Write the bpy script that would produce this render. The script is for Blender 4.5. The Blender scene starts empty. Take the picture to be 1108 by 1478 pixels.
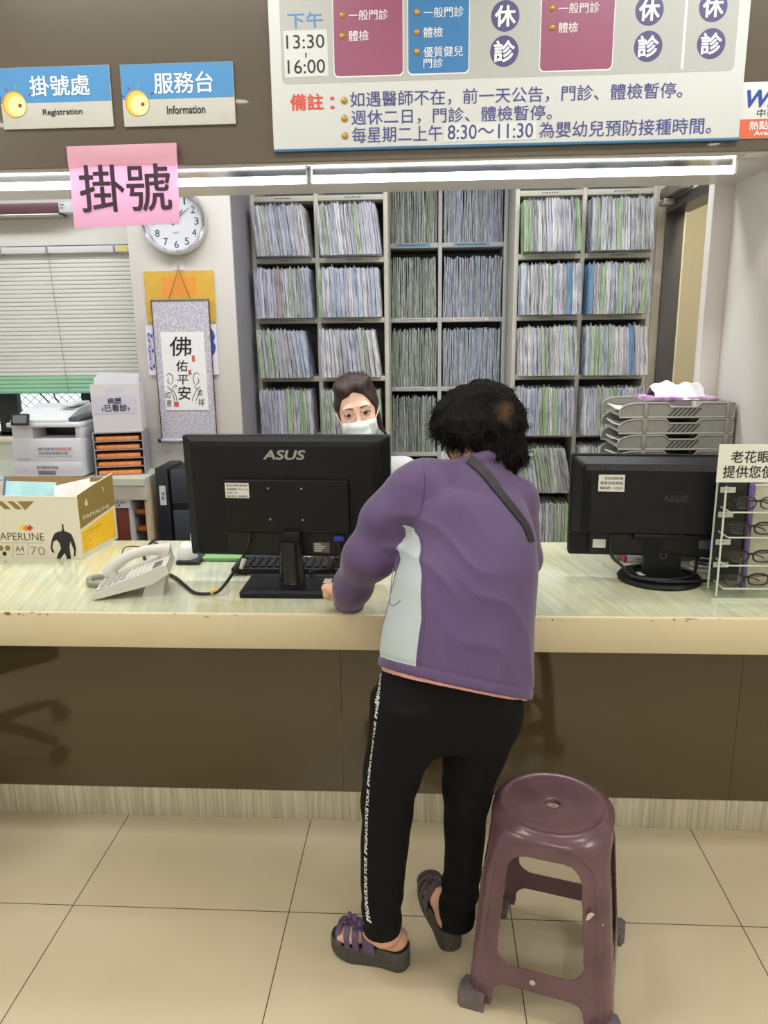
import bpy, bmesh, math, random
import numpy as np
from mathutils import Vector, Matrix
from mathutils.bvhtree import BVHTree

random.seed(7)
SC = bpy.context.scene
COL = SC.collection
pi = math.pi

# ------------------------------------------------------------------ camera
FPX, PITCH, YAW, ROLL = 1084.2, .2343, .0580, .0118
CAM = np.array([0.0, -1.9, 1.5271])
def cam_axes():
    cp, sp, cy, sy = math.cos(PITCH), math.sin(PITCH), math.cos(YAW), math.sin(YAW)
    f = np.array([-sy * cp, cy * cp, -sp]); r = np.array([cy, sy, 0.]); d = np.cross(f, r)
    cr, sr = math.cos(ROLL), math.sin(ROLL)
    return np.array([r * cr + d * sr, d * cr - r * sr, f])
RM = cam_axes()
cd = bpy.data.cameras.new('camera'); cam = bpy.data.objects.new('camera', cd); COL.objects.link(cam)
cd.sensor_fit = 'VERTICAL'; cd.sensor_height = 36; cd.lens = FPX / 1478 * 36; cd.clip_start = .05
m = Matrix.Identity(4)
for i in range(3):
    m[i][0] = RM[0][i]; m[i][1] = -RM[1][i]; m[i][2] = -RM[2][i]; m[i][3] = CAM[i]
cam.matrix_world = m
SC.camera = cam
def A(px, py, Y):
    """the point of the vertical plane at depth Y that shows at a pixel of the photograph (measuring aid)"""
    d = RM.T @ np.array([(px - 554) / FPX, (py - 739) / FPX, 1.])
    return Vector(CAM + d * ((Y - CAM[1]) / d[1]))
def AZ(px, py, Z):
    d = RM.T @ np.array([(px - 554) / FPX, (py - 739) / FPX, 1.])
    return Vector(CAM + d * ((Z - CAM[2]) / d[2]))

# ------------------------------------------------------------------ light
SC.view_settings.view_transform = 'Standard'; SC.view_settings.look = 'None'
SC.view_settings.gamma = 1; SC.view_settings.use_curve_mapping = False
SC.view_settings.exposure = 0.0
SC.cycles.use_denoising = True
SC.cycles.max_bounces = 8; SC.cycles.transparent_max_bounces = 16; SC.cycles.sample_clamp_indirect = 6
W = bpy.data.worlds.new('sky'); SC.world = W; W.use_nodes = True
W.node_tree.nodes['Background'].inputs[0].default_value = (.86, .93, 1, 1)
W.node_tree.nodes['Background'].inputs[1].default_value = 1.6
def area(name, loc, sx, sy, watts, col, rot=(0, 0, 0), shape='RECTANGLE', spread=pi):
    l = bpy.data.lights.new(name, 'AREA'); l.shape = shape; l.size = sx; l.size_y = sy; l.energy = watts; l.color = col; l.spread = spread
    o = bpy.data.objects.new(name, l); o.location = loc; o.rotation_euler = rot; COL.objects.link(o); return o
WARM = (1.0, .985, .95); COOL = (.95, .97, 1.0)
CEIL = 2.75
# ceiling luminaires of the waiting area
area('ceiling_lamp', (-.9, -.45, CEIL - .02), 1.2, .2, 15, WARM)
area('ceiling_lamp', (.9, -.45, CEIL - .02), 1.2, .2, 15, WARM)
area('ceiling_lamp', (-2.6, -1.7, CEIL - .02), .3, 1.2, 26, WARM)
area('ceiling_lamp', (2.5, -1.7, CEIL - .02), .3, 1.2, 26, WARM)
area('ceiling_lamp', (0, -3.85, CEIL - .02), 2.4, .3, 46, WARM)
# ceiling luminaires of the office behind the counter
area('ceiling_lamp', (-.65, 1.08, CEIL - .02), 1.2, .3, 18, COOL)
area('ceiling_lamp', (.55, 1.15, CEIL - .02), 1.2, .3, 22, COOL)
area('ceiling_lamp', (-2.0, 1.2, CEIL - .02), 1.2, .3, 14, COOL)
area('ceiling_lamp', (1.52, 1.5, CEIL - .02), .2, .8, 16, WARM)  # unseen lamp added to brighten the side room past the doorway

# ------------------------------------------------------------------ materials
def lin(c):
    out = []
    for v in c[:3]:
        v = v / 255.
        out.append(v / 12.92 if v <= .04045 else ((v + .055) / 1.055) ** 2.4)
    return (*out, 1.)
MATS = {}
def mat(name, col=(200, 200, 200), rough=.5, metal=0., coat=0., spec=.5, emit=None, estr=0., trans=0., alpha=1., sheen=0.):
    if name in MATS: return MATS[name]
    m = bpy.data.materials.new(name); m.use_nodes = True
    b = m.node_tree.nodes['Principled BSDF']; I = b.inputs
    I['Base Color'].default_value = lin(col); I['Roughness'].default_value = rough; I['Metallic'].default_value = metal
    I['Specular IOR Level'].default_value = spec; I['Coat Weight'].default_value = coat; I['Coat Roughness'].default_value = .08
    I['Transmission Weight'].default_value = trans; I['Alpha'].default_value = alpha
    if sheen: I['Sheen Weight'].default_value = sheen
    if emit: I['Emission Color'].default_value = lin(emit); I['Emission Strength'].default_value = estr
    MATS[name] = m; return m
def nodes(m): return m.node_tree.nodes, m.node_tree.links, m.node_tree.nodes['Principled BSDF']
def mottled(name, c1, c2, scale=(1, 1, 1), nscale=5., rough=.5, detail=4., lo=.35, hi=.65, bump=0., bscale=None, coord='Object', **k):
    """colour that varies between two tones by a stretched noise, with an optional bump"""
    if name in MATS: return MATS[name]
    m = mat(name, c1, rough, **k); N, L, B = nodes(m)
    tc = N.new('ShaderNodeTexCoord'); mp = N.new('ShaderNodeMapping'); mp.inputs['Scale'].default_value = scale
    L.new(tc.outputs[coord], mp.inputs['Vector'])
    nz = N.new('ShaderNodeTexNoise'); nz.inputs['Scale'].default_value = nscale; nz.inputs['Detail'].default_value = detail
    L.new(mp.outputs[0], nz.inputs['Vector'])
    cr = N.new('ShaderNodeValToRGB'); cr.color_ramp.elements[0].position = lo; cr.color_ramp.elements[1].position = hi
    cr.color_ramp.elements[0].color = lin(c1); cr.color_ramp.elements[1].color = lin(c2)
    L.new(nz.outputs['Fac'], cr.inputs[0]); L.new(cr.outputs[0], B.inputs['Base Color'])
    if bump:
        n2 = nz
        if bscale:
            n2 = N.new('ShaderNodeTexNoise'); n2.inputs['Scale'].default_value = bscale; n2.inputs['Detail'].default_value = 3
            L.new(mp.outputs[0], n2.inputs['Vector'])
        bp = N.new('ShaderNodeBump'); bp.inputs['Strength'].default_value = bump; bp.inputs['Distance'].default_value = .002
        L.new(n2.outputs['Fac'], bp.inputs['Height']); L.new(bp.outputs[0], B.inputs['Normal'])
    return m

# ------------------------------------------------------------------ mesh builder
class MB:
    def __init__(s): s.v = []; s.f = []; s.mi = []; s.sm = []
    def add(s, vs, fs, mi=0, smooth=False, M=None):
        o = len(s.v)
        for p in vs:
            p = Vector(p)
            s.v.append(M @ p if M else p)
        for f in fs: s.f.append([o + i for i in f]); s.mi.append(mi); s.sm.append(smooth)
        return s
    def bm(s, b, mi=0, smooth=False, M=None):
        b.verts.ensure_lookup_table(); b.verts.index_update()
        s.add([v.co.copy() for v in b.verts], [[v.index for v in f.verts] for f in b.faces], mi, smooth, M); b.free(); return s
    def box(s, lo, hi, bev=0., mi=0, M=None, seg=2, smooth=None):
        lo = Vector(lo); hi = Vector(hi); b = bmesh.new(); bmesh.ops.create_cube(b, size=1)
        for v in b.verts: v.co = Vector([lo[i] + (v.co[i] + .5) * (hi[i] - lo[i]) for i in range(3)])
        if bev > 0:
            bev = min(bev, .49 * min(abs(hi[i] - lo[i]) for i in range(3)))
            bmesh.ops.bevel(b, geom=list(b.edges), offset=bev, segments=seg, profile=.5, affect='EDGES')
        bmesh.ops.recalc_face_normals(b, faces=b.faces)
        return s.bm(b, mi, bool(bev) if smooth is None else smooth, M)
    def lathe(s, prof, n=32, mi=0, M=None, smooth=True, sx=1., sy=1.):
        """profile (r, z) turned about z; ends are closed"""
        vs = []; fs = []
        for r, z in prof:
            for k in range(n):
                a = 2 * pi * k / n; vs.append((r * math.cos(a) * sx, r * math.sin(a) * sy, z))
        for i in range(len(prof) - 1):
            for k in range(n):
                k2 = (k + 1) % n; fs.append((i * n + k, i * n + k2, (i + 1) * n + k2, (i + 1) * n + k))
        fs.append(list(range(n))[::-1]); fs.append([(len(prof) - 1) * n + k for k in range(n)])
        return s.add(vs, fs, mi, smooth, M)
    def cyl(s, a, b, r0, r1=None, n=20, mi=0, smooth=True):
        a = Vector(a); b = Vector(b); r1 = r0 if r1 is None else r1; d = b - a
        M = Matrix.Translation(a) @ d.to_track_quat('Z', 'Y').to_matrix().to_4x4()
        return s.lathe([(r0, 0), (r1, d.length)], n, mi, M, smooth)
    def tube(s, pts, r, n=8, mi=0, smooth=True, taper=None, res=1):
        pts = [Vector(p) for p in pts]
        if res > 1: pts = spline(pts, res)
        rad = r if callable(r) else (lambda t: r)
        vs = []; fs = []; up = None; m_ = len(pts)
        for i, p in enumerate(pts):
            t = (pts[min(i + 1, m_ - 1)] - pts[max(i - 1, 0)]).normalized()
            if up is None: up = t.orthogonal().normalized()
            up = (up - t * up.dot(t)); up = up.normalized() if up.length > 1e-6 else t.orthogonal().normalized()
            w = t.cross(up); rr = rad(i / (m_ - 1))
            for k in range(n):
                a = 2 * pi * k / n; vs.append(p + up * (rr * math.cos(a)) + w * (rr * math.sin(a)))
        for i in range(m_ - 1):
            for k in range(n):
                k2 = (k + 1) % n; fs.append((i * n + k, i * n + k2, (i + 1) * n + k2, (i + 1) * n + k))
        fs.append(list(range(n))[::-1]); fs.append([(m_ - 1) * n + k for k in range(n)])
        return s.add(vs, fs, mi, smooth)
    def prism(s, poly, d0, d1, M=None, mi=0, smooth=False):
        """polygon in local x,y extruded in local z from d0 to d1"""
        n = len(poly); ar = sum(poly[i][0] * poly[(i + 1) % n][1] - poly[(i + 1) % n][0] * poly[i][1] for i in range(n))
        if ar < 0: poly = poly[::-1]
        vs = [(x, y, d0) for x, y in poly] + [(x, y, d1) for x, y in poly]
        fs = [list(range(n))[::-1], [n + i for i in range(n)]] + [(i, (i + 1) % n, n + (i + 1) % n, n + i) for i in range(n)]
        return s.add(vs, fs, mi, smooth, M)
    def sheet(s, fn, nu, nv, mi=0, smooth=True, thick=0.):
        """surface fn(u, v) with thickness along its normal"""
        g = [[Vector(fn(i / nu, j / nv)) for j in range(nv + 1)] for i in range(nu + 1)]
        def nrm(i, j):
            a = g[min(i + 1, nu)][j] - g[max(i - 1, 0)][j]; b = g[i][min(j + 1, nv)] - g[i][max(j - 1, 0)]
            return a.cross(b).normalized()
        vs = [g[i][j] for i in range(nu + 1) for j in range(nv + 1)]
        w = nv + 1; q = lambda i, j: i * w + j
        fs = [(q(i, j), q(i + 1, j), q(i + 1, j + 1), q(i, j + 1)) for i in range(nu) for j in range(nv)]
        if thick:
            o = len(vs); vs += [g[i][j] - nrm(i, j) * thick for i in range(nu + 1) for j in range(nv + 1)]
            fs += [tuple(o + k for k in f[::-1]) for f in fs]
            rim = [q(i, 0) for i in range(nu)] + [q(nu, j) for j in range(nv)] + [q(i, nv) for i in range(nu, 0, -1)] + [q(0, j) for j in range(nv, 0, -1)]
            for k in range(len(rim)):
                a, b = rim[k], rim[(k + 1) % len(rim)]; fs.append((b, a, o + a, o + b))
        return s.add(vs, fs, mi, smooth)
    def build(s, name, mats, parent=None, **props):
        me = bpy.data.meshes.new(name)
        if not isinstance(mats, (list, tuple)): mats = [mats]
        vs = s.v
        if parent is not None:
            inv = wmat(parent).inverted(); vs = [inv @ v for v in s.v]
        if parent is None and s.v:      # give a single-mesh thing its own base as origin
            xs = [v.x for v in s.v]; ys = [v.y for v in s.v]; zs = [v.z for v in s.v]
            org = Vector(((min(xs) + max(xs)) / 2, (min(ys) + max(ys)) / 2, min(zs))); vs = [v - org for v in s.v]
        me.from_pydata([tuple(v) for v in vs], [], s.f)
        for mm in mats: me.materials.append(mm)
        me.polygons.foreach_set('material_index', s.mi); me.polygons.foreach_set('use_smooth', s.sm)
        me.update()
        o = bpy.data.objects.new(name, me); COL.objects.link(o)
        if parent is None: o.location = org
        else: o.parent = parent
        for k, v in props.items(): o[k] = v
        if any(s.sm):
            try: me.set_sharp_from_angle(angle=math.radians(42))
            except Exception: pass
        return o
def wmat(o):
    m = o.matrix_basis.copy()
    while o.parent is not None: o = o.parent; m = o.matrix_basis @ m
    return m
def spline(P, res):
    P = [Vector(p) for p in P]; out = []
    for i in range(len(P) - 1):
        p0 = P[max(i - 1, 0)]; p1 = P[i]; p2 = P[i + 1]; p3 = P[min(i + 2, len(P) - 1)]
        for k in range(res):
            t = k / res
            out.append(.5 * (2 * p1 + (p2 - p0) * t + (2 * p0 - 5 * p1 + 4 * p2 - p3) * t * t + (3 * p1 - p0 - 3 * p2 + p3) * t ** 3))
    return out + [P[-1]]
def thing(name, label, cat, loc=(0, 0, 0), rz=0., group=None):
    o = bpy.data.objects.new(name, None); COL.objects.link(o); o.location = loc; o.rotation_euler = (0, 0, rz)
    o.empty_display_size = .05
    o.matrix_basis = Matrix.Translation(Vector(loc)) @ Matrix.Rotation(rz, 4, 'Z')
    o['label'] = label; o['category'] = cat
    if group: o['group'] = group
    return o
def tag(o, label, cat, group=None):
    o['label'] = label; o['category'] = cat
    if group: o['group'] = group
    return o
def struct(o): o['kind'] = 'structure'; return o
def rrect(x0, y0, x1, y1, r, n=5, corners=(1, 1, 1, 1)):
    out = []
    for (cx, cy, a0, on) in ((x1 - r, y0 + r, -pi / 2, corners[0]), (x1 - r, y1 - r, 0, corners[1]), (x0 + r, y1 - r, pi / 2, corners[2]), (x0 + r, y0 + r, pi, corners[3])):
        if on:
            for k in range(n + 1): a = a0 + pi / 2 * k / n; out.append((cx + r * math.cos(a), cy + r * math.sin(a)))
        else: out.append((cx + r * (math.cos(a0) + math.cos(a0 + pi / 2)), cy + r * (math.sin(a0) + math.sin(a0 + pi / 2))))
    return out
FRONT = lambda Y: Matrix(((1, 0, 0, 0), (0, 0, -1, Y), (0, 1, 0, 0), (0, 0, 0, 1)))     # local x,y -> world x,z at depth Y, facing the waiting area

_dg = None
def glyphs(body, bold=0., shear=0., res=3, space=1.):
    c = bpy.data.curves.new('t', 'FONT'); c.body = body; c.resolution_u = res; c.offset = bold; c.shear = shear; c.space_character = space
    c.align_x = 'CENTER'
    o = bpy.data.objects.new('t', c); COL.objects.link(o)
    me = bpy.data.meshes.new_from_object(o.evaluated_get(bpy.context.evaluated_depsgraph_get()))
    vs = [v.co.copy() for v in me.vertices]; fs = [list(p.vertices) for p in me.polygons]
    bpy.data.objects.remove(o); bpy.data.curves.remove(c); bpy.data.meshes.remove(me)
    return vs, fs
def text_fit(mb, body, x0, x1, y0, y1, M, mi=0, bold=0., shear=0., thick=.0004, keep=False):
    """lettering fitted into a rectangle of the local x,y plane"""
    vs, fs = glyphs(body, 0., shear)
    if not vs: return mb
    ax = min(v.x for v in vs); bx = max(v.x for v in vs); ay = min(v.y for v in vs); by = max(v.y for v in vs)
    sx = (x1 - x0) / max(bx - ax, 1e-6); sy = (y1 - y0) / max(by - ay, 1e-6)
    if keep: sx = sy = min(sx, sy)
    cx, cy = (x0 + x1) / 2, (y0 + y1) / 2
    P = [((v.x - (ax + bx) / 2) * sx + cx, (v.y - (ay + by) / 2) * sy + cy, thick) for v in vs]
    mb.add(P, fs, mi, False, M)
    for k in range(6 if bold else 0):          # heavier strokes: the outline again, shifted a little
        u = 2 * pi * k / 6; ox, oy = bold * sx * math.cos(u), bold * sy * math.sin(u)
        mb.add([(p[0] + ox, p[1] + oy, p[2] + 2e-6 * (k + 1)) for p in P], fs, mi, False, M)
    return mb
def px_text(mb, body, rect, Y, mi=0, bold=0., shear=0., thick=.0006):
    """lettering on a sign whose face lies at depth Y, sized from the photograph"""
    x0, y0, x1, y1 = rect; xm, ym = (x0 + x1) / 2, (y0 + y1) / 2
    a = A(x0, ym, Y).x; b = A(x1, ym, Y).x; c = A(xm, y1, Y).z; d = A(xm, y0, Y).z
    return text_fit(mb, body, a, b, c, d, FRONT(Y), mi, bold, shear, thick)

# ------------------------------------------------------------------ soft solids (distance fields meshed to one surface)
import openvdb as vdb
def smin(a, b, k):
    h = np.clip(.5 + .5 * (b - a) / k, 0, 1); return b + (a - b) * h - k * h * (1 - h)
class Field:
    def __init__(s, lo, hi, h):
        s.lo = np.array(lo, float); s.h = h; s.n = np.maximum(4, np.ceil((np.array(hi) - s.lo) / h).astype(int) + 1)
        s.ax = [(s.lo[i] + h * np.arange(s.n[i])).astype(np.float32) for i in range(3)]
        s.D = np.full(s.n, 1., np.float32)
    def _sub(s, lo, hi, pad):
        sl = []
        for i in range(3):
            a = int(max(0, np.floor((lo[i] - pad - s.lo[i]) / s.h))); b = int(min(s.n[i], np.ceil((hi[i] + pad - s.lo[i]) / s.h) + 1))
            if b <= a: return None, None
            sl.append(slice(a, b))
        X = s.ax[0][sl[0]][:, None, None]; Y = s.ax[1][sl[1]][None, :, None]; Z = s.ax[2][sl[2]][None, None, :]
        return tuple(sl), (X, Y, Z)
    def put(s, fn, lo, hi, k=.01, cut=False, pad=.06):
        sl, P = s._sub(lo, hi, pad)
        if sl is None: return s
        d = fn(*P)
        s.D[sl] = -smin(-s.D[sl], d, k) if cut else smin(s.D[sl], d, k)
        return s
    def cap(s, a, b, ra, rb, k=.01, flat=None, cut=False):
        a = np.array(a, float); b = np.array(b, float); ba = b - a; L2 = max(ba @ ba, 1e-9)
        ax = None
        if flat is not None: ax = np.array(flat[0], float); ax /= np.linalg.norm(ax)
        def fn(X, Y, Z):
            x, y, z = X - a[0], Y - a[1], Z - a[2]
            h = np.clip((x * ba[0] + y * ba[1] + z * ba[2]) / L2, 0, 1)
            x, y, z = x - h * ba[0], y - h * ba[1], z - h * ba[2]
            if ax is not None:
                q = (x * ax[0] + y * ax[1] + z * ax[2]) * (1 / flat[1] - 1)
                x, y, z = x + q * ax[0], y + q * ax[1], z + q * ax[2]
            return np.sqrt(x * x + y * y + z * z) - (ra + (rb - ra) * h)
        R = max(ra, rb)
        return s.put(fn, np.minimum(a, b) - R, np.maximum(a, b) + R, k, cut)
    def chain(s, pts, rs, k=.01, flat=None):
        for i in range(len(pts) - 1): s.cap(pts[i], pts[i + 1], rs[i], rs[i + 1], k, flat)
        return s
    def ell(s, c, r, k=.01, R=None, cut=False):
        c = np.array(c, float); r = np.array(r, float); R_ = np.eye(3) if R is None else np.array(R)    # rows of R: the ellipsoid's own axes
        def fn(X, Y, Z):
            x, y, z = X - c[0], Y - c[1], Z - c[2]
            u = [(R_[i][0] * x + R_[i][1] * y + R_[i][2] * z) for i in range(3)]
            k0 = np.sqrt(sum((u[i] / r[i]) ** 2 for i in range(3))); k1 = np.sqrt(sum((u[i] / r[i] ** 2) ** 2 for i in range(3))) + 1e-6
            return k0 * (k0 - 1) / k1
        m_ = max(r); return s.put(fn, c - m_, c + m_, k, cut)
    def loft(s, zs, cx, cy, a, b, yaw=0., k=.01, n=2.3, cut=False, warp=None):
        zs = np.array(zs, float)
        def it(v, Z):
            v = np.array(v, float)
            return smooth_interp(Z, zs, v)
        c_, s_ = math.cos(yaw), math.sin(yaw)
        def fn(X, Y, Z):
            aa, bb = it(a, Z), it(b, Z); x = X - it(cx, Z); y = Y - it(cy, Z)
            u = (x * c_ + y * s_) / aa; v = (-x * s_ + y * c_) / bb
            d = ((np.abs(u) ** n + np.abs(v) ** n) ** (1 / n) - 1) * np.minimum(aa, bb)
            d = np.maximum(d, np.maximum(zs[0] - Z, Z - zs[-1]))
            if warp is not None: d = d + warp(X, Y, Z)
            return d
        mx = max(max(a), max(b))
        return s.put(fn, (min(cx) - mx, min(cy) - mx, zs[0]), (max(cx) + mx, max(cy) + mx, zs[-1]), k, cut)
    def warp(s, fn):
        s.D = s.D + fn(s.ax[0][:, None, None], s.ax[1][None, :, None], s.ax[2][None, None, :]).astype(np.float32); return s
    def limit(s, fn):
        s.D = np.maximum(s.D, fn(s.ax[0][:, None, None], s.ax[1][None, :, None], s.ax[2][None, None, :]).astype(np.float32)); return s
    def surf(s):
        D = s.D.copy()
        D[0] = D[-1] = 1; D[:, 0] = D[:, -1] = 1; D[:, :, 0] = D[:, :, -1] = 1
        g = vdb.FloatGrid(1.0); g.copyFromArray(np.ascontiguousarray(D)); p, q = g.convertToQuads(0.0)
        return s.lo + p * s.h, q
    def mb(s, mi=0):
        p, q = s.surf(); b = MB(); b.v = [Vector(v) for v in p.tolist()]; b.f = q.tolist(); b.mi = [mi] * len(b.f); b.sm = [True] * len(b.f)
        return b
def smooth_interp(Z, zs, v):
    """monotone-ish cubic through the stations"""
    m_ = np.gradient(v, zs)
    i = np.clip(np.searchsorted(zs, Z, side='right') - 1, 0, len(zs) - 2)
    h = zs[i + 1] - zs[i]; t = np.clip((Z - zs[i]) / h, 0, 1)
    return (v[i] * (2 * t ** 3 - 3 * t ** 2 + 1) + m_[i] * h * (t ** 3 - 2 * t ** 2 + t) + v[i + 1] * (-2 * t ** 3 + 3 * t ** 2) + m_[i + 1] * h * (t ** 3 - t ** 2)).astype(np.float32)
def paint(mb, fn):
    """material index of each face from its centre"""
    for i, f in enumerate(mb.f):
        c = sum((mb.v[k] for k in f), Vector()) / len(f); mb.mi[i] = fn(c)
    return mb
# ------------------------------------------------------------------ the setting
def tile_mat():
    m = mat('floor_tile', (196, 182, 150), .22, spec=.5); N, L, B = nodes(m)
    tc = N.new('ShaderNodeTexCoord'); sx = N.new('ShaderNodeSeparateXYZ'); geo = N.new('ShaderNodeNewGeometry'); L.new(geo.outputs['Position'], sx.inputs[0])
    def grid(out, off):
        a = N.new('ShaderNodeMath'); a.operation = 'SUBTRACT'; L.new(out, a.inputs[0]); a.inputs[1].default_value = off
        b = N.new('ShaderNodeMath'); b.operation = 'DIVIDE'; L.new(a.outputs[0], b.inputs[0]); b.inputs[1].default_value = .6
        c = N.new('ShaderNodeMath'); c.operation = 'PINGPONG'; L.new(b.outputs[0], c.inputs[0]); c.inputs[1].default_value = .5
        d = N.new('ShaderNodeMath'); d.operation = 'LESS_THAN'; L.new(c.outputs[0], d.inputs[0]); d.inputs[1].default_value = .0024
        return d.outputs[0]
    g = N.new('ShaderNodeMath'); g.operation = 'MAXIMUM'; L.new(grid(sx.outputs[0], -.971), g.inputs[0]); L.new(grid(sx.outputs[1], -.186), g.inputs[1])
    nz = N.new('ShaderNodeTexNoise'); nz.inputs['Scale'].default_value = 2.2; nz.inputs['Detail'].default_value = 8; L.new(geo.outputs['Position'], nz.inputs['Vector'])
    cr = N.new('ShaderNodeValToRGB'); cr.color_ramp.elements[0].color = lin((200, 187, 156)); cr.color_ramp.elements[1].color = lin((211, 199, 170))
    cr.color_ramp.elements[0].position = .3; cr.color_ramp.elements[1].position = .7
    L.new(nz.outputs['Fac'], cr.inputs[0])
    mx = N.new('ShaderNodeMixRGB'); L.new(g.outputs[0], mx.inputs[0]); L.new(cr.outputs[0], mx.inputs[1]); mx.inputs[2].default_value = lin((96, 84, 62))
    L.new(mx.outputs[0], B.inputs['Base Color'])
    return m
M_FLOOR = tile_mat()
M_WALL = mottled('wall_paint', (222, 219, 211), (228, 225, 218), nscale=3, rough=.6)
M_WALL2 = mottled('pillar_paint', (200, 196, 190), (206, 202, 196), nscale=3, rough=.6)
M_CREAM = mat('cream_paint', (222, 214, 188), .6)
M_CEIL = mat('ceiling_paint', (225, 222, 214), .8)
M_BROWN = mottled('brown_lacquer', (92, 84, 73), (95, 87, 76), nscale=2, rough=.3, spec=.3, coat=.45); MATS['brown_lacquer'].node_tree.nodes['Principled BSDF'].inputs['Coat Roughness'].default_value = .02
M_SOFFIT = mat('white_gloss_panel', (205, 202, 198), .35)
M_DARKFRAME = mat('dark_door_frame', (66, 64, 64), .35)
M_BLACK = mat('black_plastic', (24, 24, 25), .38)
M_WHITE = mat('white_plastic', (225, 226, 228), .35)
M_STEEL = mat('brushed_steel', (190, 190, 190), .3, metal=.9)

def sbox(name, lo, hi, m, bev=0.): return struct(MB().box(lo, hi, bev).build(name, m))
sbox('floor', (-3.4, -4.2, -.1), (3.2, 3.2, 0), M_FLOOR)
sbox('ceiling', (-3.4, -4.2, CEIL), (3.2, 3.2, CEIL + .1), M_CEIL)
sbox('wall_rear', (-3.4, -4.3, 0), (3.2, -4.2, CEIL), M_WALL)
sbox('wall_left', (-3.5, -4.2, 0), (-3.4, 3.2, CEIL), M_WALL)
sbox('wall_right', (3.2, -4.2, 0), (3.3, 3.2, CEIL), M_WALL)
sbox('wall_back', (-1.42, 3.0, 0), (3.2, 3.1, CEIL), M_CREAM)
# bulkhead over the service opening and the jambs beside it
SOF = 1.974
sbox('wall_bulkhead', (-3.4, .25, SOF), (3.2, .69, CEIL), M_BROWN)
sbox('wall_front_right', (.966, .25, 0), (3.2, .69, SOF), M_WALL2)
sbox('wall_front_left', (-3.4, .25, 0), (-2.55, .69, SOF), M_WALL)
sbox('trim_1', (-2.55, .262, SOF - .006), (.966, .69, SOF), M_SOFFIT)
sbox('trim_2', (.903, .69, 0), (.966, .74, SOF + .25), M_WALL2, .003)
# window wall and pillar of the office
WX = -1.42
sbox('wall_pillar', (WX, 1.8, 0), (-.918, 3.0, CEIL), M_WALL2, .004)
W0, W1, WZ0, WZ1 = -2.9, -1.5, 1.003, 1.98
wb = MB()
for lo, hi in (((-3.4, 2.05, 0), (W0, 2.2, CEIL)), ((W1, 2.05, 0), (WX, 2.2, CEIL)), ((W0, 2.05, 0), (W1, 2.2, WZ0)), ((W0, 2.05, WZ1), (W1, 2.2, CEIL))): wb.box(lo, hi)
struct(wb.build('wall_window_side', M_WALL))
sbox('pillar_shade_sheet', (-.9185, 1.806, 0), (-.9145, 2.19, CEIL), mat('pillar_shade_grey', (140, 139, 148), .5))  # grey sheet added over the pillar's side; its shade is put into the colour
# window: dark frame with two posts, pane
w1 = MB()
for x0, x1 in ((W0, W0 + .05), (-2.33, -2.222), (-1.862, -1.79), (W1 - .05, W1)): w1.box((x0, 2.09, WZ0), (x1, 2.14, WZ1), .003)
w1.box((W0, 2.09, WZ1 - .04), (W1, 2.14, WZ1), .003).box((W0, 2.09, WZ0), (W1, 2.14, WZ0 + .02), .003)
wo = struct(w1.build('window_1', mat('window_frame_dark', (40, 40, 44), .4)))
def glass_mat(name, tint=(250, 252, 252), gl=.08, rough=.02):
    if name in MATS: return MATS[name]
    m = bpy.data.materials.new(name); m.use_nodes = True; N, L = m.node_tree.nodes, m.node_tree.links; N.clear()
    o = N.new('ShaderNodeOutputMaterial'); t = N.new('ShaderNodeBsdfTransparent'); g = N.new('ShaderNodeBsdfGlossy'); x = N.new('ShaderNodeMixShader'); f = N.new('ShaderNodeFresnel')
    t.inputs[0].default_value = lin(tint); g.inputs['Roughness'].default_value = rough; f.inputs[0].default_value = 1.3 + gl
    gb = N.new('ShaderNodeNewGeometry'); iv = N.new('ShaderNodeMath'); iv.operation = 'SUBTRACT'; iv.inputs[0].default_value = 1; L.new(gb.outputs['Backfacing'], iv.inputs[1])
    ml = N.new('ShaderNodeMath'); ml.operation = 'MULTIPLY'; L.new(f.outputs[0], ml.inputs[0]); L.new(iv.outputs[0], ml.inputs[1])
    L.new(ml.outputs[0], x.inputs[0]); L.new(t.outputs[0], x.inputs[1]); L.new(g.outputs[0], x.inputs[2]); L.new(x.outputs[0], o.inputs[0])
    MATS[name] = m; return m
MB().box((W0 + .05, 2.11, WZ0 + .02), (W1 - .05, 2.116, WZ1 - .04)).build('pane', glass_mat('window_glass'), wo)
sl = MB().box((W0 - .03, 2.0, WZ0 - .025), (W1 + .03, 2.09, WZ0), .004).build('window_sill', M_CREAM, wo)
# outside the window: safety net, bare branches
nt = MB()
for k in range(-22, 40):
    x = -3.0 + k * .055
    for y, s_ in ((2.42, 1), (2.43, -1)):
        a, b_ = (x, .9), (x + .8, 1.6)
        if s_ < 0: a, b_ = (x + .8, .9), (x, 1.6)
        lim = -1.47
        if min(a[0], b_[0]) >= lim: continue
        if a[0] > lim: f = (lim - b_[0]) / (a[0] - b_[0]); a = (lim, b_[1] + (a[1] - b_[1]) * f)
        if b_[0] > lim: f = (lim - a[0]) / (b_[0] - a[0]); b_ = (lim, a[1] + (b_[1] - a[1]) * f)
        nt.tube([(a[0], y, a[1]), (b_[0], y, b_[1])], .0022, 4)
o = nt.build('safety_net', mat('grey_wire', (150, 155, 150), .5)); tag(o, 'grey diamond wire net stretched outside the office window', 'net')
br = MB(); rr = random.Random(3)
for k in range(9):
    x = -2.25 + k * .07; z = .95; pts = [(x, 2.62, z)]
    for j in range(6): x += rr.uniform(-.09, .09); z += rr.uniform(.04, .11); pts.append((x, 2.62 + rr.uniform(-.04, .04), z))
    br.tube(pts, lambda t: .006 * (1 - .7 * t) + .001, 5, res=4)
o = br.build('bare_branches', mat('bark', (92, 84, 74), .8)); o['kind'] = 'stuff'; o['label'] = 'tangle of thin bare branches outside the office window'
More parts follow.
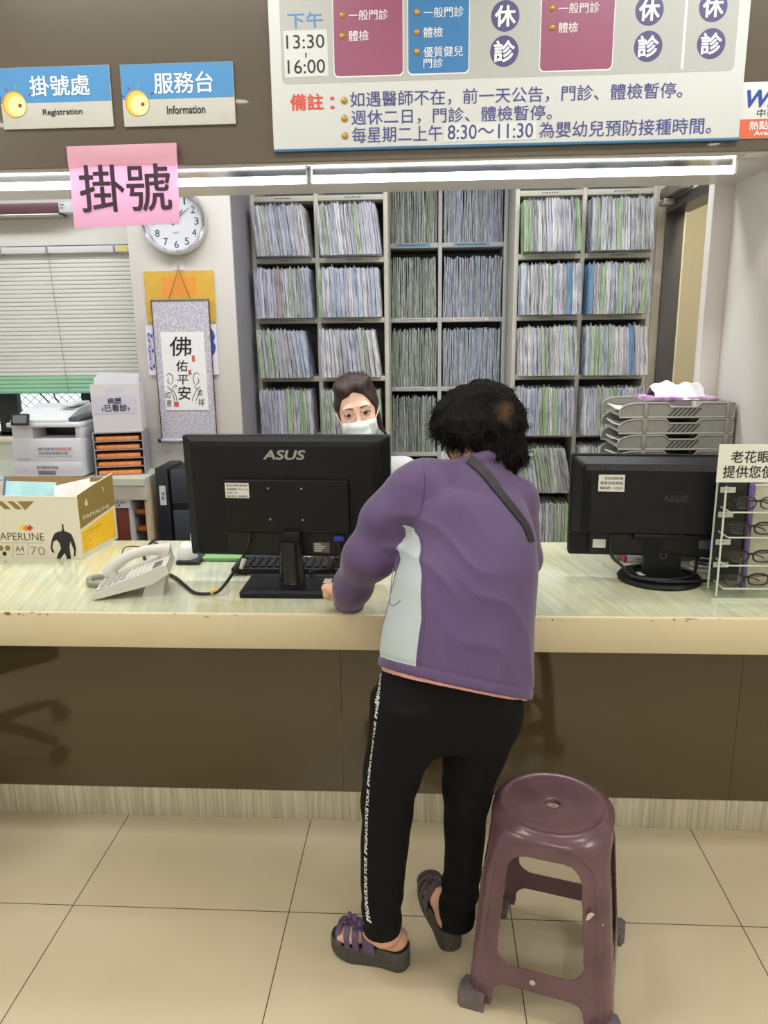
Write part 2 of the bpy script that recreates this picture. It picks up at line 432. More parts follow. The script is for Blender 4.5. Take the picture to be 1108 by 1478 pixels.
o = MB().box((-2.02, 2.7, 0), (-1.94, 2.78, 1.7), .004).build('grey_post', mat('pale_post', (190, 196, 190), .6)); tag(o, 'pale grey post standing outside behind the wire net', 'post')

# doorway to the side room, at the office's right-hand wall
DX = 1.2; DZ = 2.09
sbox('wall_office_right', (DX, 2.16, 0), (DX + .09, 3.0, CEIL), M_CREAM)
sbox('wall_office_right_upper', (DX, .74, DZ + .05), (DX + .09, 2.16, CEIL), M_CREAM)
sbox('wall_side_room', (1.75, .74, 0), (1.85, 3.0, CEIL), M_CREAM)
dr = MB().box((DX - .012, 2.135, 0), (DX + .075, 2.16, DZ + .05), .003).box((DX - .012, .74, DZ), (DX + .1, 2.135, DZ + .05), .003)
struct(dr.build('door_1', M_DARKFRAME))
t = thing('door_closer', 'grey door closer box under the dark lintel beside the bookcase', 'door closer', (DX - .03, 1.98, DZ + .055))
MB().box((DX - .06, 1.80, DZ + .055), (DX - .012, 2.12, DZ + .105), .006).build('closer_body', mat('grey_metal', (136, 132, 126), .4, metal=.3), t)
MB().box((DX - .065, 2.02, DZ + .02), (DX - .01, 2.1, DZ + .05), .004).build('closer_arm', mat('grey_metal2', (158, 152, 142), .4, metal=.3), t)
sbox('trim_3', (1.16, 2.2, 0), (1.2, 2.23, CEIL), mat('cream_trim', (206, 198, 178), .5), .003)

# ------------------------------------------------------------------ the counter
CH = .787
def counter_top_mat():
    m = mat('counter_laminate', (196, 196, 162), .09, spec=.55, coat=.25); N, L, B = nodes(m)
    geo = N.new('ShaderNodeNewGeometry'); mp = N.new('ShaderNodeMapping'); m0 = N.new('ShaderNodeMapping'); m0.inputs['Rotation'].default_value = (0, 0, math.radians(-14)); mp.inputs['Scale'].default_value = (24, 1.5, 1)
    L.new(geo.outputs['Position'], m0.inputs[0]); L.new(m0.outputs[0], mp.inputs[0]); n1 = N.new('ShaderNodeTexNoise'); n1.inputs['Scale'].default_value = 3; n1.inputs['Detail'].default_value = 6; L.new(mp.outputs[0], n1.inputs[0])
    n2 = N.new('ShaderNodeTexNoise'); n2.inputs['Scale'].default_value = 5; n2.inputs['Detail'].default_value = 4; L.new(geo.outputs['Position'], n2.inputs[0])
    c1 = N.new('ShaderNodeValToRGB'); e = c1.color_ramp.elements; e[0].position = .3; e[0].color = lin((176, 178, 140)); e[1].position = .68; e[1].color = lin((214, 215, 190))
    L.new(n1.outputs['Fac'], c1.inputs[0])
    c2 = N.new('ShaderNodeValToRGB'); e = c2.color_ramp.elements; e[0].position = .35; e[0].color = lin((186, 196, 176)); e[1].position = .65; e[1].color = lin((214, 206, 160))
    L.new(n2.outputs['Fac'], c2.inputs[0])
    mx = N.new('ShaderNodeMixRGB'); mx.inputs[0].default_value = .42; L.new(c1.outputs[0], mx.inputs[1]); L.new(c2.outputs[0], mx.inputs[2]); L.new(mx.outputs[0], B.inputs['Base Color'])
    return m
def apron_mat():
    m = mat('cream_lacquer', (214, 200, 158), .42); N, L, B = nodes(m)
    geo = N.new('ShaderNodeNewGeometry'); sx = N.new('ShaderNodeSeparateXYZ'); L.new(geo.outputs['Position'], sx.inputs[0])
    mp = N.new('ShaderNodeMapping'); mp.inputs['Scale'].default_value = (1, 1, 3.2); L.new(geo.outputs['Position'], mp.inputs[0])
    nz = N.new('ShaderNodeTexNoise'); nz.inputs['Scale'].default_value = 34; nz.inputs['Detail'].default_value = 3; L.new(mp.outputs[0], nz.inputs[0])
    n2 = N.new('ShaderNodeTexNoise'); n2.inputs['Scale'].default_value = 3.1; L.new(geo.outputs['Position'], n2.inputs[0])
    def band(z, w):        # chipped lacquer near an edge
        a = N.new('ShaderNodeMath'); a.operation = 'COMPARE'; L.new(sx.outputs[2], a.inputs[0]); a.inputs[1].default_value = z; a.inputs[2].default_value = w; return a.outputs[0]
    s = N.new('ShaderNodeMath'); s.operation = 'MULTIPLY'; L.new(nz.outputs['Fac'], s.inputs[0]); L.new(n2.outputs['Fac'], s.inputs[1])
    g = N.new('ShaderNodeMath'); g.operation = 'GREATER_THAN'; L.new(s.outputs[0], g.inputs[0]); g.inputs[1].default_value = .37
    f = N.new('ShaderNodeMath'); f.operation = 'MULTIPLY'; L.new(g.outputs[0], f.inputs[0]); L.new(band(CH - .0065, .0045), f.inputs[1])
    mx = N.new('ShaderNodeMixRGB'); L.new(f.outputs[0], mx.inputs[0]); mx.inputs[1].default_value = lin((214, 202, 168)); mx.inputs[2].default_value = lin((140, 100, 66)); L.new(mx.outputs[0], B.inputs['Base Color'])
    return m
def panel_mat():
    m = mat('brown_glass_panel', (82, 71, 48), .07, spec=.6, coat=.3); return m
CX0 = -2.55
ct = thing('service_counter', 'long cream reception counter with a pale green striped top and brown glass front', 'counter', (-.8, .37, 0))
MB().prism([(CX0, .012), (1.6, .012), (1.6, .246), (.963, .246), (.963, .733), (CX0, .733)], CH - .03, CH).build('worktop', counter_top_mat(), ct, label='pale green streaked worktop under glass')
ap = MB().box((CX0, 0, .683), (1.6, .03, CH - .001), .006); M_AP = apron_mat(); ap.build('apron', M_AP, ct, label='cream lacquered front edge with chipped corners')
PM = panel_mat(); xs = A(493, 1040, .216).x
for a, b in ((CX0, xs - .6 - .6), (xs - 1.2, xs), (xs, xs + 1.2), (xs + 1.2, 1.6)):
    MB().box((a + .0005, .216, .1026), (b - .0005, .224, .757)).build('front_panel', PM, ct, label='dark brown tinted glass panel')
M_PL = mottled('plinth_wood', (176, 170, 148), (206, 200, 178), scale=(14, 1, .5), nscale=9, rough=.45, detail=5, lo=.38, hi=.62)
MB().box((CX0, .212, 0), (1.6, .23, .1026), .002).build('plinth', M_PL, ct, label='pale grey wood-grain plinth')
for x in (-2.4, -.75, .93):
    MB().box((x - .02, .24, 0), (x + .02, .70, CH - .031)).build('end_panel', mat('counter_inside', (150, 138, 112), .6), ct)
# ------------------------------------------------------------------ lamps under the bulkhead
M_LED = mat('led_diffuser', (250, 250, 250), .4, emit=(250, 250, 255), estr=13.0)
for k, (x0, x1) in enumerate(((-1.507, -.327), (-.323, .827), (-2.55, -1.511))):
    if k == 2: x0 = -2.5
    t = thing('led_batten', ['slim white LED batten under the bulkhead behind the pink sign', 'slim white LED batten under the bulkhead below the large schedule board', 'slim white LED batten under the bulkhead at the far window end'][k], 'light', ((x0 + x1) / 2, .33, SOF - .006), group='battens under the bulkhead')
    MB().box((x0, .264, SOF - .0095), (x1, .40, SOF - .006)).build('reflector', mat('polished_aluminium', (200, 200, 202), .2, metal=1.), t)
    MB().cyl((x0 + .006, .324, SOF - .032), (x1 - .006, .324, SOF - .032), .0105, n=14).build('tube', M_LED, t)
    for x in (x0, x1 - .006): MB().box((x, .313, SOF - .043), (x + .006, .335, SOF - .0095), .001).build('end_cap', M_WHITE, t)

# ------------------------------------------------------------------ signs on the bulkhead
M_SIGNW = mat('sign_white', (213, 218, 220), .35); M_SIGNG = mat('sign_grey', (180, 184, 182), .35); M_SIGNC = mat('sign_warm_grey', (197, 198, 192), .35)
M_SBLUE = mat('sign_blue', (74, 142, 200), .35); M_MAUVE = mat('sign_mauve', (150, 86, 116), .35); M_BLUE2 = mat('panel_blue', (62, 124, 182), .35)
M_NAVY = mat('navy_print', (70, 74, 140), .4); M_DISC = mat('disc_violet', (82, 78, 128), .4); M_TW = mat('print_white', (240, 242, 246), .4); M_TK = mat('print_black', (38, 36, 40), .4)
M_RED = mat('print_red', (214, 78, 62), .4); M_GOLD = mat('bullet_gold', (190, 150, 80), .3, metal=.3); M_TBLUE = mat('print_blue', (74, 140, 205), .4)
YB = .238
def quad_panel(mb, x0, y0, x1, y1, Y, th, mi=0, r=0., corners=(1, 1, 1, 1)):
    """rectangle given by pixel edges (measured at its middle) on the plane Y"""
    xm, ym = (x0 + x1) / 2, (y0 + y1) / 2
    a, b, c, d = A(x0, ym, Y).x, A(x1, ym, Y).x, A(xm, y1, Y).z, A(xm, y0, Y).z
    return mb.prism(rrect(a, c, b, d, r, 5, corners) if r else [(a, c), (b, c), (b, d), (a, d)], 0, th, FRONT(Y), mi)
def disc(mb, px, py, rp, Y, th=.0005, mi=0, n=28, dome=False):
    c = A(px, py, Y); r = rp * (A(px + 1, py, Y).x - c.x)
    M = FRONT(Y) @ Matrix.Translation((c.x, c.z, 0))
    if dome: return mb.lathe([(r, 0), (r * .85, r * .35), (r * .45, r * .55), (.0001, r * .6)], 14, mi, M)
    return mb.lathe([(r, 0), (r, th)], n, mi, M, False)
t = thing('schedule_board', 'large white clinic timetable board with mauve and blue panels', 'sign', (.2, .25, 1.997))
bx0, bx1, bz = -.405, .796, 1.996
MB().box((bx0, YB, bz + .006), (bx1, .2495, 2.66), .002).build('board', M_SIGNW, t)
MB().box((bx0, YB - .0005, bz), (bx1, .2495, bz + .0065), .001).build('edge_strip', mat('edge_blue', (52, 110, 150), .4), t, label='blue strip along the bottom edge')
z0 = A(730, 112, YB).z
P = MB(); P.prism(rrect(A(405, 60, YB).x, z0, A(1062, 60, YB).x, 2.60, .012), 0, .0005, FRONT(YB)); P.build('timetable_field', M_SIGNG, t)
def pane(name, m, x0, x1, yb):
    b = MB(); xm = (x0 + x1) / 2; P0 = A(x0, yb - 40, YB).x; P1 = A(x1, yb - 40, YB).x
    b.prism(rrect(P0 - .002, A(xm, yb + 2, YB).z, P1 + .002, 2.585, .012), .0005, .0009, FRONT(YB), 0); b.prism(rrect(P0, A(xm, yb, YB).z, P1, 2.585, .011), .0009, .0013, FRONT(YB), 1)
    return b.build(name, [M_TW, m], t)
p1 = pane('session_panel', M_MAUVE, 482, 581, 109); p1['label'] = 'mauve session panel with two lines'
p2 = pane('session_panel', M_BLUE2, 589, 676, 105.5); p2['label'] = 'blue session panel with three items'
p3 = pane('session_panel', M_MAUVE, 780, 884, 101); p3['label'] = 'mauve session panel of the later day'
b = MB(); quad_panel(b, 987, -40, 990.5, 100, YB - .0005, .0006); b.build('divider_line', M_TW, t)
b = MB(); quad_panel(b, 410, 43.5, 473, 111, YB - .0006, .0006); tp = b.build('time_patch', M_SIGNW, t)
for s_, r in (('13:30', (413, 50, 468, 70)), ('I', (440.5, 76, 442.3, 83)), ('16:00', (415, 86, 469, 106))):
    b = MB(); px_text(b, s_, r, YB - .0013); b.build('lettering', M_TK, tp)
b = MB(); px_text(b, '下午', (415, 18, 466, 40), YB - .0006, bold=.012); b.build('lettering', M_TBLUE, t, label='light blue afternoon heading')
for pp, L_ in ((p1, (('一般門診', (503, 14, 560, 29)), ('體檢', (503, 44, 532, 59)))), (p2, (('一般門診', (611, 10, 669, 25)), ('體檢', (611, 39, 639, 54)), ('優質健兒', (611, 67, 668, 82)), ('門診', (611, 84, 639, 98)))), (p3, (('一般門診', (806, 4, 865, 19)), ('體檢', (806, 32, 834, 47))))):
    for s_, r in L_: b = MB(); px_text(b, s_, r, YB - .0014); b.build('lettering', M_TW, pp)
    for s_, r in L_:
        if s_ == '門診': continue
        b = MB(); disc(b, r[0] - 9.5, (r[1] + r[3]) / 2, 4.6, YB - .0013, dome=True); b.build('bullet', M_GOLD, pp)
for cx, cy, s_ in ((729, 23, '休'), (727.5, 74, '診'), (937, 14.5, '休'), (935, 67, '診'), (1029, 9.5, '休'), (1026, 63, '診')):
    b = MB(); disc(b, cx, cy, 20.5, YB - .0005); d_ = b.build('closed_disc', M_DISC, t)
    b = MB(); px_text(b, s_, (cx - 14.5, cy - 15, cx + 14.5, cy + 15), YB - .0012, bold=.028); b.build('lettering', M_TW, d_)
b = MB(); px_text(b, '備註', (419, 136, 466, 159), YB - .0005, bold=.022)
px_text(b, '：', (477, 140, 482, 157), YB - .0005, bold=.02); b.build('lettering', M_RED, t, label='red remarks heading')
b = MB()
px_text(b, '如遇醫師不在，前一天公告，門診、體檢暫停。', (505, 125.5, 984, 148.5), YB - .0005, bold=.004)
px_text(b, '週休二日，門診、體檢暫停。', (507, 155, 796, 177), YB - .0005, bold=.004)
px_text(b, '每星期二上午', (508, 182, 638, 205), YB - .0005, bold=.004)
px_text(b, '8:30～11:30', (646, 179, 769, 200), YB - .0011, bold=.004)
px_text(b, '為嬰幼兒預防接種時間。', (778, 173, 1026, 196), YB - .0005, bold=.004)
b.build('lettering', M_NAVY, t, label='three navy lines of remarks')
b = MB(); quad_panel(b, 641, 177.5, 774, 203, YB - .0005, .0005); b.build('time_patch', mat('patch_white', (217, 222, 223), .35), t)
for x, y in ((496.5, 145), (497, 171), (497.5, 196)):
    b = MB(); disc(b, x, y, 5, YB - .0005, dome=True); b.build('bullet', M_GOLD, t)

def room_sign(name, label, px, split, text, tr, eng, er, em):
    x0, y0, x1, y1 = px; Y = .243
    xm, ym = (x0 + x1) / 2, (y0 + y1) / 2
    a, b_, c, d = A(x0, ym, Y).x, A(x1, ym, Y).x, A(xm, y1, Y).z, A(xm, y0, Y).z
    t = thing(name, label, 'sign', ((a + b_) / 2, .25, c)); zs = A(xm, split, Y).z
    MB().box((a, Y, c), (b_, .2495, d), .0015).build('board', M_SIGNC, t)
    MB().box((a + .001, Y - .0006, zs), (b_ - .001, Y + .001, d - .001)).build('header', M_SBLUE, t)
    Yf = Y - .0012
    B = MB(); px_text(B, text, tr, Yf, bold=.012); B.build('lettering', M_TW, t, label='white characters')
    B = MB(); px_text(B, eng, er, Yf + .0004, bold=.016); B.build('lettering', M_TK, t, label='dark small letters')
    ex, ey = em
    e = MB(); disc(e, ex - 1.5, ey, 16.8, Yf, .0003, 0); disc(e, ex, ey + .5, 15.8, Yf - .0003, .0003, 1); disc(e, ex + 2.5, ey + 2.5, 13.2, Yf - .0006, .0003, 2); disc(e, ex + 7, ey + 1.5, 2.6, Yf - .0009, .0003, 3)
    for ang, mi in ((155, 6), (122, 4), (88, 5), (35, 4)):          # little petals round the top
        c_ = A(ex + 25 * math.cos(math.radians(ang)), ey - 25 * math.sin(math.radians(ang)), Yf); s_ = .0022
        pts = [(math.cos(u) * s_ * 2.4, math.sin(u) * s_) for u in [2 * pi * q / 12 for q in range(12)]]
        M_ = FRONT(Yf) @ Matrix.Translation((c_.x, c_.z, 0)) @ Matrix.Rotation(math.radians(ang), 4, 'Z')
        e.prism(pts, 0, .0003, M_, mi)
    e.build('emblem', [mat('emblem_orange', (226, 150, 50), .4), mat('emblem_yellow', (242, 206, 70), .4), mat('emblem_cream', (240, 230, 170), .4), mat('emblem_maroon', (140, 60, 40), .4), mat('emblem_magenta', (150, 60, 110), .4), mat('emblem_green', (120, 180, 90), .4), mat('emblem_navy', (50, 80, 140), .4)], t)
room_sign('registration_sign', 'blue and white registration desk sign with a yellow round emblem', (0, 95.5, 160.5, 185), 147.5, '掛號處', (43, 109, 129, 138), 'Registration', (62, 157, 119, 168), (22, 151))
room_sign('information_sign', 'blue and white information desk sign beside the timetable board', (175.5, 90.5, 338, 181), 142, '服務台', (222, 104, 307, 134), 'Information', (241, 152, 296, 164), (199, 149))

t = thing('hotspot_sticker', 'white and orange wireless hotspot sticker at the edge of the timetable board', 'sign', (.9, .25, 2.0)); Y = .247
x0 = A(1067, 160, Y).x; za, zb, zc = A(1090, 118, Y).z, A(1090, 172, Y).z, A(1090, 200, Y).z
MB().box((x0, Y, zc), (x0 + .22, .2498, za), .001).build('sticker', M_SIGNW, t)
MB().box((x0 + .001, Y - .0006, zc + .001), (x0 + .219, Y + .0005, zb)).build('orange_band', mat('sign_orange', (214, 104, 72), .4), t)
b = MB(); px_text(b, 'WiFi', (1078, 130, 1140, 154), Y - .0004, bold=.03, shear=.25); b.build('lettering', mat('logo_blue', (40, 70, 160), .4), t, label='slanted blue letters')
b = MB(); px_text(b, '中華', (1092, 157, 1120, 169), Y - .0004); b.build('lettering', M_TK, t, label='small dark characters')
b = MB(); px_text(b, '熱點', (1081, 175, 1108, 187), Y - .001, bold=.01); px_text(b, 'Available', (1088, 188, 1132, 195), Y - .001, bold=.01); b.build('lettering', M_TW, t, label='white characters on orange')

def translucent(name, c, f):
    m = mat(name, c, .45); N, L, B = nodes(m); t_ = N.new('ShaderNodeBsdfTranslucent'); t_.inputs[0].default_value = lin(c); x = N.new('ShaderNodeMixShader'); x.inputs[0].default_value = f
    L.new(B.outputs[0], x.inputs[1]); L.new(t_.outputs[0], x.inputs[2]); L.new(x.outputs[0], N['Material Output'].inputs[0]); return m
t = thing('pink_paper_sign', 'pink paper sign in a clear sleeve hanging from the bulkhead edge', 'sign', (-.9, .235, 1.75)); Y = .236
c = [A(97, 212, Y), A(255, 206.5, Y), A(259.5, 322.5, Y), A(107.5, 329.5, Y)]
def quadsheet(c, Y, dy, mi=0):
    def fn(u, v):
        p = c[0].lerp(c[1], u).lerp(c[3].lerp(c[2], u), v); return (p.x, Y + dy - .004 * math.sin(v * 3.1) * math.sin(u * 3.1), p.z)
    return fn
b = MB(); b.sheet(quadsheet(c, Y, 0), 8, 8, 0, True); b.build('paper', translucent('pink_paper', (242, 182, 216), .42), t)
cm = (c[0] + c[1] + c[2] + c[3]) / 4; cs = [cm + (p - cm) * 1.035 for p in c]
b = MB(); b.sheet(quadsheet(cs, Y, -.003), 4, 4, 0, True, .0004); b.build('clear_sleeve', glass_mat('clear_plastic', (252, 252, 252), .06, .12), t)
ov = [c[0].lerp(c[3], .0), c[1].lerp(c[2], 0), c[1].lerp(c[2], .262), c[0].lerp(c[3], .25)]
b = MB(); b.sheet(quadsheet(ov, Y, -.0045), 6, 3, 0, True); b.build('tape_band', translucent('frosted_tape', (232, 178, 200), .3), t, label='frosted strip across the top')
b = MB(); px_text(b, '掛號', (115, 237.5, 246, 305), Y - .0052, bold=.012, thick=0); b.build('lettering', mat('plum_print', (58, 36, 56), .45), t)

# round downlights in the waiting-area ceiling (mirrored in the glossy bulkhead)
for (px, py), lab in (((347, 145), 'small round ceiling downlight mirrored beside the information sign'), ((1030, 207), 'small round ceiling downlight mirrored under the timetable board')):
    d = RM.T @ np.array([(px - 554) / FPX, (py - 739) / FPX, 1.]); p = A(px, py, .25); k = (CEIL - .004 - p.z) / d[2] if d[2] > 0 else -1
    q = Vector((p.x + d[0] * k, p.y - d[1] * k, CEIL)) if 0 < k < 8 else Vector((p.x * 1.6, -2.2, CEIL))
    if q.y < -4.1: continue
    t = thing('downlight', lab, 'light', q)
    Md = Matrix.Translation(q)
    MB().lathe([(.06, -.0005), (.06, -.008), (.045, -.012), (.042, -.006), (.042, -.0005)], 28, 0, Md).build('trim_ring', M_WHITE, t)
    MB().lathe([(.04, -.001), (.04, -.005)], 28, 0, Md, False).build('lens', mat('downlight_lens', (250, 248, 240), .4, emit=(255, 250, 240), estr=25.), t)
# ------------------------------------------------------------------ filing bookcases
M_CASE = mat('filing_steel', (204, 200, 188), .45); M_CASEB = mat('filing_steel_back', (120, 124, 130), .6); M_CASEM = mat('filing_steel_mid', (196, 196, 194), .45)
ZS = [2.522, 2.217, 1.912, 1.606, 1.300, .990, .680, .375, .06]
ZM = [2.42, 2.015, 1.608, 1.216, .83, .44, .06]
def bookcase(label, x0, x1, div, yf, yb, zs, top, mt, group=None):
    t = thing('filing_bookcase', label, 'bookcase', ((x0 + x1) / 2, (yf + yb) / 2, 0)); pw = .022
    for x in (x0, x1 - pw): MB().box((x, yf, 0), (x + pw, yb, top), .002).build('side_panel', mt, t)
    MB().box((div - pw / 2, yf + .004, .04), (div + pw / 2, yb - .01, top - .02), .002).build('divider', mt, t)
    MB().box((x0 + pw, yb - .01, .04), (x1 - pw, yb, top)).build('back_panel', M_CASEB, t)
    MB().box((x0 + pw, yf, top - .02), (x1 - pw, yb - .01, top)).build('top_panel', mt, t)
    for z in zs:
        for a, b in ((x0 + pw, div - pw / 2), (div + pw / 2, x1 - pw)):
            MB().box((a, yf + .003, z - .026), (b, yb - .01, z), .002).build('shelf', mt, t)
    return t
YF, YBK, YM = 2.2, 2.52, 2.56
bL = bookcase('cream steel filing bookcase beside the pillar with the clock', -.915, -.202, -.572, YF, YBK, ZS, 2.7, M_CASE)
bR = bookcase('cream steel filing bookcase next to the doorway', .449, 1.158, .797, YF, YBK, ZS, 2.7, M_CASE)
bM = bookcase('recessed grey filing bookcase between the two cream ones', -.232, .452, .0745, YM, 2.93, ZM, 2.7, M_CASEM)
M_TAGB = mat('tag_blue', (120, 170, 200), .5); M_TAGW = mat('tag_white', (226, 226, 220), .5); M_INK = mat('tag_ink', (60, 60, 66), .5); M_INKR = mat('tag_ink_red', (200, 110, 110), .5)
for z, mi in ((2.015, 0), (1.608, 1), (1.216, 1)):
    for c, ink in ((-.08, 0), (.25, 1)):
        b = MB().box((c - .10, YM - .0005, z - .019), (c + .10, YM + .001, z - .003), 0, 0)
        for q in range(14): b.box((c - .085 + q * .012, YM - .0009, z - .014), (c - .078 + q * .012, YM, z - .008), 0, 1)
        s_ = b.build('shelf_tag', [M_TAGB if mi == 0 else M_TAGW, M_INKR if ink and mi else M_INK], bM)
for t, cx in ((bL, (-.74, -.38)), (bR, (.62, .98))):
    for z in ZS[1:5]:
        for c in cx:
            b = MB().box((c - .05, YF + .0015, z - .018), (c + .05, YF + .004, z - .005), 0, 0)
            for q in range(7): b.box((c - .04 + q * .012, YF + .001, z - .014), (c - .033 + q * .012, YF + .0025, z - .009), 0, 1)
            b.build('shelf_tag', [M_CASE, M_INK], t)

# ------------------------------------------------------------------ patient charts
def chart_mat(name, c1, c2):
    """edges of many sheets: light and dark streaks along the height"""
    if name in MATS: return MATS[name]
    m = mat(name, c1, .6); N, L, B = nodes(m)
    tc = N.new('ShaderNodeTexCoord'); mp = N.new('ShaderNodeMapping'); mp.inputs['Scale'].default_value = (330, 16, 12)
    oi = N.new('ShaderNodeObjectInfo'); ad = N.new('ShaderNodeVectorMath'); L.new(tc.outputs['Object'], mp.inputs[0]); L.new(mp.outputs[0], ad.inputs[0])
    sc = N.new('ShaderNodeVectorMath'); sc.operation = 'SCALE'; L.new(oi.outputs['Location'], sc.inputs[0]); sc.inputs['Scale'].default_value = 91.7; L.new(sc.outputs[0], ad.inputs[1])
    nz = N.new('ShaderNodeTexNoise'); nz.inputs['Scale'].default_value = 1.0; nz.inputs['Detail'].default_value = 3; L.new(ad.outputs[0], nz.inputs['Vector'])
    cr = N.new('ShaderNodeValToRGB'); e = cr.color_ramp.elements; e[0].position = .38; e[0].color = lin(c2); e[1].position = .54; e[1].color = lin(c1)
    L.new(nz.outputs['Fac'], cr.inputs[0]); L.new(cr.outputs[0], B.inputs['Base Color'])
    return m
CH_KINDS = {'white': ((226, 226, 228), (150, 150, 160)), 'lilac': ((212, 212, 224), (140, 140, 158)), 'pale blue': ((202, 210, 224), (130, 142, 162)), 'grey green': ((198, 206, 198), (120, 132, 122)),
            'pale green': ((200, 212, 194), (128, 148, 124)), 'grey': ((196, 198, 202), (104, 106, 116)), 'bright blue': ((128, 166, 200), (92, 130, 172)), 'leaf green': ((184, 206, 174), (132, 158, 126)), 'reddish': ((206, 190, 192), (164, 130, 134))}
CH_M = {k: chart_mat('chart_' + k.replace(' ', '_'), *v) for k, v in CH_KINDS.items()}
def chart_shape(rg, w, d, h):
    """a folder thick with loose sheets: uneven front edge, ragged top, a clear tab"""
    n = 9; f = [rg.uniform(-.008, .005) for _ in range(n)]; tp = [h + rg.uniform(-.009, .003) for _ in range(n)]; f[0] = f[-1] = -.003; nz_ = 5
    bow = .0012
    vs = []; fs = []
    for i in range(n):
        for x in (w * (i / n - .5) + .0003, w * ((i + 1) / n - .5) - .0003):
            col = []
            for k in range(nz_ + 1):
                z = tp[i] * k / nz_; bx = bow * math.sin(pi * k / nz_) + (.0008 * math.sin(7 * k + i) if 0 < i < n - 1 else 0)
                col.append((x + bx, f[i] + .0015 * math.sin(3 * k + 2 * i), z))
            vs += col; vs += [(x + bow * math.sin(pi * k / nz_), d, tp[i] * k / nz_) for k in range(nz_ + 1)]
    st = 2 * (nz_ + 1); nc = 2 * n
    for c in range(nc - 1):
        a = c * st; b = a + st
        for k in range(nz_):
            fs.append((a + k, b + k, b + k + 1, a + k + 1)); o = nz_ + 1; fs.append((b + o + k, a + o + k, a + o + k + 1, b + o + k + 1))
        fs.append((a + nz_, b + nz_, b + 2 * nz_ + 1, a + 2 * nz_ + 1)); fs.append((b, a, a + nz_ + 1, b + nz_ + 1))
    for c, fl in ((0, 1), (nc - 1, 0)):
        a = c * st
        for k in range(nz_):
            q = (a + k, a + k + 1, a + nz_ + 2 + k, a + nz_ + 1 + k); fs.append(q[::-1] if fl else q)
    mb = MB(); mb.add(vs, fs, 0, False)
    ty = rg.uniform(.012, .03); mb.box((-.0005, ty, h - .012), (.0005, ty + .035, h + rg.uniform(.006, .016)), 0, 1)
    return mb
M_TAB = mat('clear_tab', (206, 210, 214), .25)
CH_ME = {}
for w in (.018, .021, .024):
    for v in range(4):
        rg = random.Random(int(w * 1000) * 10 + v); mb = chart_shape(rg, w, .22, .245 + rg.uniform(-.006, .006))
        for k in CH_KINDS:
            o = mb.build('patient_chart', [CH_M[k], M_TAB]); o.data.name = 'patient_chart'; CH_ME[(w, v, k)] = o.data; bpy.data.objects.remove(o)
ORD = 'first second third fourth fifth sixth seventh eighth ninth tenth eleventh twelfth thirteenth fourteenth fifteenth sixteenth seventeenth eighteenth nineteenth twentieth'.split()
def fill(case, side, x0, x1, z, shelf, palette, lean0, lean1, seed, n=None, special=()):
    rg = random.Random(seed); k = 0; H_ = .252; last = lean0; x = x0 + H_ * math.tan(lean0)
    while True:
        w = rg.choice((.018, .021, .021, .024)); f = (x - x0) / (x1 - x0)
        le = min(lean1, last + max(0, (lean0 + (lean1 - lean0) * f) - last) * rg.uniform(.6, 1.2)); x += H_ * (math.tan(le) - math.tan(last))
        step = w / math.cos(le) + .0012
        if x + step > x1: w = .018; step = w / math.cos(le) + .0012
        if x + step > x1 or k >= 16: break
        kind = dict(special).get(k) or rg.choice(palette)
        o = bpy.data.objects.new('patient_chart', CH_ME[(w, rg.randrange(4), kind)]); COL.objects.link(o)
        # leaning: the foot stands on the shelf, the top moves to the side
        o.rotation_euler = (0, -le, 0); dz = abs(math.sin(le)) * w / 2
        o.location = (x + step / 2, YF - .010 + rg.uniform(-.006, .006), z + dz + .0005)
        o['label'] = f'{kind} patient chart, {ORD[k]} from the {"window" if side in ("outer window", "inner window") else "window"} end, {shelf} shelf, {case} bookcase, {side} column'.replace('outer window', 'window-side').replace('inner window', 'inner')
        o['category'] = 'patient chart'; o['group'] = f'charts on the {shelf} shelf of the {case} bookcase, {side} column'
        x += step; k += 1; last = le
PAL_L = ['white', 'lilac', 'lilac', 'pale blue', 'grey', 'lilac', 'white', 'grey green', 'pale green']; PAL_R = ['white', 'grey', 'grey green', 'white', 'pale green', 'grey', 'lilac', 'pale blue', 'leaf green']
SHN = {2: 'second', 3: 'third', 4: 'fourth', 5: 'fifth', 6: 'sixth', 1: 'top'}
L0, L1, L2, L3 = -.889, -.586, -.558, -.228
R0, R1, R2, R3 = .4722, .7855, .8088, 1.1355
spec = {(0, 0, 2): {14: 'bright blue'}, (0, 0, 3): {5: 'reddish', 8: 'pale green', 14: 'leaf green'}, (0, 1, 2): {8: 'pale green'}, (0, 1, 3): {0: 'pale green'}, (0, 0, 5): {6: 'leaf green', 9: 'leaf green'}, (0, 1, 5): {15: 'leaf green'},
        (1, 0, 2): {0: 'leaf green', 8: 'lilac'}, (1, 0, 3): {10: 'bright blue'}, (1, 1, 3): {0: 'bright blue'}, (1, 0, 4): {14: 'leaf green', 13: 'leaf green'}, (1, 1, 4): {9: 'bright blue', 4: 'pale blue'}, (1, 0, 5): {3: 'pale blue', 9: 'pale blue', 7: 'white'}}
rows = {2: (.10, .13), 3: (.03, .06), 4: (.05, .16), 5: (.03, .04), 6: (.16, .2), 7: (.02, .03)}
LBL = {2: 'first full', 3: 'second full', 4: 'third full', 5: 'fourth full', 6: 'fifth full', 7: 'sixth full'}
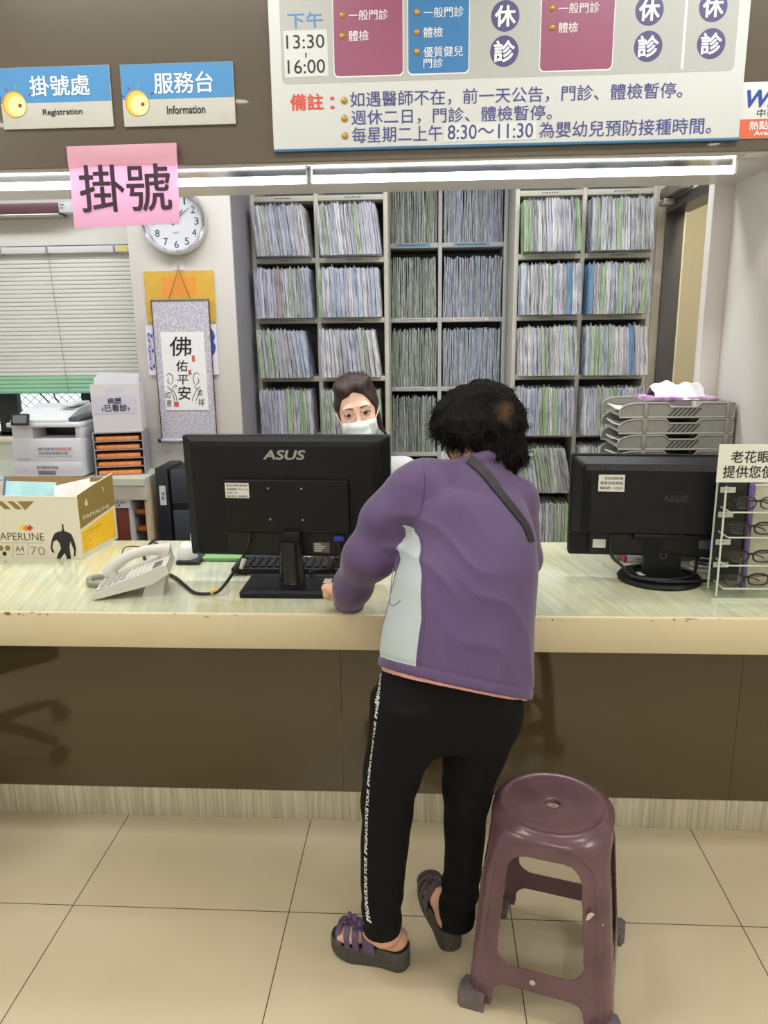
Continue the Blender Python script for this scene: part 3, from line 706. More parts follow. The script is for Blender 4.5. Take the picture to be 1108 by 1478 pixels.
for ci, case, cols in ((0, 'pillar-side', ((L0, L1, 'window-side'), (L2, L3, 'inner'))), (1, 'doorway-side', ((R0, R1, 'inner'), (R2, R3, 'doorway-side')))):
    for co, (x0, x1, side) in enumerate(cols):
        for row in (2, 3, 4, 5, 6, 7):
            if ci == 0 and row > 5: continue
            if ci == 1 and row == 7 and co == 1: continue
            a, b = rows[row]
            if co == 1: a, b = a * .8, b * .9
            if ci == 1: a, b = a * .5, b * .6
            if ci == 1 and row == 6: a, b = (.16, .2) if co == 0 else (.02, .03)
            fill(case, side, x0, x1, ZS[row], LBL[row].replace(' full', ''), PAL_L if ci == 0 else PAL_R, a, b, 100 * ci + 10 * row + co, special=tuple(spec.get((ci, co, row), {}).items()))
# the thin charts packed in the recessed bookcase
mb = MB(); rg = random.Random(77)
MK = ['grey', 'grey green', 'lilac', 'white', 'grey', 'grey']
def thin_chart(mb, x, w, z, h, le, mi, y0):
    nz_ = 7; ph = rg.uniform(0, 6); am = rg.uniform(.0005, .003); vs = []
    for k in range(nz_ + 1):
        t = k / nz_; bx = x + le * h * t + am * math.sin(ph + t * 5)
        for dx, dy in ((-w / 2, 0), (w / 2, 0), (w / 2, .3), (-w / 2, .3)): vs.append((bx + dx, y0 + dy, z + h * t))
    fs = [(0, 3, 2, 1), tuple(nz_ * 4 + q for q in range(4))]
    for k in range(nz_):
        for q in range(4): fs.append((k * 4 + q, k * 4 + (q + 1) % 4, k * 4 + 4 + (q + 1) % 4, k * 4 + 4 + q))
    mb.add(vs, fs, mi)
for z in ZM[1:6]:
    for x0, x1, blue in ((-.206, .060, 0), (.090, .426, 1)):
        x = x0 + .004
        while x < x1 - .008:
            w = rg.uniform(.0035, .008)
            mi = rg.choice([0, 1, 0, 4, 3, 1]) if not blue else rg.choice([2, 2, 0, 2, 3, 5])
            thin_chart(mb, x + w / 2, w, z + .0005, .330 + rg.uniform(-.016, .006), rg.uniform(-.006, .012), mi, YM + .004 + rg.uniform(0, .012)); x += w * 1.05
CHM2 = []
for k, (c1, c2) in (('a', ((196, 202, 196), (128, 134, 132))), ('b', ((182, 194, 176), (120, 132, 120))), ('c', ((200, 202, 222), (138, 140, 166))), ('d', ((218, 220, 220), (156, 158, 162))), ('e', ((150, 156, 154), (96, 102, 104))), ('f', ((194, 208, 222), (128, 144, 164)))):
    CHM2.append(mottled('thin_chart_' + k, c2, c1, scale=(1, 1, .12), nscale=170, rough=.6))
o = mb.build('packed_charts', CHM2); o['kind'] = 'stuff'; o['label'] = 'thin grey and lilac patient charts packed tightly in the recessed bookcase'

# ------------------------------------------------------------------ pillar: clock, calendar, scroll
PY = 1.8
t = thing('wall_clock', 'round silver-rimmed wall clock on the pillar partly behind the pink sign', 'clock', (A(251, 318, PY).x, PY - .02, A(251, 318, PY).z))
cc = A(251, 319, 1.77); R = (A(298, 319, 1.77).x - A(204, 319, 1.77).x) / 2
MC = FRONT(1.798) @ Matrix.Translation((cc.x, cc.z, 0))
MB().lathe([(R * .9, 0), (R, .012), (R, .03), (R * .97, .042), (R * .9, .044), (R * .84, .03), (R * .84, .012), (R * .5, .010)], 56, 0, MC).build('case', mat('chrome_silver', (206, 206, 210), .18, metal=.85), t)
MB().lathe([(R * .85, .012), (R * .85, .014)], 48, 0, MC, False).build('dial', mat('dial_white', (206, 209, 214), .5), t)
b = MB()
for h in range(1, 13):
    a = pi / 2 - h * pi / 6; x, y = math.cos(a) * R * .66, math.sin(a) * R * .66; s_ = R * .085
    text_fit(b, str(h), x - s_ * ((1.3 if h > 9 else .8) if h != 1 else .25), x + s_ * ((1.3 if h > 9 else .8) if h != 1 else .25), y - s_ * 1.2, y + s_ * 1.2, MC @ Matrix.Translation((0, 0, .0142)), 0, .0)
for q in range(60):
    a = q * pi / 30; x, y = math.cos(a) * R * .79, math.sin(a) * R * .79
    b.prism([(math.cos(u) * .0012 + x, math.sin(u) * .0012 + y) for u in (0, pi / 2, pi, 3 * pi / 2)], .0142, .0146, MC)
text_fit(b, 'QUARTZ', -.014, .014, -R * .36, -R * .30, MC @ Matrix.Translation((0, 0, .0142)))
b.build('dial_print', M_TK, t)
for nm, ang, ln, w in (('hour_hand', 38, .42, .006), ('minute_hand', 50, .6, .004)):
    M_ = MC @ Matrix.Rotation(math.radians(90 - ang), 4, 'Z'); MB().prism([(-.02, -w / 2), (R * ln, -w / 4), (R * ln, w / 4), (-.02, w / 2)], .0175 if nm[0] == 'h' else .019, .0183 if nm[0] == 'h' else .0197, M_).build(nm, M_BLACK, t)
MB().lathe([(.006, .0142), (.006, .021)], 16, 0, MC).build('hub', M_BLACK, t)

Y = PY - .004
t = thing('wall_calendar', 'yellow almanac calendar with white day sheets hanging behind the scroll', 'calendar', (A(258, 460, Y).x, PY, A(258, 540, Y).z))
b = MB(); quad_panel(b, 210, 391, 310, 465, Y, .003); b.build('header_card', mottled('yellow_card', (204, 160, 56), (214, 172, 70), nscale=14, rough=.5), t, label='yellow printed header card')
b = MB()
for r_ in range(4):
    for q in range(9): quad_panel(b, 234 + q * 5.6, 400 + r_ * 7, 238.5 + q * 5.6, 405 + r_ * 7, Y - .0032, .0004)
b.build('header_print', mat('orange_print', (236, 140, 60), .5), t)
b = MB(); quad_panel(b, 213, 469, 314, 541, Y, .008); pad = b.build('day_pad', mat('calendar_paper', (222, 220, 232), .6), t, label='white day sheets')
b = MB(); px_text(b, '8', (292, 475, 309, 512), Y - .0084, bold=.05); b.build('numeral', mat('calendar_blue', (60, 80, 160), .5), pad, label='large blue numeral'); b = MB(); px_text(b, '週日', (214, 480, 222, 535), Y - .0084); b.build('lettering', mat('calendar_blue', (60, 80, 160), .5), pad)
t = thing('wall_hook', 'clear adhesive hook on the pillar above the hanging scroll', 'hook', A(257, 384, PY))
b = MB(); quad_panel(b, 249.5, 375, 265, 390, PY - .0005, .0015); b.build('adhesive_pad', mat('clear_pad', (214, 212, 206), .2), t)
h = A(257, 386, PY - .004); b = MB(); b.tube([(h.x, PY - .002, h.z + .012), (h.x, PY - .005, h.z), (h.x, PY - .014, h.z - .006), (h.x, PY - .018, h.z + .004)], .002, 8, res=4); b.build('hook', M_STEEL, t)

Y = PY - .016
t = thing('hanging_scroll', 'grey brocade hanging scroll with black calligraphy and a blessing for peace', 'scroll', (A(260, 530, Y).x, Y, A(260, 640, Y).z))
TL, TR, BL, BR_ = A(217.5, 433, Y), A(301.5, 433, Y), A(229.5, 634, Y), A(311.5, 631, Y)
SW = (TR.x - TL.x) / 2; scx = (TL.x + TR.x) / 2
BL.x, BR_.x = scx - SW, scx + SW
bro = mottled('grey_brocade', (172, 170, 184), (206, 204, 214), nscale=120, rough=.55, lo=.42, hi=.58)
zT, zB = TL.z, BL.z
b = MB(); b.sheet(lambda u, v: (scx - SW + 2 * SW * u, Y - .002 * math.sin(v * 4), zT + (zB - zT) * v), 4, 16, 0, True, .0015); b.build('silk_mount', bro, t)
b = MB()
for x in (scx - SW, scx + SW - .004): b.box((x, Y - .005, zB), (x + .004, Y - .0005, zT))
b.build('edge_border', mat('scroll_brown', (82, 58, 52), .5), t)
pa, pz0, pz1 = .060 / .0975 * SW * 1.02, A(260, 479, Y).z, A(260, 592, Y).z
pw = SW * .755; MB().box((scx - pw, Y - .0042, pz1), (scx + pw, Y - .0025, pz0)).build('paper_panel', mat('rice_paper', (236, 235, 236), .6), t)
for z, r, nm in ((zT, .004, 'top_rod'), (zB - .006, .009, 'bottom_rod')):
    MB().cyl((scx - SW - .001, Y - .004, z), (scx + SW + .001, Y - .004, z), r, n=14).build(nm, bro if nm[0] == 'b' else mat('rod_wood', (150, 132, 120), .5), t)
for x0, x1 in ((scx - SW - .017, scx - SW), (scx + SW, scx + SW + .017)): MB().cyl((x0, Y - .004, zB - .006), (x1, Y - .004, zB - .006), .0095, n=14).build('rod_knob', mat('scroll_wine', (74, 36, 44), .4), t)
hk = A(257.5, 388, PY - .015)
b = MB(); b.tube([(scx - SW * .36, Y - .004, zT + .003), (hk.x, PY - .015, hk.z - .001), (scx + SW * .36, Y - .004, zT + .003)], .0018, 6); b.build('cord', mat('cord_brown', (70, 50, 44), .7), t)
Yt = Y - .0046
def sx(px, py): p = A(px, py, Yt); return p
b = MB()
for s_, r_ in (('佛', (245, 486, 276, 514)), ('佑', (254, 520, 271, 536)), ('平', (256, 541, 272, 555)), ('安', (257, 557, 275, 577))): px_text(b, s_, r_, Yt, bold=.007, shear=.08)
for s_, r_ in (('如', (238, 565, 246, 575)), ('意', (240, 577, 248, 587)), ('吉', (286, 562, 293, 571)), ('祥', (286, 575, 295, 586))): px_text(b, s_, r_, Yt, shear=.08)
def stroke(pts, w=.0012): b.tube([tuple(A(x, y, Yt)) for x, y in pts], lambda q: w * (.4 + math.sin(pi * min(.98, q + .02))), 5, res=4)
stroke([(239, 543), (244, 539), (249, 543), (249, 551), (245, 557)]); stroke([(243, 545), (242, 551), (245, 554)]); stroke([(241, 557), (245, 561), (250, 565)]); stroke([(248, 560), (254, 572), (256, 584)]); stroke([(246, 562), (251, 574), (252, 582)]); stroke([(252, 560), (255, 557), (252, 556), (249, 562)])
stroke([(288, 541), (283, 538), (279, 543), (280, 552), (284, 557)]); stroke([(285, 545), (287, 551), (283, 555)]); stroke([(280, 557), (285, 561), (289, 557)]); stroke([(286, 560), (280, 570), (277, 580)]); stroke([(289, 562), (285, 572), (282, 581)])
b.build('calligraphy', mat('ink_black', (30, 30, 34), .7), t)
b = MB(); quad_panel(b, 251, 580, 258, 587, Yt, .0004); quad_panel(b, 277, 513, 281, 522, Yt, .0004); quad_panel(b, 272, 534, 276, 541, Yt, .0004); b.build('red_seal', mat('seal_red', (206, 96, 80), .6), t)

# ------------------------------------------------------------------ window end: blind, panel, bench
Y = 1.985
t = thing('venetian_blind', 'grey white venetian blind with green lowest slats over the office window', 'blind', (-2.05, Y, 1.3))
bx0, bx1 = -2.75, A(190, 450, Y).x; bx1 = -1.455
zt = A(90, 361, Y).z; zg = A(70, 541.5, Y).z; zb = A(60, 568, Y).z
MB().box((bx0, Y - .02, zt - .016), (bx1, Y + .03, zt + .016), .003).build('headrail', mat('blind_rail', (216, 214, 216), .4), t)
def slats(z0, z1, name, m):
    b = MB(); n = int((z0 - z1) / .0205)
    for k in range(n):
        z = z0 - (k + .5) * (z0 - z1) / n
        b.sheet(lambda u, v: (bx0 + (bx1 - bx0) * u, Y + .008 - .011 * (v - .5) * 2 * .3 - .002 * math.sin(v * pi), z + .0135 * (.5 - v) * 2 * .93), 1, 4, 0, True, .0007)
    return b.build(name, m, t)
slats(zt - .018, zg, 'slats', mat('blind_slat', (214, 214, 208), .45)); slats(zg, zb + .012, 'green_slats', mat('blind_slat_green', (150, 200, 168), .45))
MB().box((bx0, Y - .008, zb), (bx1, Y + .02, zb + .012), .003).build('bottom_rail', mat('blind_slat_green2', (130, 180, 150), .45), t)
for x in (A(75, 400, Y).x, -2.6): MB().cyl((x, Y - .018, zt), (x + .03, Y - .018, zb), .0016, n=6).build('ladder_cord', mat('cord_grey', (150, 150, 146), .6), t)
for x in (A(3, 362, Y).x, A(70, 362, Y).x, A(167, 362, Y).x): MB().box((x - .006, Y - .024, zt - .02), (x + .006, Y + .03, zt + .022), .003).build('bracket', mat('bracket_grey', (150, 148, 144), .4), t)
b = MB(); quad_panel(b, 169, 355, 183, 363, Y - .022, .002); b.build('paper_tag', mat('yellow_tag', (222, 214, 120), .5), t)
Y = 1.96
t = thing('display_strip', 'long maroon strip panel with silver lower edge high above the blind', 'display panel', (-2.2, 2.05, A(40, 310, Y).z))
za, zb_ = A(40, 293, Y).z, A(40, 309, Y).z; xr = A(84, 300, Y).x
MB().box((-2.9, Y, zb_), (xr, 2.05, za), .004).build('front_panel', mottled('maroon_panel', (98, 66, 72), (108, 74, 80), scale=(1, 1, 12), nscale=20, rough=.4), t)
MB().box((-2.9, Y - .004, zb_ - .012), (xr, 2.05, zb_), .003).build('silver_edge', M_STEEL, t)
MB().box((xr, Y + .002, zb_ + .004), (A(110, 302, Y).x, 2.05, za), .003).build('label_plate', M_SIGNW, t)
b = MB(); px_text(b, '號碼', (86, 294, 92, 297), Y + .0015); px_text(b, '診間', (86, 299, 91, 302), Y + .0015); b.build('lettering', M_TK, t)

BZ = .872; BY = 1.5
t = thing('side_bench', 'cream bench under the window holding the printer', 'bench', (-2.2, 1.75, 0))
xr = A(208, 694, BY).x
MB().prism([(-3.2, BY), (xr, BY), (xr, 1.79), (WX - .006, 1.79), (WX - .006, 2.045), (-3.2, 2.045)], BZ - .032, BZ).build('worktop', mat('bench_top', (206, 212, 196), .25), t)
MB().box((-3.2, BY + .012, BZ - .105), (xr, BY + .03, BZ - .033), .002).build('apron', mat('bench_cream', (208, 204, 192), .5), t)
MB().box((xr - .02, BY + .03, 0), (xr, 1.79, BZ - .033), .002).build('end_panel', mat('bench_cream2', (196, 178, 150), .5), t)
xd0, xd1 = A(148, 750, 1.54).x, A(189, 750, 1.54).x
MB().box((xd0 - .3, 1.52, .03), (xd1, 1.54, BZ - .106), .002).build('cabinet_door', mottled('red_brown_wood', (92, 42, 32), (112, 54, 40), scale=(8, 8, .8), nscale=6, rough=.4), t, label='red-brown wooden cabinet door')
MB().box((xd1, 1.52, 0), (xd1 + .018, 1.9 if xd1 < WX else 1.79, BZ - .106), .002).build('partition', mat('bench_grey', (176, 176, 180), .5), t)
b = MB(); quad_panel(b, 160, 716.5, 187, 733, 1.518, .001); pl = b.build('paper_label', M_SIGNW, t)
b = MB()
for y in (719, 723.5, 728): px_text(b, '病歷資料' if y < 727 else '表單', (163, y, 182 if y < 727 else 174, y + 3.2), 1.5165)
b.build('lettering', M_TK, pl)
for y in (733, 757):
    p, q = A(191, y, 1.6), A(206, y, 1.6)
    o = MB().box((xd1 + .022, 1.552, p.z - .02), (xr - .024, 1.745, p.z), .003).build('letter_file', mat('file_orange', (190, 106, 50), .5)); tag(o, 'orange flat file on a shelf under the bench, ' + ('upper of two' if y < 740 else 'lower of two'), 'file')
    MB().box((xd1 + .018, 1.55, p.z - .03), (xr - .02, 1.75, p.z - .0205)).build('shelf', mat('bench_dark', (44, 46, 56), .5), t)
MB().box((xd1 + .018, 1.75, .05), (xr - .02, 1.785, BZ - .106)).build('back_panel', mat('bench_dark', (44, 46, 56), .5), t)

# printer
px0, px1 = A(17, 650, 1.53).x, A(117.5, 650, 1.53).x; PD0, PD1 = 1.53, 1.83
z = lambda y, Y=1.53: A(70, y, Y).z
t = thing('office_printer', 'white multifunction laser printer with a tilted touch screen on the bench', 'printer', ((px0 + px1) / 2, 1.7, BZ))
M_PR = mat('printer_white', (214, 214, 222), .4); M_PRL = mat('printer_lid', (226, 228, 232), .4)
zt = A(70, 633, 1.53).z
MB().box((px0, PD0, BZ + .006), (px1, PD1, zt), .008).build('body', M_PR, t)
MB().box((px0 + .004, PD0 - .0015, BZ + .008), (px1 - .004, PD0 + .004, A(70, 667, 1.53).z), .002).build('paper_tray', M_PR, t)
MB().box((A(56, 683, 1.53).x, PD0 - .004, A(70, 684, 1.53).z - .004), (A(81, 683, 1.53).x, PD0, A(70, 679, 1.53).z), .001).build('tray_handle', mat('printer_grey', (120, 120, 130), .4), t)
b = MB(); quad_panel(b, 53, 645, 105, 658, PD0 - .0012, .0006); nb = b.build('notice_label', M_SIGNW, t)
b = MB(); px_text(b, '請勿使用', (55, 646, 78, 650.5), PD0 - .0024); px_text(b, '列印請使用雙面功能', (56, 652, 98, 656.5), PD0 - .0024); b.build('lettering', M_NAVY, nb)
b = MB(); px_text(b, '環保節能印表', (79, 646, 103, 650.5), PD0 - .0024); b.build('lettering', M_RED, nb)
b = MB(); px_text(b, '處方箋專用印表機', (53, 672.5, 84, 677), PD0 - .002); px_text(b, 'LaserJet', (26, 661.5, 43, 664), PD0 - .002); b.build('lettering', M_TK, t)
zl0, zl1 = A(70, 617, 1.53).z, A(70, 602, 1.53).z
for a, c in ((px0 + .004, A(45, 620, 1.53).x), (A(106, 620, 1.53).x, px1)): MB().box((a, PD0 + .012, zt - .004), (c, PD1, zl0), .004).build('side_column', M_PR, t)
MB().box((px0 + .07, PD0 + .14, zt - .002), (px1 - .03, PD1, zl0), .002).build('output_cavity', M_BLACK, t)
MB().box((px0 - .012, PD0 - .004, zl0), (px1 + .004, PD1, zl0 + .022), .006).build('scanner_bed', M_PRL, t)
b = MB(); b.prism([(PD0 + .0, zl0 + .022), (PD1, zl0 + .022), (PD1, zl0 + .088), (PD0 + .16, zl0 + .075), (PD0 + .0, zl0 + .034)], px0 + .01, px1 - .06, Matrix(((0, 0, 1, 0), (1, 0, 0, 0), (0, 1, 0, 0), (0, 0, 0, 1)))); b.build('feeder_lid', M_PRL, t)
MB().box((px1 - .16, PD0 + .03, zl0 + .023), (px1 - .004, PD1, zl0 + .042), .004).build('feeder_tray', mat('printer_dark', (70, 72, 78), .4), t)
MB().box((px1 - .14, PD0 + .12, zl0 + .086), (px1 - .07, PD0 + .3, zl0 + .1), .004).build('feeder_cover', M_PRL, t)
sc_ = A(28, 606, 1.5); Ms = Matrix.Translation((sc_.x, 1.505, sc_.z)) @ Matrix.Rotation(math.radians(-18), 4, 'X')
MB().box((-.042, -.008, -.028), (.044, .008, .028), .006, M=Ms).build('touch_screen', M_BLACK, t)
MB().box((-.03, -.0092, -.018), (.034, -.0075, .019), M=Ms).build('screen', mat('screen_grey', (110, 116, 126), .2), t)

# drawer unit with orange folders and the magazine file on it
x0, x1 = A(135.5, 655, 1.56).x, A(204, 655, 1.56).x; zt = A(170, 625, 1.56).z
t = thing('letter_sorter', 'grey letter sorter with five orange folders beside the printer', 'letter sorter', ((x0 + x1) / 2, 1.64, BZ)); Mg = mat('sorter_grey', (156, 158, 164), .4)
for a in (x0, x1 - .005): MB().box((a, 1.56, BZ), (a + .005, 1.735, zt)).build('side_panel', Mg, t)
MB().box((x0 + .005, 1.73, BZ), (x1 - .005, 1.735, zt)).build('back_panel', mat('sorter_back', (70, 70, 76), .5), t)
nn = 5; pt = (zt - BZ - .004) / nn
for k in range(nn + 1): MB().box((x0 + .005, 1.562, BZ + k * pt), (x1 - .005, 1.73, BZ + k * pt + .004)).build('tray', Mg, t)
for k in range(nn):
    zz = BZ + k * pt + .0045
    o = MB().box((x0 + .012, 1.566, zz), (x1 - .02, 1.72, zz + .019), .003).build('orange_folder', mottled('folder_orange', (226, 130, 66), (238, 158, 96), scale=(2, 1, 1), nscale=26, rough=.5))
    tag(o, f'orange folder in the grey letter sorter, {("lowest", "second from the bottom", "middle", "second from the top", "topmost")[k]} of five', 'folder', 'orange folders in the letter sorter')
xa, xb = A(134, 600, 1.57).x, A(200, 600, 1.57).x; zt2 = A(166, 555, 1.57).z
t = thing('magazine_file', 'white magazine file labelled for seen charts on top of the letter sorter', 'file box', ((xa + xb) / 2, 1.66, zt + .0005)); Mf = mat('file_white', (214, 210, 210), .5); z0 = zt + .001
hx0, hx1, hz0, hz1 = A(152, 565, 1.57).x, A(177, 565, 1.57).x, A(165, 569, 1.57).z, A(165, 559.5, 1.57).z
b = MB()
b.box((xa, 1.57, z0), (xb, 1.574, hz0)).box((xa, 1.57, hz1), (xb, 1.574, zt2)).box((xa, 1.57, hz0), (hx0, 1.574, hz1)).box((hx1, 1.57, hz0), (xb, 1.574, hz1))
b.box((xa, 1.574, z0), (xa + .004, 1.73, zt2)).box((xb - .004, 1.574, z0), (xb, 1.73, zt2)).box((xa + .004, 1.776, z0), (xb - .004, 1.78, zt2)).box((xa + .004, 1.574, z0), (xb - .004, 1.776, z0 + .004))
b.build('box_body', Mf, t)
b = MB(); quad_panel(b, 134.5, 571.5, 193, 598, 1.5695, .0006); lb = b.build('paper_label', mat('label_lilac', (204, 200, 222), .5), t)
b = MB(); px_text(b, '病歷', (154, 575, 173, 583.5), 1.568, bold=.02); px_text(b, '‹已看診›', (146, 584.5, 184, 594.5), 1.568, bold=.02); b.build('lettering', M_TK, lb)
for k in range(3):
    o = MB().sheet(lambda u, v, k=k: (xa + .012 + .004 * k + (xb - xa - .03) * u, 1.62 + .03 * k + .004 * math.sin(u * 5 + k), z0 + .012 + (zt2 - z0 + .03 + .008 * k - .012) * v + .004 * math.sin(u * 3 + k)), 8, 6, 0, True, .002).build('paper_sheaf', mat('paper_cool', (226, 226, 234), .6))
    tag(o, f'white paper sheaf standing in the magazine file, {("front", "middle", "rear")[k]} one', 'paper', 'papers in the magazine file')

# the sorter and the file on it stand turned towards the counter
def spin(objs, pivot, ang):
    R_ = Matrix.Translation(pivot) @ Matrix.Rotation(ang, 4, 'Z') @ Matrix.Translation(-pivot)
    for o in objs:
        m_ = R_ @ o.matrix_basis; o.location = m_.translation; o.rotation_euler = (0, 0, o.rotation_euler.z + ang)
spin([o for o in COL.objects if o.parent is None and o.name.split('.')[0] in ('letter_sorter', 'orange_folder', 'magazine_file') or (o.name.split('.')[0] == 'paper_sheaf' and 'magazine' in o.get('label', ''))], Vector((x0 - .35, 1.56 - .0, 0)) if False else Vector((x0, 1.56, 0)), math.radians(13))

# dark cabinet at the foot of the pillar
Y = 1.56
t = thing('dark_cabinet', 'black cabinet with two grey drawer fronts in front of the pillar', 'cabinet', (A(250, 720, Y).x, 1.66, 0))
xa, xm, xb = A(225, 700, Y).x, A(242.5, 700, Y).x, A(300, 700, Y).x; zt = A(235, 676, Y).z
MB().box((xa, Y, 0), (xm, 1.79, zt), .003).build('side_post', mat('cabinet_black', (26, 30, 40), .4), t)
MB().box((xm, Y + .02, 0), (xb, 1.79, zt - .01), .003).build('carcass', mat('cabinet_black2', (20, 22, 28), .5), t)
for y0, y1 in ((679, 727), (737, 800)):
    b = MB(); z1, z0 = A(260, y0, Y).z, A(260, y1, Y).z; b.box((xm + .012, Y + .004, z0), (xb - .006, Y + .02, z1), .004); b.build('drawer_front', mottled('drawer_grey', (50, 54, 66), (62, 66, 78), nscale=260, rough=.5), t)
b = MB(); quad_panel(b, 230.5, 701, 239.5, 729, Y - .0008, .0008); lb = b.build('paper_label', M_SIGNW, t)
b = MB(); px_text(b, '病', (233, 710, 237.5, 715), Y - .002); px_text(b, '歷', (233, 717, 237.5, 722), Y - .002); b.build('lettering', M_TK, lb)
# ------------------------------------------------------------------ things on the counter
M_MON = mottled('monitor_black', (12, 14, 18), (16, 18, 22), nscale=180, rough=.45, spec=.3); M_MONB = mat('monitor_bezel', (26, 28, 31), .35); M_CABLE = mat('cable_black', (22, 22, 23), .5)
M_LBLW = mat('label_white', (214, 214, 206), .5); M_VGA = mat('vga_blue', (40, 58, 150), .45); M_PORT = mat('port_dark', (12, 12, 12), .6)
def pxbox(mb, x0, y0, x1, y1, Y0, Y1, bev=0., mi=0, Yr=None):
    Yr = Y0 if Yr is None else Yr; xm, ym = (x0 + x1) / 2, (y0 + y1) / 2
    return mb.box((A(x0, ym, Yr).x, Y0, A(xm, y1, Yr).z), (A(x1, ym, Yr).x, Y1, A(xm, y0, Yr).z), bev, mi)
# --- large monitor seen from behind
ML, MR, MT, MBt = A(268, 720, .27).x, A(564, 720, .27).x, A(416, 628, .27).z, A(416, 803, .27).z
mcx, mcz = (ML + MR) / 2, (MT + MBt) / 2; MW, MH = MR - ML, MT - MBt
t = thing('monitor', 'large black monitor seen from behind with a tapered stand and pale logo', 'monitor', (mcx, .27, CH))
MM = Matrix.Translation((mcx, .265, mcz)) @ Matrix.Rotation(math.radians(-3), 4, 'Z') @ Matrix.Rotation(math.radians(2), 4, 'X') @ Matrix(((1, 0, 0, 0), (0, 0, -1, 0), (0, 1, 0, 0), (0, 0, 0, 1)))
hw, hh = MW / 2, MH / 2
b = MB(); b.prism(rrect(-hw, -hh, hw, hh, .006), -.03, -.004, MM); b.build('screen_panel', M_MONB, t)
def hump(P, Q, z0, z1, M, n=24):      # back shell: soft sides
    k = len(P); vs = [(x, y, z0) for x, y in P] + [(x * .5 + q[0] * .5, y * .5 + q[1] * .5, z0 + (z1 - z0) * .82) for (x, y), q in zip(P, Q)] + [(x, y, z1) for x, y in Q]
    fs = [list(range(k))[::-1], [2 * k + i for i in range(k)]]
    for r in range(2): fs += [(r * k + i, r * k + (i + 1) % k, (r + 1) * k + (i + 1) % k, (r + 1) * k + i) for i in range(k)]
    return MB().add(vs, fs, 0, False, M)
hump(rrect(-hw + .002, -hh + .002, hw - .002, hh - .002, .006), rrect(-hw + .05, -hh + .012, hw - .05, hh - .03, .02), -.004, .012, MM).build('back_shell', M_MON, t)
cx0, cx1, cy0, cy1 = -hw * .62, hw * .62, -hh * .57, hh * .165
hump(rrect(cx0, cy0, cx1, cy1 + .03, .012), rrect(cx0 + .005, cy0 + .004, cx1 - .005, cy1 + .024, .012), .0, .026, MM).build('back_cover', M_MON, t)
b = MB(); b.prism(rrect(cx0 + .004, -hh * .95, cx1 - .004, cy0 - .002, .004), .008, .0135, MM); b.build('port_bay', M_PORT, t)
b = MB(); text_fit(b, 'ASUS', -.062, .062, hh - .068, hh - .041, MM @ Matrix.Translation((0, 0, .0128)), 0, .03, .2); b.build('logo', mat('logo_grey', (150, 148, 142), .4), t)
b = MB(); b.box((cx0 + .012, cy1 - .028, .0262), (cx0 + .084, cy1 + .018, .0268), 0, 0, MM); lb = b.build('asset_label', M_LBLW, t)
b = MB()
for k, s_ in enumerate(('資訊設備財產標籤', '財產編號 3051-112', '年限 4 年', '使用單位 掛號櫃台')): text_fit(b, s_, cx0 + .016, cx0 + (.08 if k != 2 else .05), cy1 + .007 - .011 * k, cy1 + .014 - .011 * k, MM @ Matrix.Translation((0, 0, .027)), 0, 0)
b.build('lettering', M_TK, lb)
for x, y in ((-.05, .033), (.05, .033), (-.048, -.062), (.05, -.062)): MB().lathe([(.003, .0255), (.003, .0268), (.001, .0266)], 12, 0, MM @ Matrix.Translation((x, y, 0))).build('mount_screw', M_STEEL, t)
b = MB(); b.box((.075, -hh * .9, .0136), (.125, -hh * .9 + .032, .014), 0, 0, MM); q = b.build('rating_label', mat('label_dim', (96, 90, 80), .5), t)
b = MB()
for k in range(4): b.box((.079, -hh * .9 + .004 + k * .007, .0141), (.1 + .006 * (k % 3), -hh * .9 + .007 + k * .007, .0144), 0, 0, MM)
b.build('label_print', M_LBLW, q)
b = MB(); b.box((.142, cy0 - .022, .012), (.172, cy0 - .006, .030), .003, 0, MM); b.build('video_plug', M_VGA, t)
cp = lambda x, y, z: tuple(MM @ Vector((x, y, z)))
b = MB(); b.tube([cp(.157, cy0 - .018, .028), cp(.154, -hh - .01, .034), cp(.10, -hh - .035, .02), cp(.05, -hh - .06, -.03)], .004, 8, res=6)
b.cyl(cp(.148, -hh * .98, .032), cp(.128, -hh - .022, .03), .0075, .0075, 10); b.build('video_cable', M_CABLE, t)
# stand
sx_ = A(420, 838, .2).x; sy_ = .2
b = MB(); bw, bd = .14, .088
b.prism(rrect(sx_ - bw, .123, sx_ + bw, .123 + 2 * bd, .012), CH + .0005, CH + .014)
vs = rrect(sx_ - bw, .123, sx_ + bw, .123 + 2 * bd, .012); vt = rrect(sx_ - bw + .012, .133, sx_ + bw - .012, .123 + 2 * bd - .01, .012); k = len(vs)
b.add([(x, y, CH + .014) for x, y in vs] + [(x, y, CH + .02) for x, y in vt], [[k + i for i in range(k)]] + [(i, (i + 1) % k, k + (i + 1) % k, k + i) for i in range(k)])
b.build('stand_base', M_MON, t)
b = MB(); b.lathe([(.042, 0), (.040, .004), (.037, .05), (.033, .118), (.0315, .124), (.001, .126)], 32, 0, Matrix.Translation((sx_, .222, CH + .0195)), True, 1, .8); b.build('stand_column', mat('column_black', (20, 20, 21), .22), t)
b = MB(); b.box((sx_ - .028, .225, CH + .1), (sx_ + .028, .262, MBt + .09), .006); b.build('stand_neck', M_MON, t)
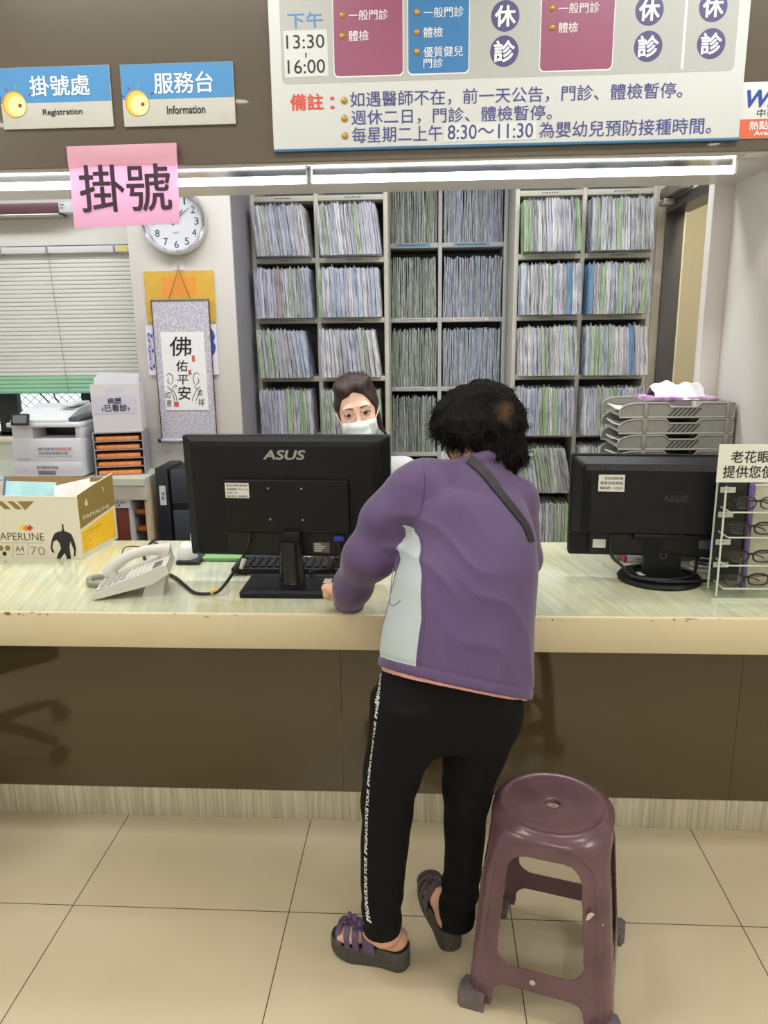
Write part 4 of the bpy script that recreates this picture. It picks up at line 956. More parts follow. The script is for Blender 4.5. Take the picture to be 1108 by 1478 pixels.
# power cable with sleeve and yellow tie
b = MB(); b.tube([cp(-.115, cy0 - .004, .02), cp(-.122, -hh * .8, .03), cp(-.15, -hh - .015, .03), (A(320, 832, .16).x, .15, CH + .02), (A(303, 838, .14).x, .14, CH + .008), (A(280, 838, .15).x, .15, CH + .006), (A(262, 834, .2).x, .22, CH + .006), (-.79, .30, CH + .006), (-.90, .40, CH + .006), (-.98, .56, CH + .006), (-1.0, .74, CH + .005), (-1.0, .765, CH - .06)], .0048, 8, res=6); b.build('power_cable', M_CABLE, t)
p = Vector(cp(-.134, -hh - .002, .031)); q = Vector(cp(-.146, -hh - .03, .034)); MB().cyl(p, q, .008, .007, 10).build('cable_flag', mat('sleeve_white', (206, 206, 200), .5), t)
p = A(311, 827, .15); b = MB(); b.cyl((A(303, 829, .145).x, .141, CH + .009), (A(314, 822, .147).x, .147, CH + .017), .0085, n=12); b.build('cable_tie', mat('tie_yellow', (204, 168, 60), .5), t)
# --- keyboard, folder, notebook, form behind it
kb = thing('keyboard', 'black computer keyboard lying behind the large monitor stand', 'keyboard', (sx_ + .02, .42, CH))
kx0, kx1, ky0, ky1 = sx_ - .215, sx_ + .23, .33, .46
MB().box((kx0, ky0, CH + .006), (kx1, ky1, CH + .024), .005).build('case', M_MON, kb)
for row in range(5):
    b = MB(); n = 17; y0 = ky0 + .012 + row * .0215
    for c in range(n): x = kx0 + .012 + c * (kx1 - kx0 - .024) / n; b.box((x, y0, CH + .0235), (x + .019, y0 + .017, CH + .03), .0025, seg=1)
    b.build('keys', mat('key_black', (20, 20, 22), .7), kb)
for x in (kx0 + .04, kx1 - .04): MB().box((x - .012, ky1 - .014, CH), (x + .012, ky1 - .006, CH + .008), .002).build('foot', M_BLACK, kb); MB().box((x - .012, ky0 + .006, CH), (x + .012, ky0 + .014, CH + .007), .002).build('foot', M_BLACK, kb)
x0 = A(288, 805, .5).x
tag(MB().box((x0, .475, CH + .0005), (x0 + .155, .69, CH + .013), .003).build('green_folder', mat('green_card', (128, 178, 112), .5)), 'pale green folder lying on the counter behind the large monitor', 'folder')
nbk = thing('notebook', 'dark navy notebook with white lettering on its edge behind the monitor', 'notebook', (x0 + .22, .58, CH))
MB().box((x0 + .16, .475, CH + .0005), (x0 + .285, .64, CH + .017), .003).build('cover', mat('navy_cover', (34, 38, 58), .5), nbk)
b = MB(); text_fit(b, 'ASUS', x0 + .195, x0 + .245, CH + .004, CH + .012, FRONT(.4742), 0, .02, .2); b.build('lettering', M_LBLW, nbk)
tag(MB().box((x0 + .30, .475, CH + .0005), (x0 + .52, .70, CH + .012), .001).build('form_pad', mottled('form_paper', (214, 208, 188), (226, 222, 206), nscale=30, rough=.6)), 'cream pad of forms on the counter behind the large monitor', 'paper pad')
pen = thing('marker_pen', 'red capped marker lying on the cream form pad', 'pen', (x0 + .45, .5, CH + .012))
MB().cyl((x0 + .43, .492, CH + .0175), (x0 + .50, .53, CH + .0175), .0055, n=10).build('barrel', M_LBLW, pen); MB().cyl((x0 + .395, .473, CH + .0175), (x0 + .43, .492, CH + .0175), .006, n=10).build('cap', mat('pen_red', (206, 72, 58), .4), pen)
o = MB().box((sx_ + .095, .20, CH + .021), (sx_ + .118, .24, CH + .0222)).build('paper_slip', M_LBLW); tag(o, 'small white slip of paper lying on the large monitor base', 'paper')

# --- paper carton
bx = A(119.5, 806, .495).x; by0, by1, bh = .495, .765, .218
bx0 = bx - .42
t = thing('paper_carton', 'open cream copy-paper carton with a black figure and yellow side', 'carton', (bx - .2, .62, CH))
Mw = mat('carton_cream', (216, 210, 192), .6); Mi = mat('carton_inside', (164, 132, 92), .7); Mgo = mat('carton_gold', (140, 118, 62), .45); Mye = mat('carton_yellow', (240, 190, 40), .5); Mbk = mat('carton_black', (30, 28, 26), .5)
skew = Matrix.Translation((bx, by0, 0)) @ Matrix.Rotation(math.radians(-3.0), 4, 'Z') @ Matrix.Translation((-bx, -by0, 0))
L_ = .42; z0, z1 = CH + .0005, CH + bh
MB().box((bx0, by0, z0), (bx, by0 + .004, z1), 0, 0, skew).build('front_panel', Mw, t)
MB().box((bx0, by1 - .004, z0), (bx, by1, z1 + .016), 0, 0, skew).build('back_panel', Mi, t)
MB().box((bx0, by0 + .004, z0), (bx0 + .004, by1 - .004, z1), 0, 0, skew).build('side_panel', Mw, t)
sp = MB(); sp.prism([(by0 + .004, z0), (by1 - .004, z0), (by1 - .004, z1 + .03), (by0 + .12, z1 + .018), (by0 + .004, z1 + .004)], bx - .004, bx, skew @ Matrix(((0, 0, 1, 0), (1, 0, 0, 0), (0, 1, 0, 0), (0, 0, 0, 1))))
sd = sp.build('side_panel', Mw, t); sd['label'] = 'side panel with gold and yellow print'
MB().box((bx0 + .004, by0 + .004, z0), (bx - .004, by1 - .004, z0 + .004), 0, 0, skew).build('bottom_panel', Mi, t)
SX = skew @ Matrix(((0, 0, 1, 0), (1, 0, 0, 0), (0, 1, 0, 0), (0, 0, 0, 1))) @ Matrix.Translation((0, 0, bx))
b = MB(); b.prism([(by0 + .006, z0 + bh * .48), (by1 - .006, z0 + bh * .60), (by1 - .006, z1 + .028), (by0 + .12, z1 + .016), (by0 + .006, z1 + .002)], .0002, .0008, SX); b.build('gold_print', Mgo, sd)
b = MB(); b.prism([(by0 + .006, z0 + bh * .08), (by1 - .02, z0 + bh * .07), (by1 - .02, z0 + bh * .55), (by0 + .006, z0 + bh * .43)], .0002, .0008, SX); yp = b.build('yellow_print', Mye, sd)
b = MB()
for k in range(6): text_fit(b, ('PAPERLINE', 'A4 210 x 297 mm', '70 g/m', 'copy paper', 'white', '500 x 5')[k], by0 + .015, by0 + (.15, .12, .06, .08, .05, .07)[k], z0 + bh * (.38 - .052 * k), z0 + bh * (.405 - .052 * k), SX @ Matrix.Translation((0, 0, .001)))
b.build('lettering', mat('print_ochre', (176, 128, 30), .5), yp)
b = MB(); text_fit(b, '6', by0 + .05, by0 + .07, z0 + bh * .8, z0 + bh * .9, SX @ Matrix.Translation((0, 0, .001)), 0, .03); text_fit(b, ')', by0 + .18, by0 + .19, z0 + bh * .9, z0 + bh * .98, SX @ Matrix.Translation((0, 0, .001)), 0, .03); text_fit(b, 'PAPERLINE', by0 + .03, by1 - .05, z0 + bh * .6, z0 + bh * .66, SX @ Matrix.Translation((0, 0, .001))); b.build('lettering', Mw, sd)
FX = skew @ FRONT(by0)
def fpx(x, y):      # pixel of the photographed front to the panel's own coordinates
    p = skew.inverted() @ A(x, y, by0 + (bx - A(x, y, by0).x) * .0524); return (p.x, p.z)
b = MB()
for x0, x1 in ((-6, 10), (10, 26), (25, 49)):
    yb = 735 if x1 < 40 else 736.5; b.prism([fpx(x0, 723.5), fpx(x0 + (9 if x1 < 40 else 24), 723.5), fpx(x0 + (22 if x1 < 40 else 13), yb) if x1 < 40 else fpx(37, 736.5), fpx(x0 + 13, yb)] if x1 < 40 else [fpx(25, 723.5), fpx(49, 723.5), fpx(36.5, 736.5)], .0002, .0007, FX)
b.build('gold_triangles', Mgo, t)
for k, (x, c) in enumerate(((32, (240, 200, 60)), (37.5, (226, 140, 50)), (43, (200, 50, 46)))):
    b = MB(); b.prism([fpx(x, 757.5), fpx(x + 5, 762), fpx(x, 766.5), fpx(x - 5, 762)], .0002 + .0002 * k, .0006 + .0002 * k, FX); b.build('brand_diamond', mat('diamond_%d' % k, c, .5), t)
def ftext(b, s_, r, bold=0.):
    (a, c0), (e, c1) = fpx(r[0], r[3]), fpx(r[2], r[1]); text_fit(b, s_, a, e, c0, c1, FX, 0, bold, 0, .0006)
b = MB(); ftext(b, 'PAPERLINE', (-6, 769.5, 63, 779)); ftext(b, 'A4', (22.5, 788, 34, 796)); b.build('lettering', mat('print_brown', (92, 84, 70), .5), t)
b = MB(); ftext(b, '70', (44, 789, 64.5, 801)); b.build('lettering', mat('print_pale', (158, 150, 134), .5), t)
b = MB()
for x in (18.5, 40): b.prism([fpx(x, 785), fpx(x + .5, 785), fpx(x + .5, 803), fpx(x, 803)], .0002, .0006, FX)
b.prism([fpx(-20, 783.4), fpx(62, 783.4), fpx(62, 783.9), fpx(-20, 783.9)], .0002, .0006, FX); b.prism([fpx(23, 800), fpx(35, 800), fpx(35, 800.8), fpx(23, 800.8)], .0002, .0006, FX); b.build('rule_lines', mat('print_brown2', (150, 140, 120), .5), t)
for x, y, c in ((1, 791, Mgo), (11, 791, Mgo), (6.5, 799, Mbk)):
    p_ = fpx(x, y); b = MB(); b.lathe([(.0095 if c is Mgo else .0075, .0002), (.0095 if c is Mgo else .0075, .0007)], 24, 0, FX @ Matrix.Translation((p_[0], p_[1], 0)), False); b.build('round_badge', c, t)
fig = [(89, 757), (91.5, 756.5), (92, 763), (93, 766.5), (98, 768), (103, 771), (107, 780), (110, 791), (109, 802), (106.5, 803.5), (107, 795), (104.5, 789), (101.5, 781), (100.5, 790), (102.5, 807.5), (97, 807.5), (93.5, 798), (90, 803), (87, 807.5), (81.5, 807.5), (84, 799), (88, 792), (86.5, 785), (82, 779), (77, 782), (75.5, 790), (78.5, 797), (79, 798), (75, 797), (73, 790), (75, 778), (79, 769.5), (84, 767.5), (89, 766.5), (90, 762)]
b = MB(); bmf = bmesh.new(); vv = [bmf.verts.new((*fpx(x, min(y, 806.6)), .0006)) for x, y in fig]; bmf.faces.new(vv); bmesh.ops.triangulate(bmf, faces=bmf.faces[:]); bmf.normal_update(); b.bm(bmf, 0, False, FX); b.build('black_figure', Mbk, t, label='printed black silhouette')
sheet_specs = [('pale_blue_form', (166, 214, 222), (bx - .30, by0 + .06), (bx - .14, by0 + .10), z1 + .028, 'pale blue form sticking up from the paper carton', .14, -.10), ('white_form', (226, 224, 220), (bx - .13, by0 + .07), (bx - .045, by0 + .16), z1 + .022, 'white paper corner sticking up from the paper carton', .10, .10), ('white_form', (230, 230, 226), (bx - .09, by0 + .19), (bx - .01, by0 + .21), z1 + .006, 'white paper lying level at the back of the paper carton', .08, 0), ('blue_folder', (96, 124, 170), (bx - .40, by0 + .2), (bx - .335, by0 + .12), z1 + .03, 'dark blue folder corner at the outer end of the paper carton', .2, .1)]
for nm, c, a, e, zt_, lab, dp, tl in sheet_specs:
    def fn(u, v, a=a, e=e, zt_=zt_, tl=tl):
        x = a[0] + (e[0] - a[0]) * u; y = a[1] + (e[1] - a[1]) * u
        return skew @ Vector((x + .03 * (1 - v) * tl, y + .05 * (v) - .02, z0 + bh * .52 + (zt_ - z0 - bh * .52 + tl * .12 * (u - .5)) * v))
    o = MB().sheet(fn, 6, 8, 0, True, .0012).build(nm, mottled('sheet_%d%d' % (c[0], c[2]), c, tuple(min(255, v + 16) for v in c), nscale=16, rough=.55)); tag(o, lab, 'paper')
tag(MB().box((bx0 + .01, by0 + .02, z0 + .0045), (bx - .02, by1 - .02, z0 + bh * .5), .002, 0, skew).build('paper_heap', mat('paper_warm', (222, 220, 214), .6)), 'thick ream of white paper inside the copy-paper carton', 'paper')

# --- desk telephone
pc = AZ(200, 850, CH); th = math.radians(0)
t = thing('desk_telephone', 'light grey desk telephone with its handset on, beside the large monitor', 'telephone', (pc.x, pc.y, CH))
M_PH = mat('phone_grey', (206, 204, 196), .42); M_PHD = mat('phone_side', (188, 188, 180), .45)
# local frame: u runs up the sloping keypad (from the low front edge), v across it
O = AZ(152, 868, CH); E1 = AZ(262, 845, CH)
fl = Vector((-.955, .088, CH)); ux = Vector((.978, .208, 0)).normalized(); vx = Vector((-ux.y, ux.x, 0))
PB = Matrix.Translation(fl) @ Matrix(((ux.x, vx.x, 0, 0), (ux.y, vx.y, 0, 0), (0, 0, 1, 0), (0, 0, 0, 1)))
sl_ = math.radians(18); LEN, WID = .225, .155
PS = PB @ Matrix.Translation((0, 0, .012)) @ Matrix.Rotation(-sl_, 4, 'Y')
b = MB(); b.prism([(0, -.008), (.02, -.012), (LEN * .75, -.026), (LEN, -.012), (LEN, .012), (LEN - .01, .016), (.012, .010), (0, .002)], 0, WID, PS @ Matrix(((1, 0, 0, 0), (0, 0, 1, 0), (0, 1, 0, 0), (0, 0, 0, 1)))); body = b.build('base', M_PH, t)
b = MB(); b.prism([(LEN * .60, .0), (LEN * .86, .0), (LEN * .93, .085), (LEN * .72, .078)], .012, WID - .012, PB @ Matrix(((1, 0, 0, 0), (0, 0, 1, 0), (0, 1, 0, 0), (0, 0, 0, 1)))); b.build('stand', M_PHD, t)
b = MB(); b.box((.012, .006, .0105), (LEN - .05, .088, .0145), .002, 0, PS); b.build('key_field', mat('phone_field', (196, 194, 186), .45), t)
for r in range(4):
    for c in range(3):
        b = MB(); x = .085 - r * .02 + .0; y = .016 + c * .024; b.box((x, y, .0145), (x + .013, y + .018, .0185), .002, 0, PS); b.build('digit_key', mat('phone_key', (168, 168, 162), .45), t)
for r in range(4):
    for c in range(3):
        b = MB(); x = .15 - r * .013; y = .014 + c * .026; b.box((x, y, .0145), (x + .007, y + .02, .0172), .0015, 0, PS); b.build('function_key', mat('phone_key2', (222, 220, 214), .45), t)
b = MB(); b.box((LEN - .042, .012, .013), (LEN - .014, .07, .0165), .002, 0, PS); b.build('display', mat('phone_lcd', (104, 108, 104), .2), t)
hs = [PS @ Vector((x, WID - .038, z)) for x, z in ((.028, .020), (.058, .038), (.108, .052), (.162, .050), (.208, .036), (.23, .026))]
b = MB(); b.tube(hs, lambda q: (.0215 - .0062 * math.sin(pi * q)) * (.82 if q in (0, 1) else 1), 14, res=6); b.build('handset', M_PH, t)
for x in (.04, .212): b = MB(); b.cyl(PS @ Vector((x, WID - .038, .008)), PS @ Vector((x, WID - .038, .03)), .02, .022, 18); b.build('handset_cup', M_PH, t)
cl = [PB @ Vector((-.01, WID - .03, .02)), PB @ Vector((-.035, WID - .02, .012)), PB @ Vector((-.05, WID - .055, .011)), PB @ Vector((-.03, WID - .1, .011)), PB @ Vector((.0, WID - .1, .012))]
c0, c1_ = AZ(150, 833, CH + .012), AZ(137, 841, CH + .012)
path = spline([Vector(p) for p in (AZ(162, 836, CH + .014), AZ(146, 832, CH + .011), AZ(129, 835, CH + .011), AZ(131, 842, CH + .011), AZ(146, 843, CH + .011), AZ(160, 838, CH + .02))], 60)
pts = []; n = len(path)
for i, p in enumerate(path):
    tn = (path[min(i + 1, n - 1)] - path[max(i - 1, 0)]).normalized(); up = Vector((0, 0, 1)); s_ = tn.cross(up).normalized(); a = i * 1.05
    pts.append(p + up * .0062 * math.sin(a) + s_ * .0062 * math.cos(a))
b = MB(); b.tube(pts, .0024, 6); b.build('coiled_cord', mat('cord_phone', (150, 148, 140), .5), t)
# card reader and small things left of the monitor
dx = AZ(266, 812, CH)
t = thing('card_reader', 'small white domed card reader with black base beside the large monitor', 'card reader', (dx.x, dx.y, CH))
b = MB(); b.box((dx.x - .02, dx.y - .03, CH + .0005), (dx.x + .06, dx.y + .06, CH + .014), .005); b.build('base', M_BLACK, t)
b = MB(); b.lathe([(.035, 0), (.034, .012), (.028, .035), (.016, .05), (.001, .054)], 28, 0, Matrix.Translation((dx.x + .006, dx.y + .016, CH + .0135))); b.build('dome', M_WHITE, t)
o = MB().sheet(lambda u, v: (dx.x - .004 + .06 * u, dx.y + .085 + .01 * v, CH + .001 + .075 * v), 3, 3, 0, True, .001).build('info_card', mat('card_cyan', (190, 214, 216), .3)); tag(o, 'pale cyan card standing upright behind the white card reader', 'card')
def one(pts, nm, lab):
    m_ = MB(); m_.tube(pts, .0018, 6, res=8); tag(m_.build(nm, M_CABLE), lab, 'cable')
one([AZ(176, 812, CH + .003), A(177, 795, .33), A(184, 789, .36), A(200, 789, .4), A(222, 792, .45), AZ(236, 797, CH + .003)], 'thin_cable', 'thin black cable looping up behind the telephone, longer loop')
one([AZ(214, 800, CH + .003), A(217, 786, .42), A(222, 783, .44), A(232, 788, .47), AZ(240, 795, CH + .003)], 'thin_cable', 'thin black cable looping up behind the telephone, shorter peak')
one([AZ(152, 822, CH + .002), AZ(160, 817, CH + .002), AZ(172, 815, CH + .002)], 'phone_line', 'short pale cord lying behind the telephone handset')
bpy.data.objects['phone_line'].data.materials[0] = mat('cord_white', (214, 212, 204), .5)

# --- second monitor seen from behind
m2x, m2w, m2h, m2Y = A(948, 730, .34).x, .515, .325, .335
zt, zb = A(935, 657, m2Y).z, A(935, 801, m2Y).z; m2z = (zt + zb) / 2; hw, hh = m2w / 2, (zt - zb) / 2
t = thing('monitor', 'smaller black monitor seen from behind with a ridged top and round base', 'monitor', (m2x, m2Y, CH))
MM = Matrix.Translation((m2x, m2Y, m2z)) @ Matrix.Rotation(math.radians(-4), 4, 'Z') @ Matrix.Rotation(math.radians(-3), 4, 'X') @ Matrix(((1, 0, 0, 0), (0, 0, -1, 0), (0, 1, 0, 0), (0, 0, 0, 1)))
b = MB(); b.prism(rrect(-hw, -hh, hw, hh, .008), -.03, .0, MM); b.build('screen_panel', M_MON, t)
hump(rrect(-hw + .004, -hh + .068, hw - .004, hh - .004, .01), rrect(-hw + .055, -hh + .078, hw - .055, hh - .045, .012), .0, .045, MM).build('back_shell', M_MON, t)
for k in range(60):
    pass
b = MB()
for k in range(96):
    x = -hw + .04 + k * (m2w - .08) / 96; b.add([(x, hh - .043, .040), (x + .0028, hh - .043, .040), (x + .0028, hh - .0255, .032), (x, hh - .0255, .032), (x, hh - .043, .0468), (x + .0028, hh - .043, .0468), (x + .0028, hh - .0255, .0394), (x, hh - .0255, .0394)], [(0, 3, 2, 1), (4, 5, 6, 7), (0, 1, 5, 4), (2, 3, 7, 6), (1, 2, 6, 5), (3, 0, 4, 7)], 0, False, MM)
b.build('vent_ribs', mat('rib_black', (46, 46, 48), .35), t)
b = MB(); text_fit(b, 'ASUS', .0, .075, .022, .04, MM @ Matrix.Translation((0, 0, .0455)), 0, .03, .2); b.build('logo', mat('logo_dark', (46, 46, 47), .25), t)
b = MB(); b.box((-hw + .075, hh - .105, .0452), (-hw + .15, hh - .055, .0458), 0, 0, MM); lb = b.build('asset_label', M_LBLW, t)
b = MB()
for k, s_ in enumerate(('資訊設備財產', '螢幕保管標籤', '編號 1050')): text_fit(b, s_, -hw + (.092 if k == 0 else .08), -hw + .145, hh - .07 - k * .0145, hh - .061 - k * .0145, MM @ Matrix.Translation((0, 0, .046)))
b.build('lettering', M_TK, lb)
b = MB(); b.box((-hw + .07, -hh + .026, .0215), (-hw + .108, -hh + .052, .0222), 0, 0, MM); lb = b.build('rating_label', M_LBLW, t)
b = MB(); b.box((-hw + .06, -hh + .008, .004), (hw - .06, -hh + .074, .0212), .004, 0, MM); b.build('lower_bay', M_PORT, t)
b = MB(); b.box((.145, -hh + .03, .02), (.18, -hh + .06, .045), .003, 0, MM); b.build('video_plug', M_VGA, t)
b = MB(); b.box((.12, -hh + .03, .0205), (.145, -hh + .055, .0225), 0, 0, MM); b.build('port_plate', mat('port_grey', (110, 108, 104), .4, metal=.4), t)
b = MB(); b.box((-.075, -hh + .062, .02), (.075, -hh + .076, .05), .003, 0, MM); b.build('hinge_bar', M_MON, t)
bc = Vector((A(953, 833, .31).x, .325, CH))
b = MB(); b.lathe([(.122, 0), (.124, .006), (.118, .014), (.085, .018), (.001, .02)], 48, 0, Matrix.Translation((bc.x, bc.y, CH + .0005)), True, 1, .95); b.build('stand_base', M_MON, t)
b = MB(); b.prism(rrect(-.055, 0, .055, .2, .004), -.012, .012, Matrix.Translation((bc.x + .0, bc.y - .01, CH + .012)) @ Matrix.Rotation(math.radians(90 - 2), 4, 'X')); b.build('stand_column', M_MON, t)
b = MB(); b.tube([(bc.x - .008, bc.y - .024, CH + .088), (bc.x - .008, bc.y - .024, CH + .076), (bc.x + .0, bc.y - .024, CH + .072), (bc.x + .008, bc.y - .024, CH + .076), (bc.x + .008, bc.y - .024, CH + .088)], .0016, 6, res=4); b.build('cable_slot', mat('slot_rim', (80, 80, 80), .3), t)
e = []
c0 = MM @ Vector((-.135, -hh + .07, .03))
ring = [c0, c0 + Vector((0, -.01, -.06)), Vector((bc.x - .125, bc.y - .05, CH + .055)), Vector((bc.x - .095, bc.y - .06, CH + .026)), Vector((bc.x - .02, bc.y - .092, CH + .022)), Vector((bc.x + .06, bc.y - .09, CH + .022)), Vector((bc.x + .13, bc.y - .05, CH + .012)), Vector((bc.x + .16, bc.y - .03, CH + .006))]
b = MB(); b.tube(ring, .0048, 8, res=8); b.build('power_cable', M_CABLE, t)
ring = [Vector((bc.x + .11, bc.y + .0, CH + .07)), Vector((bc.x + .08, bc.y - .05, CH + .028)), Vector((bc.x + .0, bc.y - .082, CH + .024)), Vector((bc.x - .075, bc.y - .055, CH + .024)), Vector((bc.x - .06, bc.y + .05, CH + .024)), Vector((bc.x + .06, bc.y + .05, CH + .024)), Vector((bc.x + .10, bc.y - .03, CH + .024))]
b = MB(); b.tube(ring, .0048, 8, res=8); b.build('video_cable', M_CABLE, t)
b = MB(); b.tube([MM @ Vector((.163, -hh + .035, .034)), Vector((bc.x + .15, bc.y + .0, CH + .1)), Vector((bc.x + .11, bc.y + .0, CH + .07))], .0048, 8, res=8); b.build('video_cable', M_CABLE, t)
o = MB().box((bc.x - .07, bc.y - .03, CH + .0205), (bc.x - .05, bc.y - .0, CH + .0215)).build('paper_slip', M_LBLW); tag(o, 'tiny white slip on the round base of the smaller monitor', 'paper')
p = AZ(905, 812, CH); t = thing('eraser_box', 'small pink and white box lying behind the round monitor base', 'box', (p.x + .03, p.y + .03, CH))
MB().box((p.x, p.y, CH + .0005), (p.x + .09, p.y + .05, CH + .022), .003).build('carton', M_WHITE, t); MB().box((p.x - .012, p.y + .001, CH + .0005), (p.x, p.y + .049, CH + .0215), .002).build('pink_end', mat('box_magenta', (196, 66, 130), .5), t)
b = MB(); text_fit(b, '◂─▸', p.x + .03, p.x + .05, CH + .007, CH + .014, FRONT(p.y), 0, .02); b.build('lettering', M_TK, t)
p = AZ(890, 806, CH); tag(MB().box((p.x - .02, p.y + .06, CH + .0005), (p.x + .03, p.y + .075, CH + .006), .002).build('pencil_stub', mat('stub_ochre', (176, 140, 96), .5)), 'short ochre pencil stub on the counter behind the smaller monitor', 'pencil')
rg = random.Random(5); p = Vector((.87, .40, CH))
for k, (c, nm, lab) in enumerate((((206, 206, 204), 'white_cable', 'coil of white cable behind the smaller monitor, under the acrylic stand'), ((38, 38, 40), 'black_cable', 'loose coil of black cable behind the smaller monitor'), ((150, 110, 180), 'purple_cable', 'purple cable curling behind the smaller monitor stand'))):
    q = []
    for i in range(14 if k < 2 else 7): a = i * 1.1 + k; r = .035 + .02 * rg.random(); q.append(Vector((p.x + .03 * k + r * .8 * math.cos(a), p.y + .055 * (k == 1) + .03 * (k == 2) + r * .8 * math.sin(a), CH + .004 + .03 * (k == 2) + .003 * i * (.8 if k < 2 else .3))))
    m_ = MB(); m_.tube(q, .0032, 6, res=6); tag(m_.build(nm, mat('cable_c%d' % k, c, .5)), lab, 'cable')

# --- letter trays and tissues
ty0, ty1 = .47, .69
tyf = .50; tx1 = .955; tzb = CH + .0005
M_TR = mottled('tray_grey', (136, 136, 130), (146, 146, 140), nscale=60, rough=.42)
ph = .066
ttop = A(980, 580, tyf).z
tx0 = A(893, 600, tyf).x
n_tr = 4; ph = .0505; TZ = ttop - n_tr * ph
dbx = thing('drawer_box', 'grey desk drawer box carrying the letter trays behind the smaller monitor', 'drawer box', ((tx0 + tx1) / 2, .6, CH))
MB().box((tx0 + .02, tyf + .012, CH + .0005), (tx1 - .004, tyf + .225, TZ), .004).build('carcass', M_TR, dbx)
for k in range(2):
    z_ = CH + .01 + k * (TZ - CH - .015) / 2; fr_ = MB().box((tx0 + .012, tyf + .02, z_), (tx0 + .02, tyf + .215, z_ + (TZ - CH) / 2 - .014), .002).build('drawer', mat('tray_rim', (158, 158, 152), .4), dbx)
    MB().box((tx0 + .006, tyf + .09, z_ + .03), (tx0 + .012, tyf + .145, z_ + .042), .002).build('handle', M_BLACK, fr_)
for k in range(n_tr):
    z = TZ + .0005 + k * ph
    t = thing('letter_tray', f'grey stackable letter tray beside the smaller monitor, {("lowest", "second from the bottom", "second from the top", "topmost under the tissues")[k]} of the stack', 'letter tray', ((tx0 + tx1) / 2, .6, z), group='letter trays in the stack')
    MX = Matrix(((1, 0, 0, 0), (0, 0, 1, 0), (0, 1, 0, 0), (0, 0, 0, 1)))
    hgt = ph - .004
    for y, nm in ((tyf, 'front_side'), (tyf + .235, 'rear_side')):
        # rounded rising front end, notched top edge, slanted slots
        pl = [(tx0 + .002, z + .002), (tx1, z + .002), (tx1, z + hgt), (tx0 + .25, z + hgt), (tx0 + .238, z + hgt - .013), (tx0 + .158, z + hgt - .013), (tx0 + .146, z + hgt), (tx0 + .06, z + hgt)]
        for q in range(7): a = pi / 2 * q / 6; pl.append((tx0 + .06 - .058 * math.sin(a), z + hgt - (hgt - .022) * (1 - math.cos(a))))
        b = MB(); b.prism(pl, y, y + .0035, MX); b.build(nm, M_TR, t)
        b = MB(); b.tube([(x_, y - .0005, z_) for x_, z_ in pl[1:] + pl[:2]], .003, 6); b.build('rim', mat('tray_rim', (158, 158, 152), .4), t)
        if nm == 'front_side':
            for q in range(6): x = tx0 + .150 + q * .0145; b = MB(); b.prism([(x, z + .006), (x + .007, z + .006), (x + .030, z + hgt - .016), (x + .023, z + hgt - .016)], y - .0006, y + .001, MX); b.build('slot', mat('slot_dark', (64, 64, 62), .6), t)
            for x in (tx0 + .075, tx1 - .026): MB().box((x, y - .005, z + .001), (x + .012, y + .001, z + ph), .002).build('post', M_TR, t)
    MB().box((tx0 + .01, tyf + .003, z + .002), (tx1, tyf + .236, z + .006), .001).build('tray_floor', M_TR, t)
    MB().box((tx1 - .004, tyf + .003, z + .006), (tx1, tyf + .183, z + hgt), .001).build('end_wall', M_TR, t)
    o = MB().sheet(lambda u, v, z=z, k=k: (tx0 + .012 + .22 * u, tyf + .02 + .19 * v, z + .014 + .012 * math.exp(-8 * u) + .003 * math.sin(5 * v + k)), 8, 5, 0, True, .003).build('paper_sheaf', M_LBLW)
    tag(o, f'white papers lying in the grey letter tray, {("lowest", "second from the bottom", "second from the top", "topmost")[k]} tray', 'paper', 'papers in the letter trays')
z = TZ + n_tr * ph + .001
t = thing('tissue_pack', 'purple soft tissue pack with a white tissue pulled up on the letter trays', 'tissue pack', (tx0 + .19, .6, z))
b = MB(); b.box((tx0 + .085, tyf + .02, z - .001), (tx0 + .31, tyf + .15, z + .012), .005); b.build('pack', mottled('tissue_purple', (150, 96, 160), (206, 176, 208), nscale=28, rough=.35), t)
ctr = (tx0 + .197, tyf + .085)
def tis(u, v):
    rg_ = .034 * math.sin(pi * min(1, max(0, u * .92 + .05))) ** .45 + .006 * math.sin(u * 9) + .004 * math.sin(u * 21 + 1)
    a = (v - .5) * 2; f = (1 - abs(a) ** 1.7)
    x = ctr[0] - .082 + .168 * u + .010 * math.sin(v * 7 + u * 3) * (1 - f); y = ctr[1] + a * (.030 + .03 * (1 - f)) + .010 * math.sin(u * 8) + .004 * math.sin(u * 23)
    return (x, y, z + .004 + (rg_ + .018) * f + .004 * math.sin(u * 15 + a * 6) * (1 - f) * f * 4)
MB().sheet(tis, 44, 26, 0, True, .001).build('tissue', mat('tissue_white', (222, 219, 223), .7), t)

# --- acrylic stand with reading glasses
ax0, ax1, ay0, ay1 = .800, 1.06, .135, .225
M_ACR = glass_mat('acrylic', (251, 253, 251), .12, .03); M_ACE = mat('acrylic_edge', (206, 214, 204), .15, spec=.6)
t = thing('eyeglass_stand', 'clear acrylic stand of reading glasses with a white notice on top', 'display stand', ((ax0 + ax1) / 2, .18, CH))
zt = A(1040, 700, .17).z
MB().box((ax0 - .004, ay0, CH + .0005), (ax1, ay1, CH + .007), .001).build('base_plate', M_ACR, t)
MB().box((ax0 + .014, ay0 + .02, CH + .007), (ax0 + .018, ay1 - .005, zt), 0).build('upright', M_ACR, t)
for y in (ay0 + .02, ay1 - .006): MB().box((ax0 + .0135, y, CH + .007), (ax0 + .0185, y + .002, zt)).build('upright_edge', M_ACE, t)
MB().box((ax0 + .018, ay1 - .008, CH + .007), (ax1, ay1 - .005, zt)).build('back_plate', M_ACR, t)
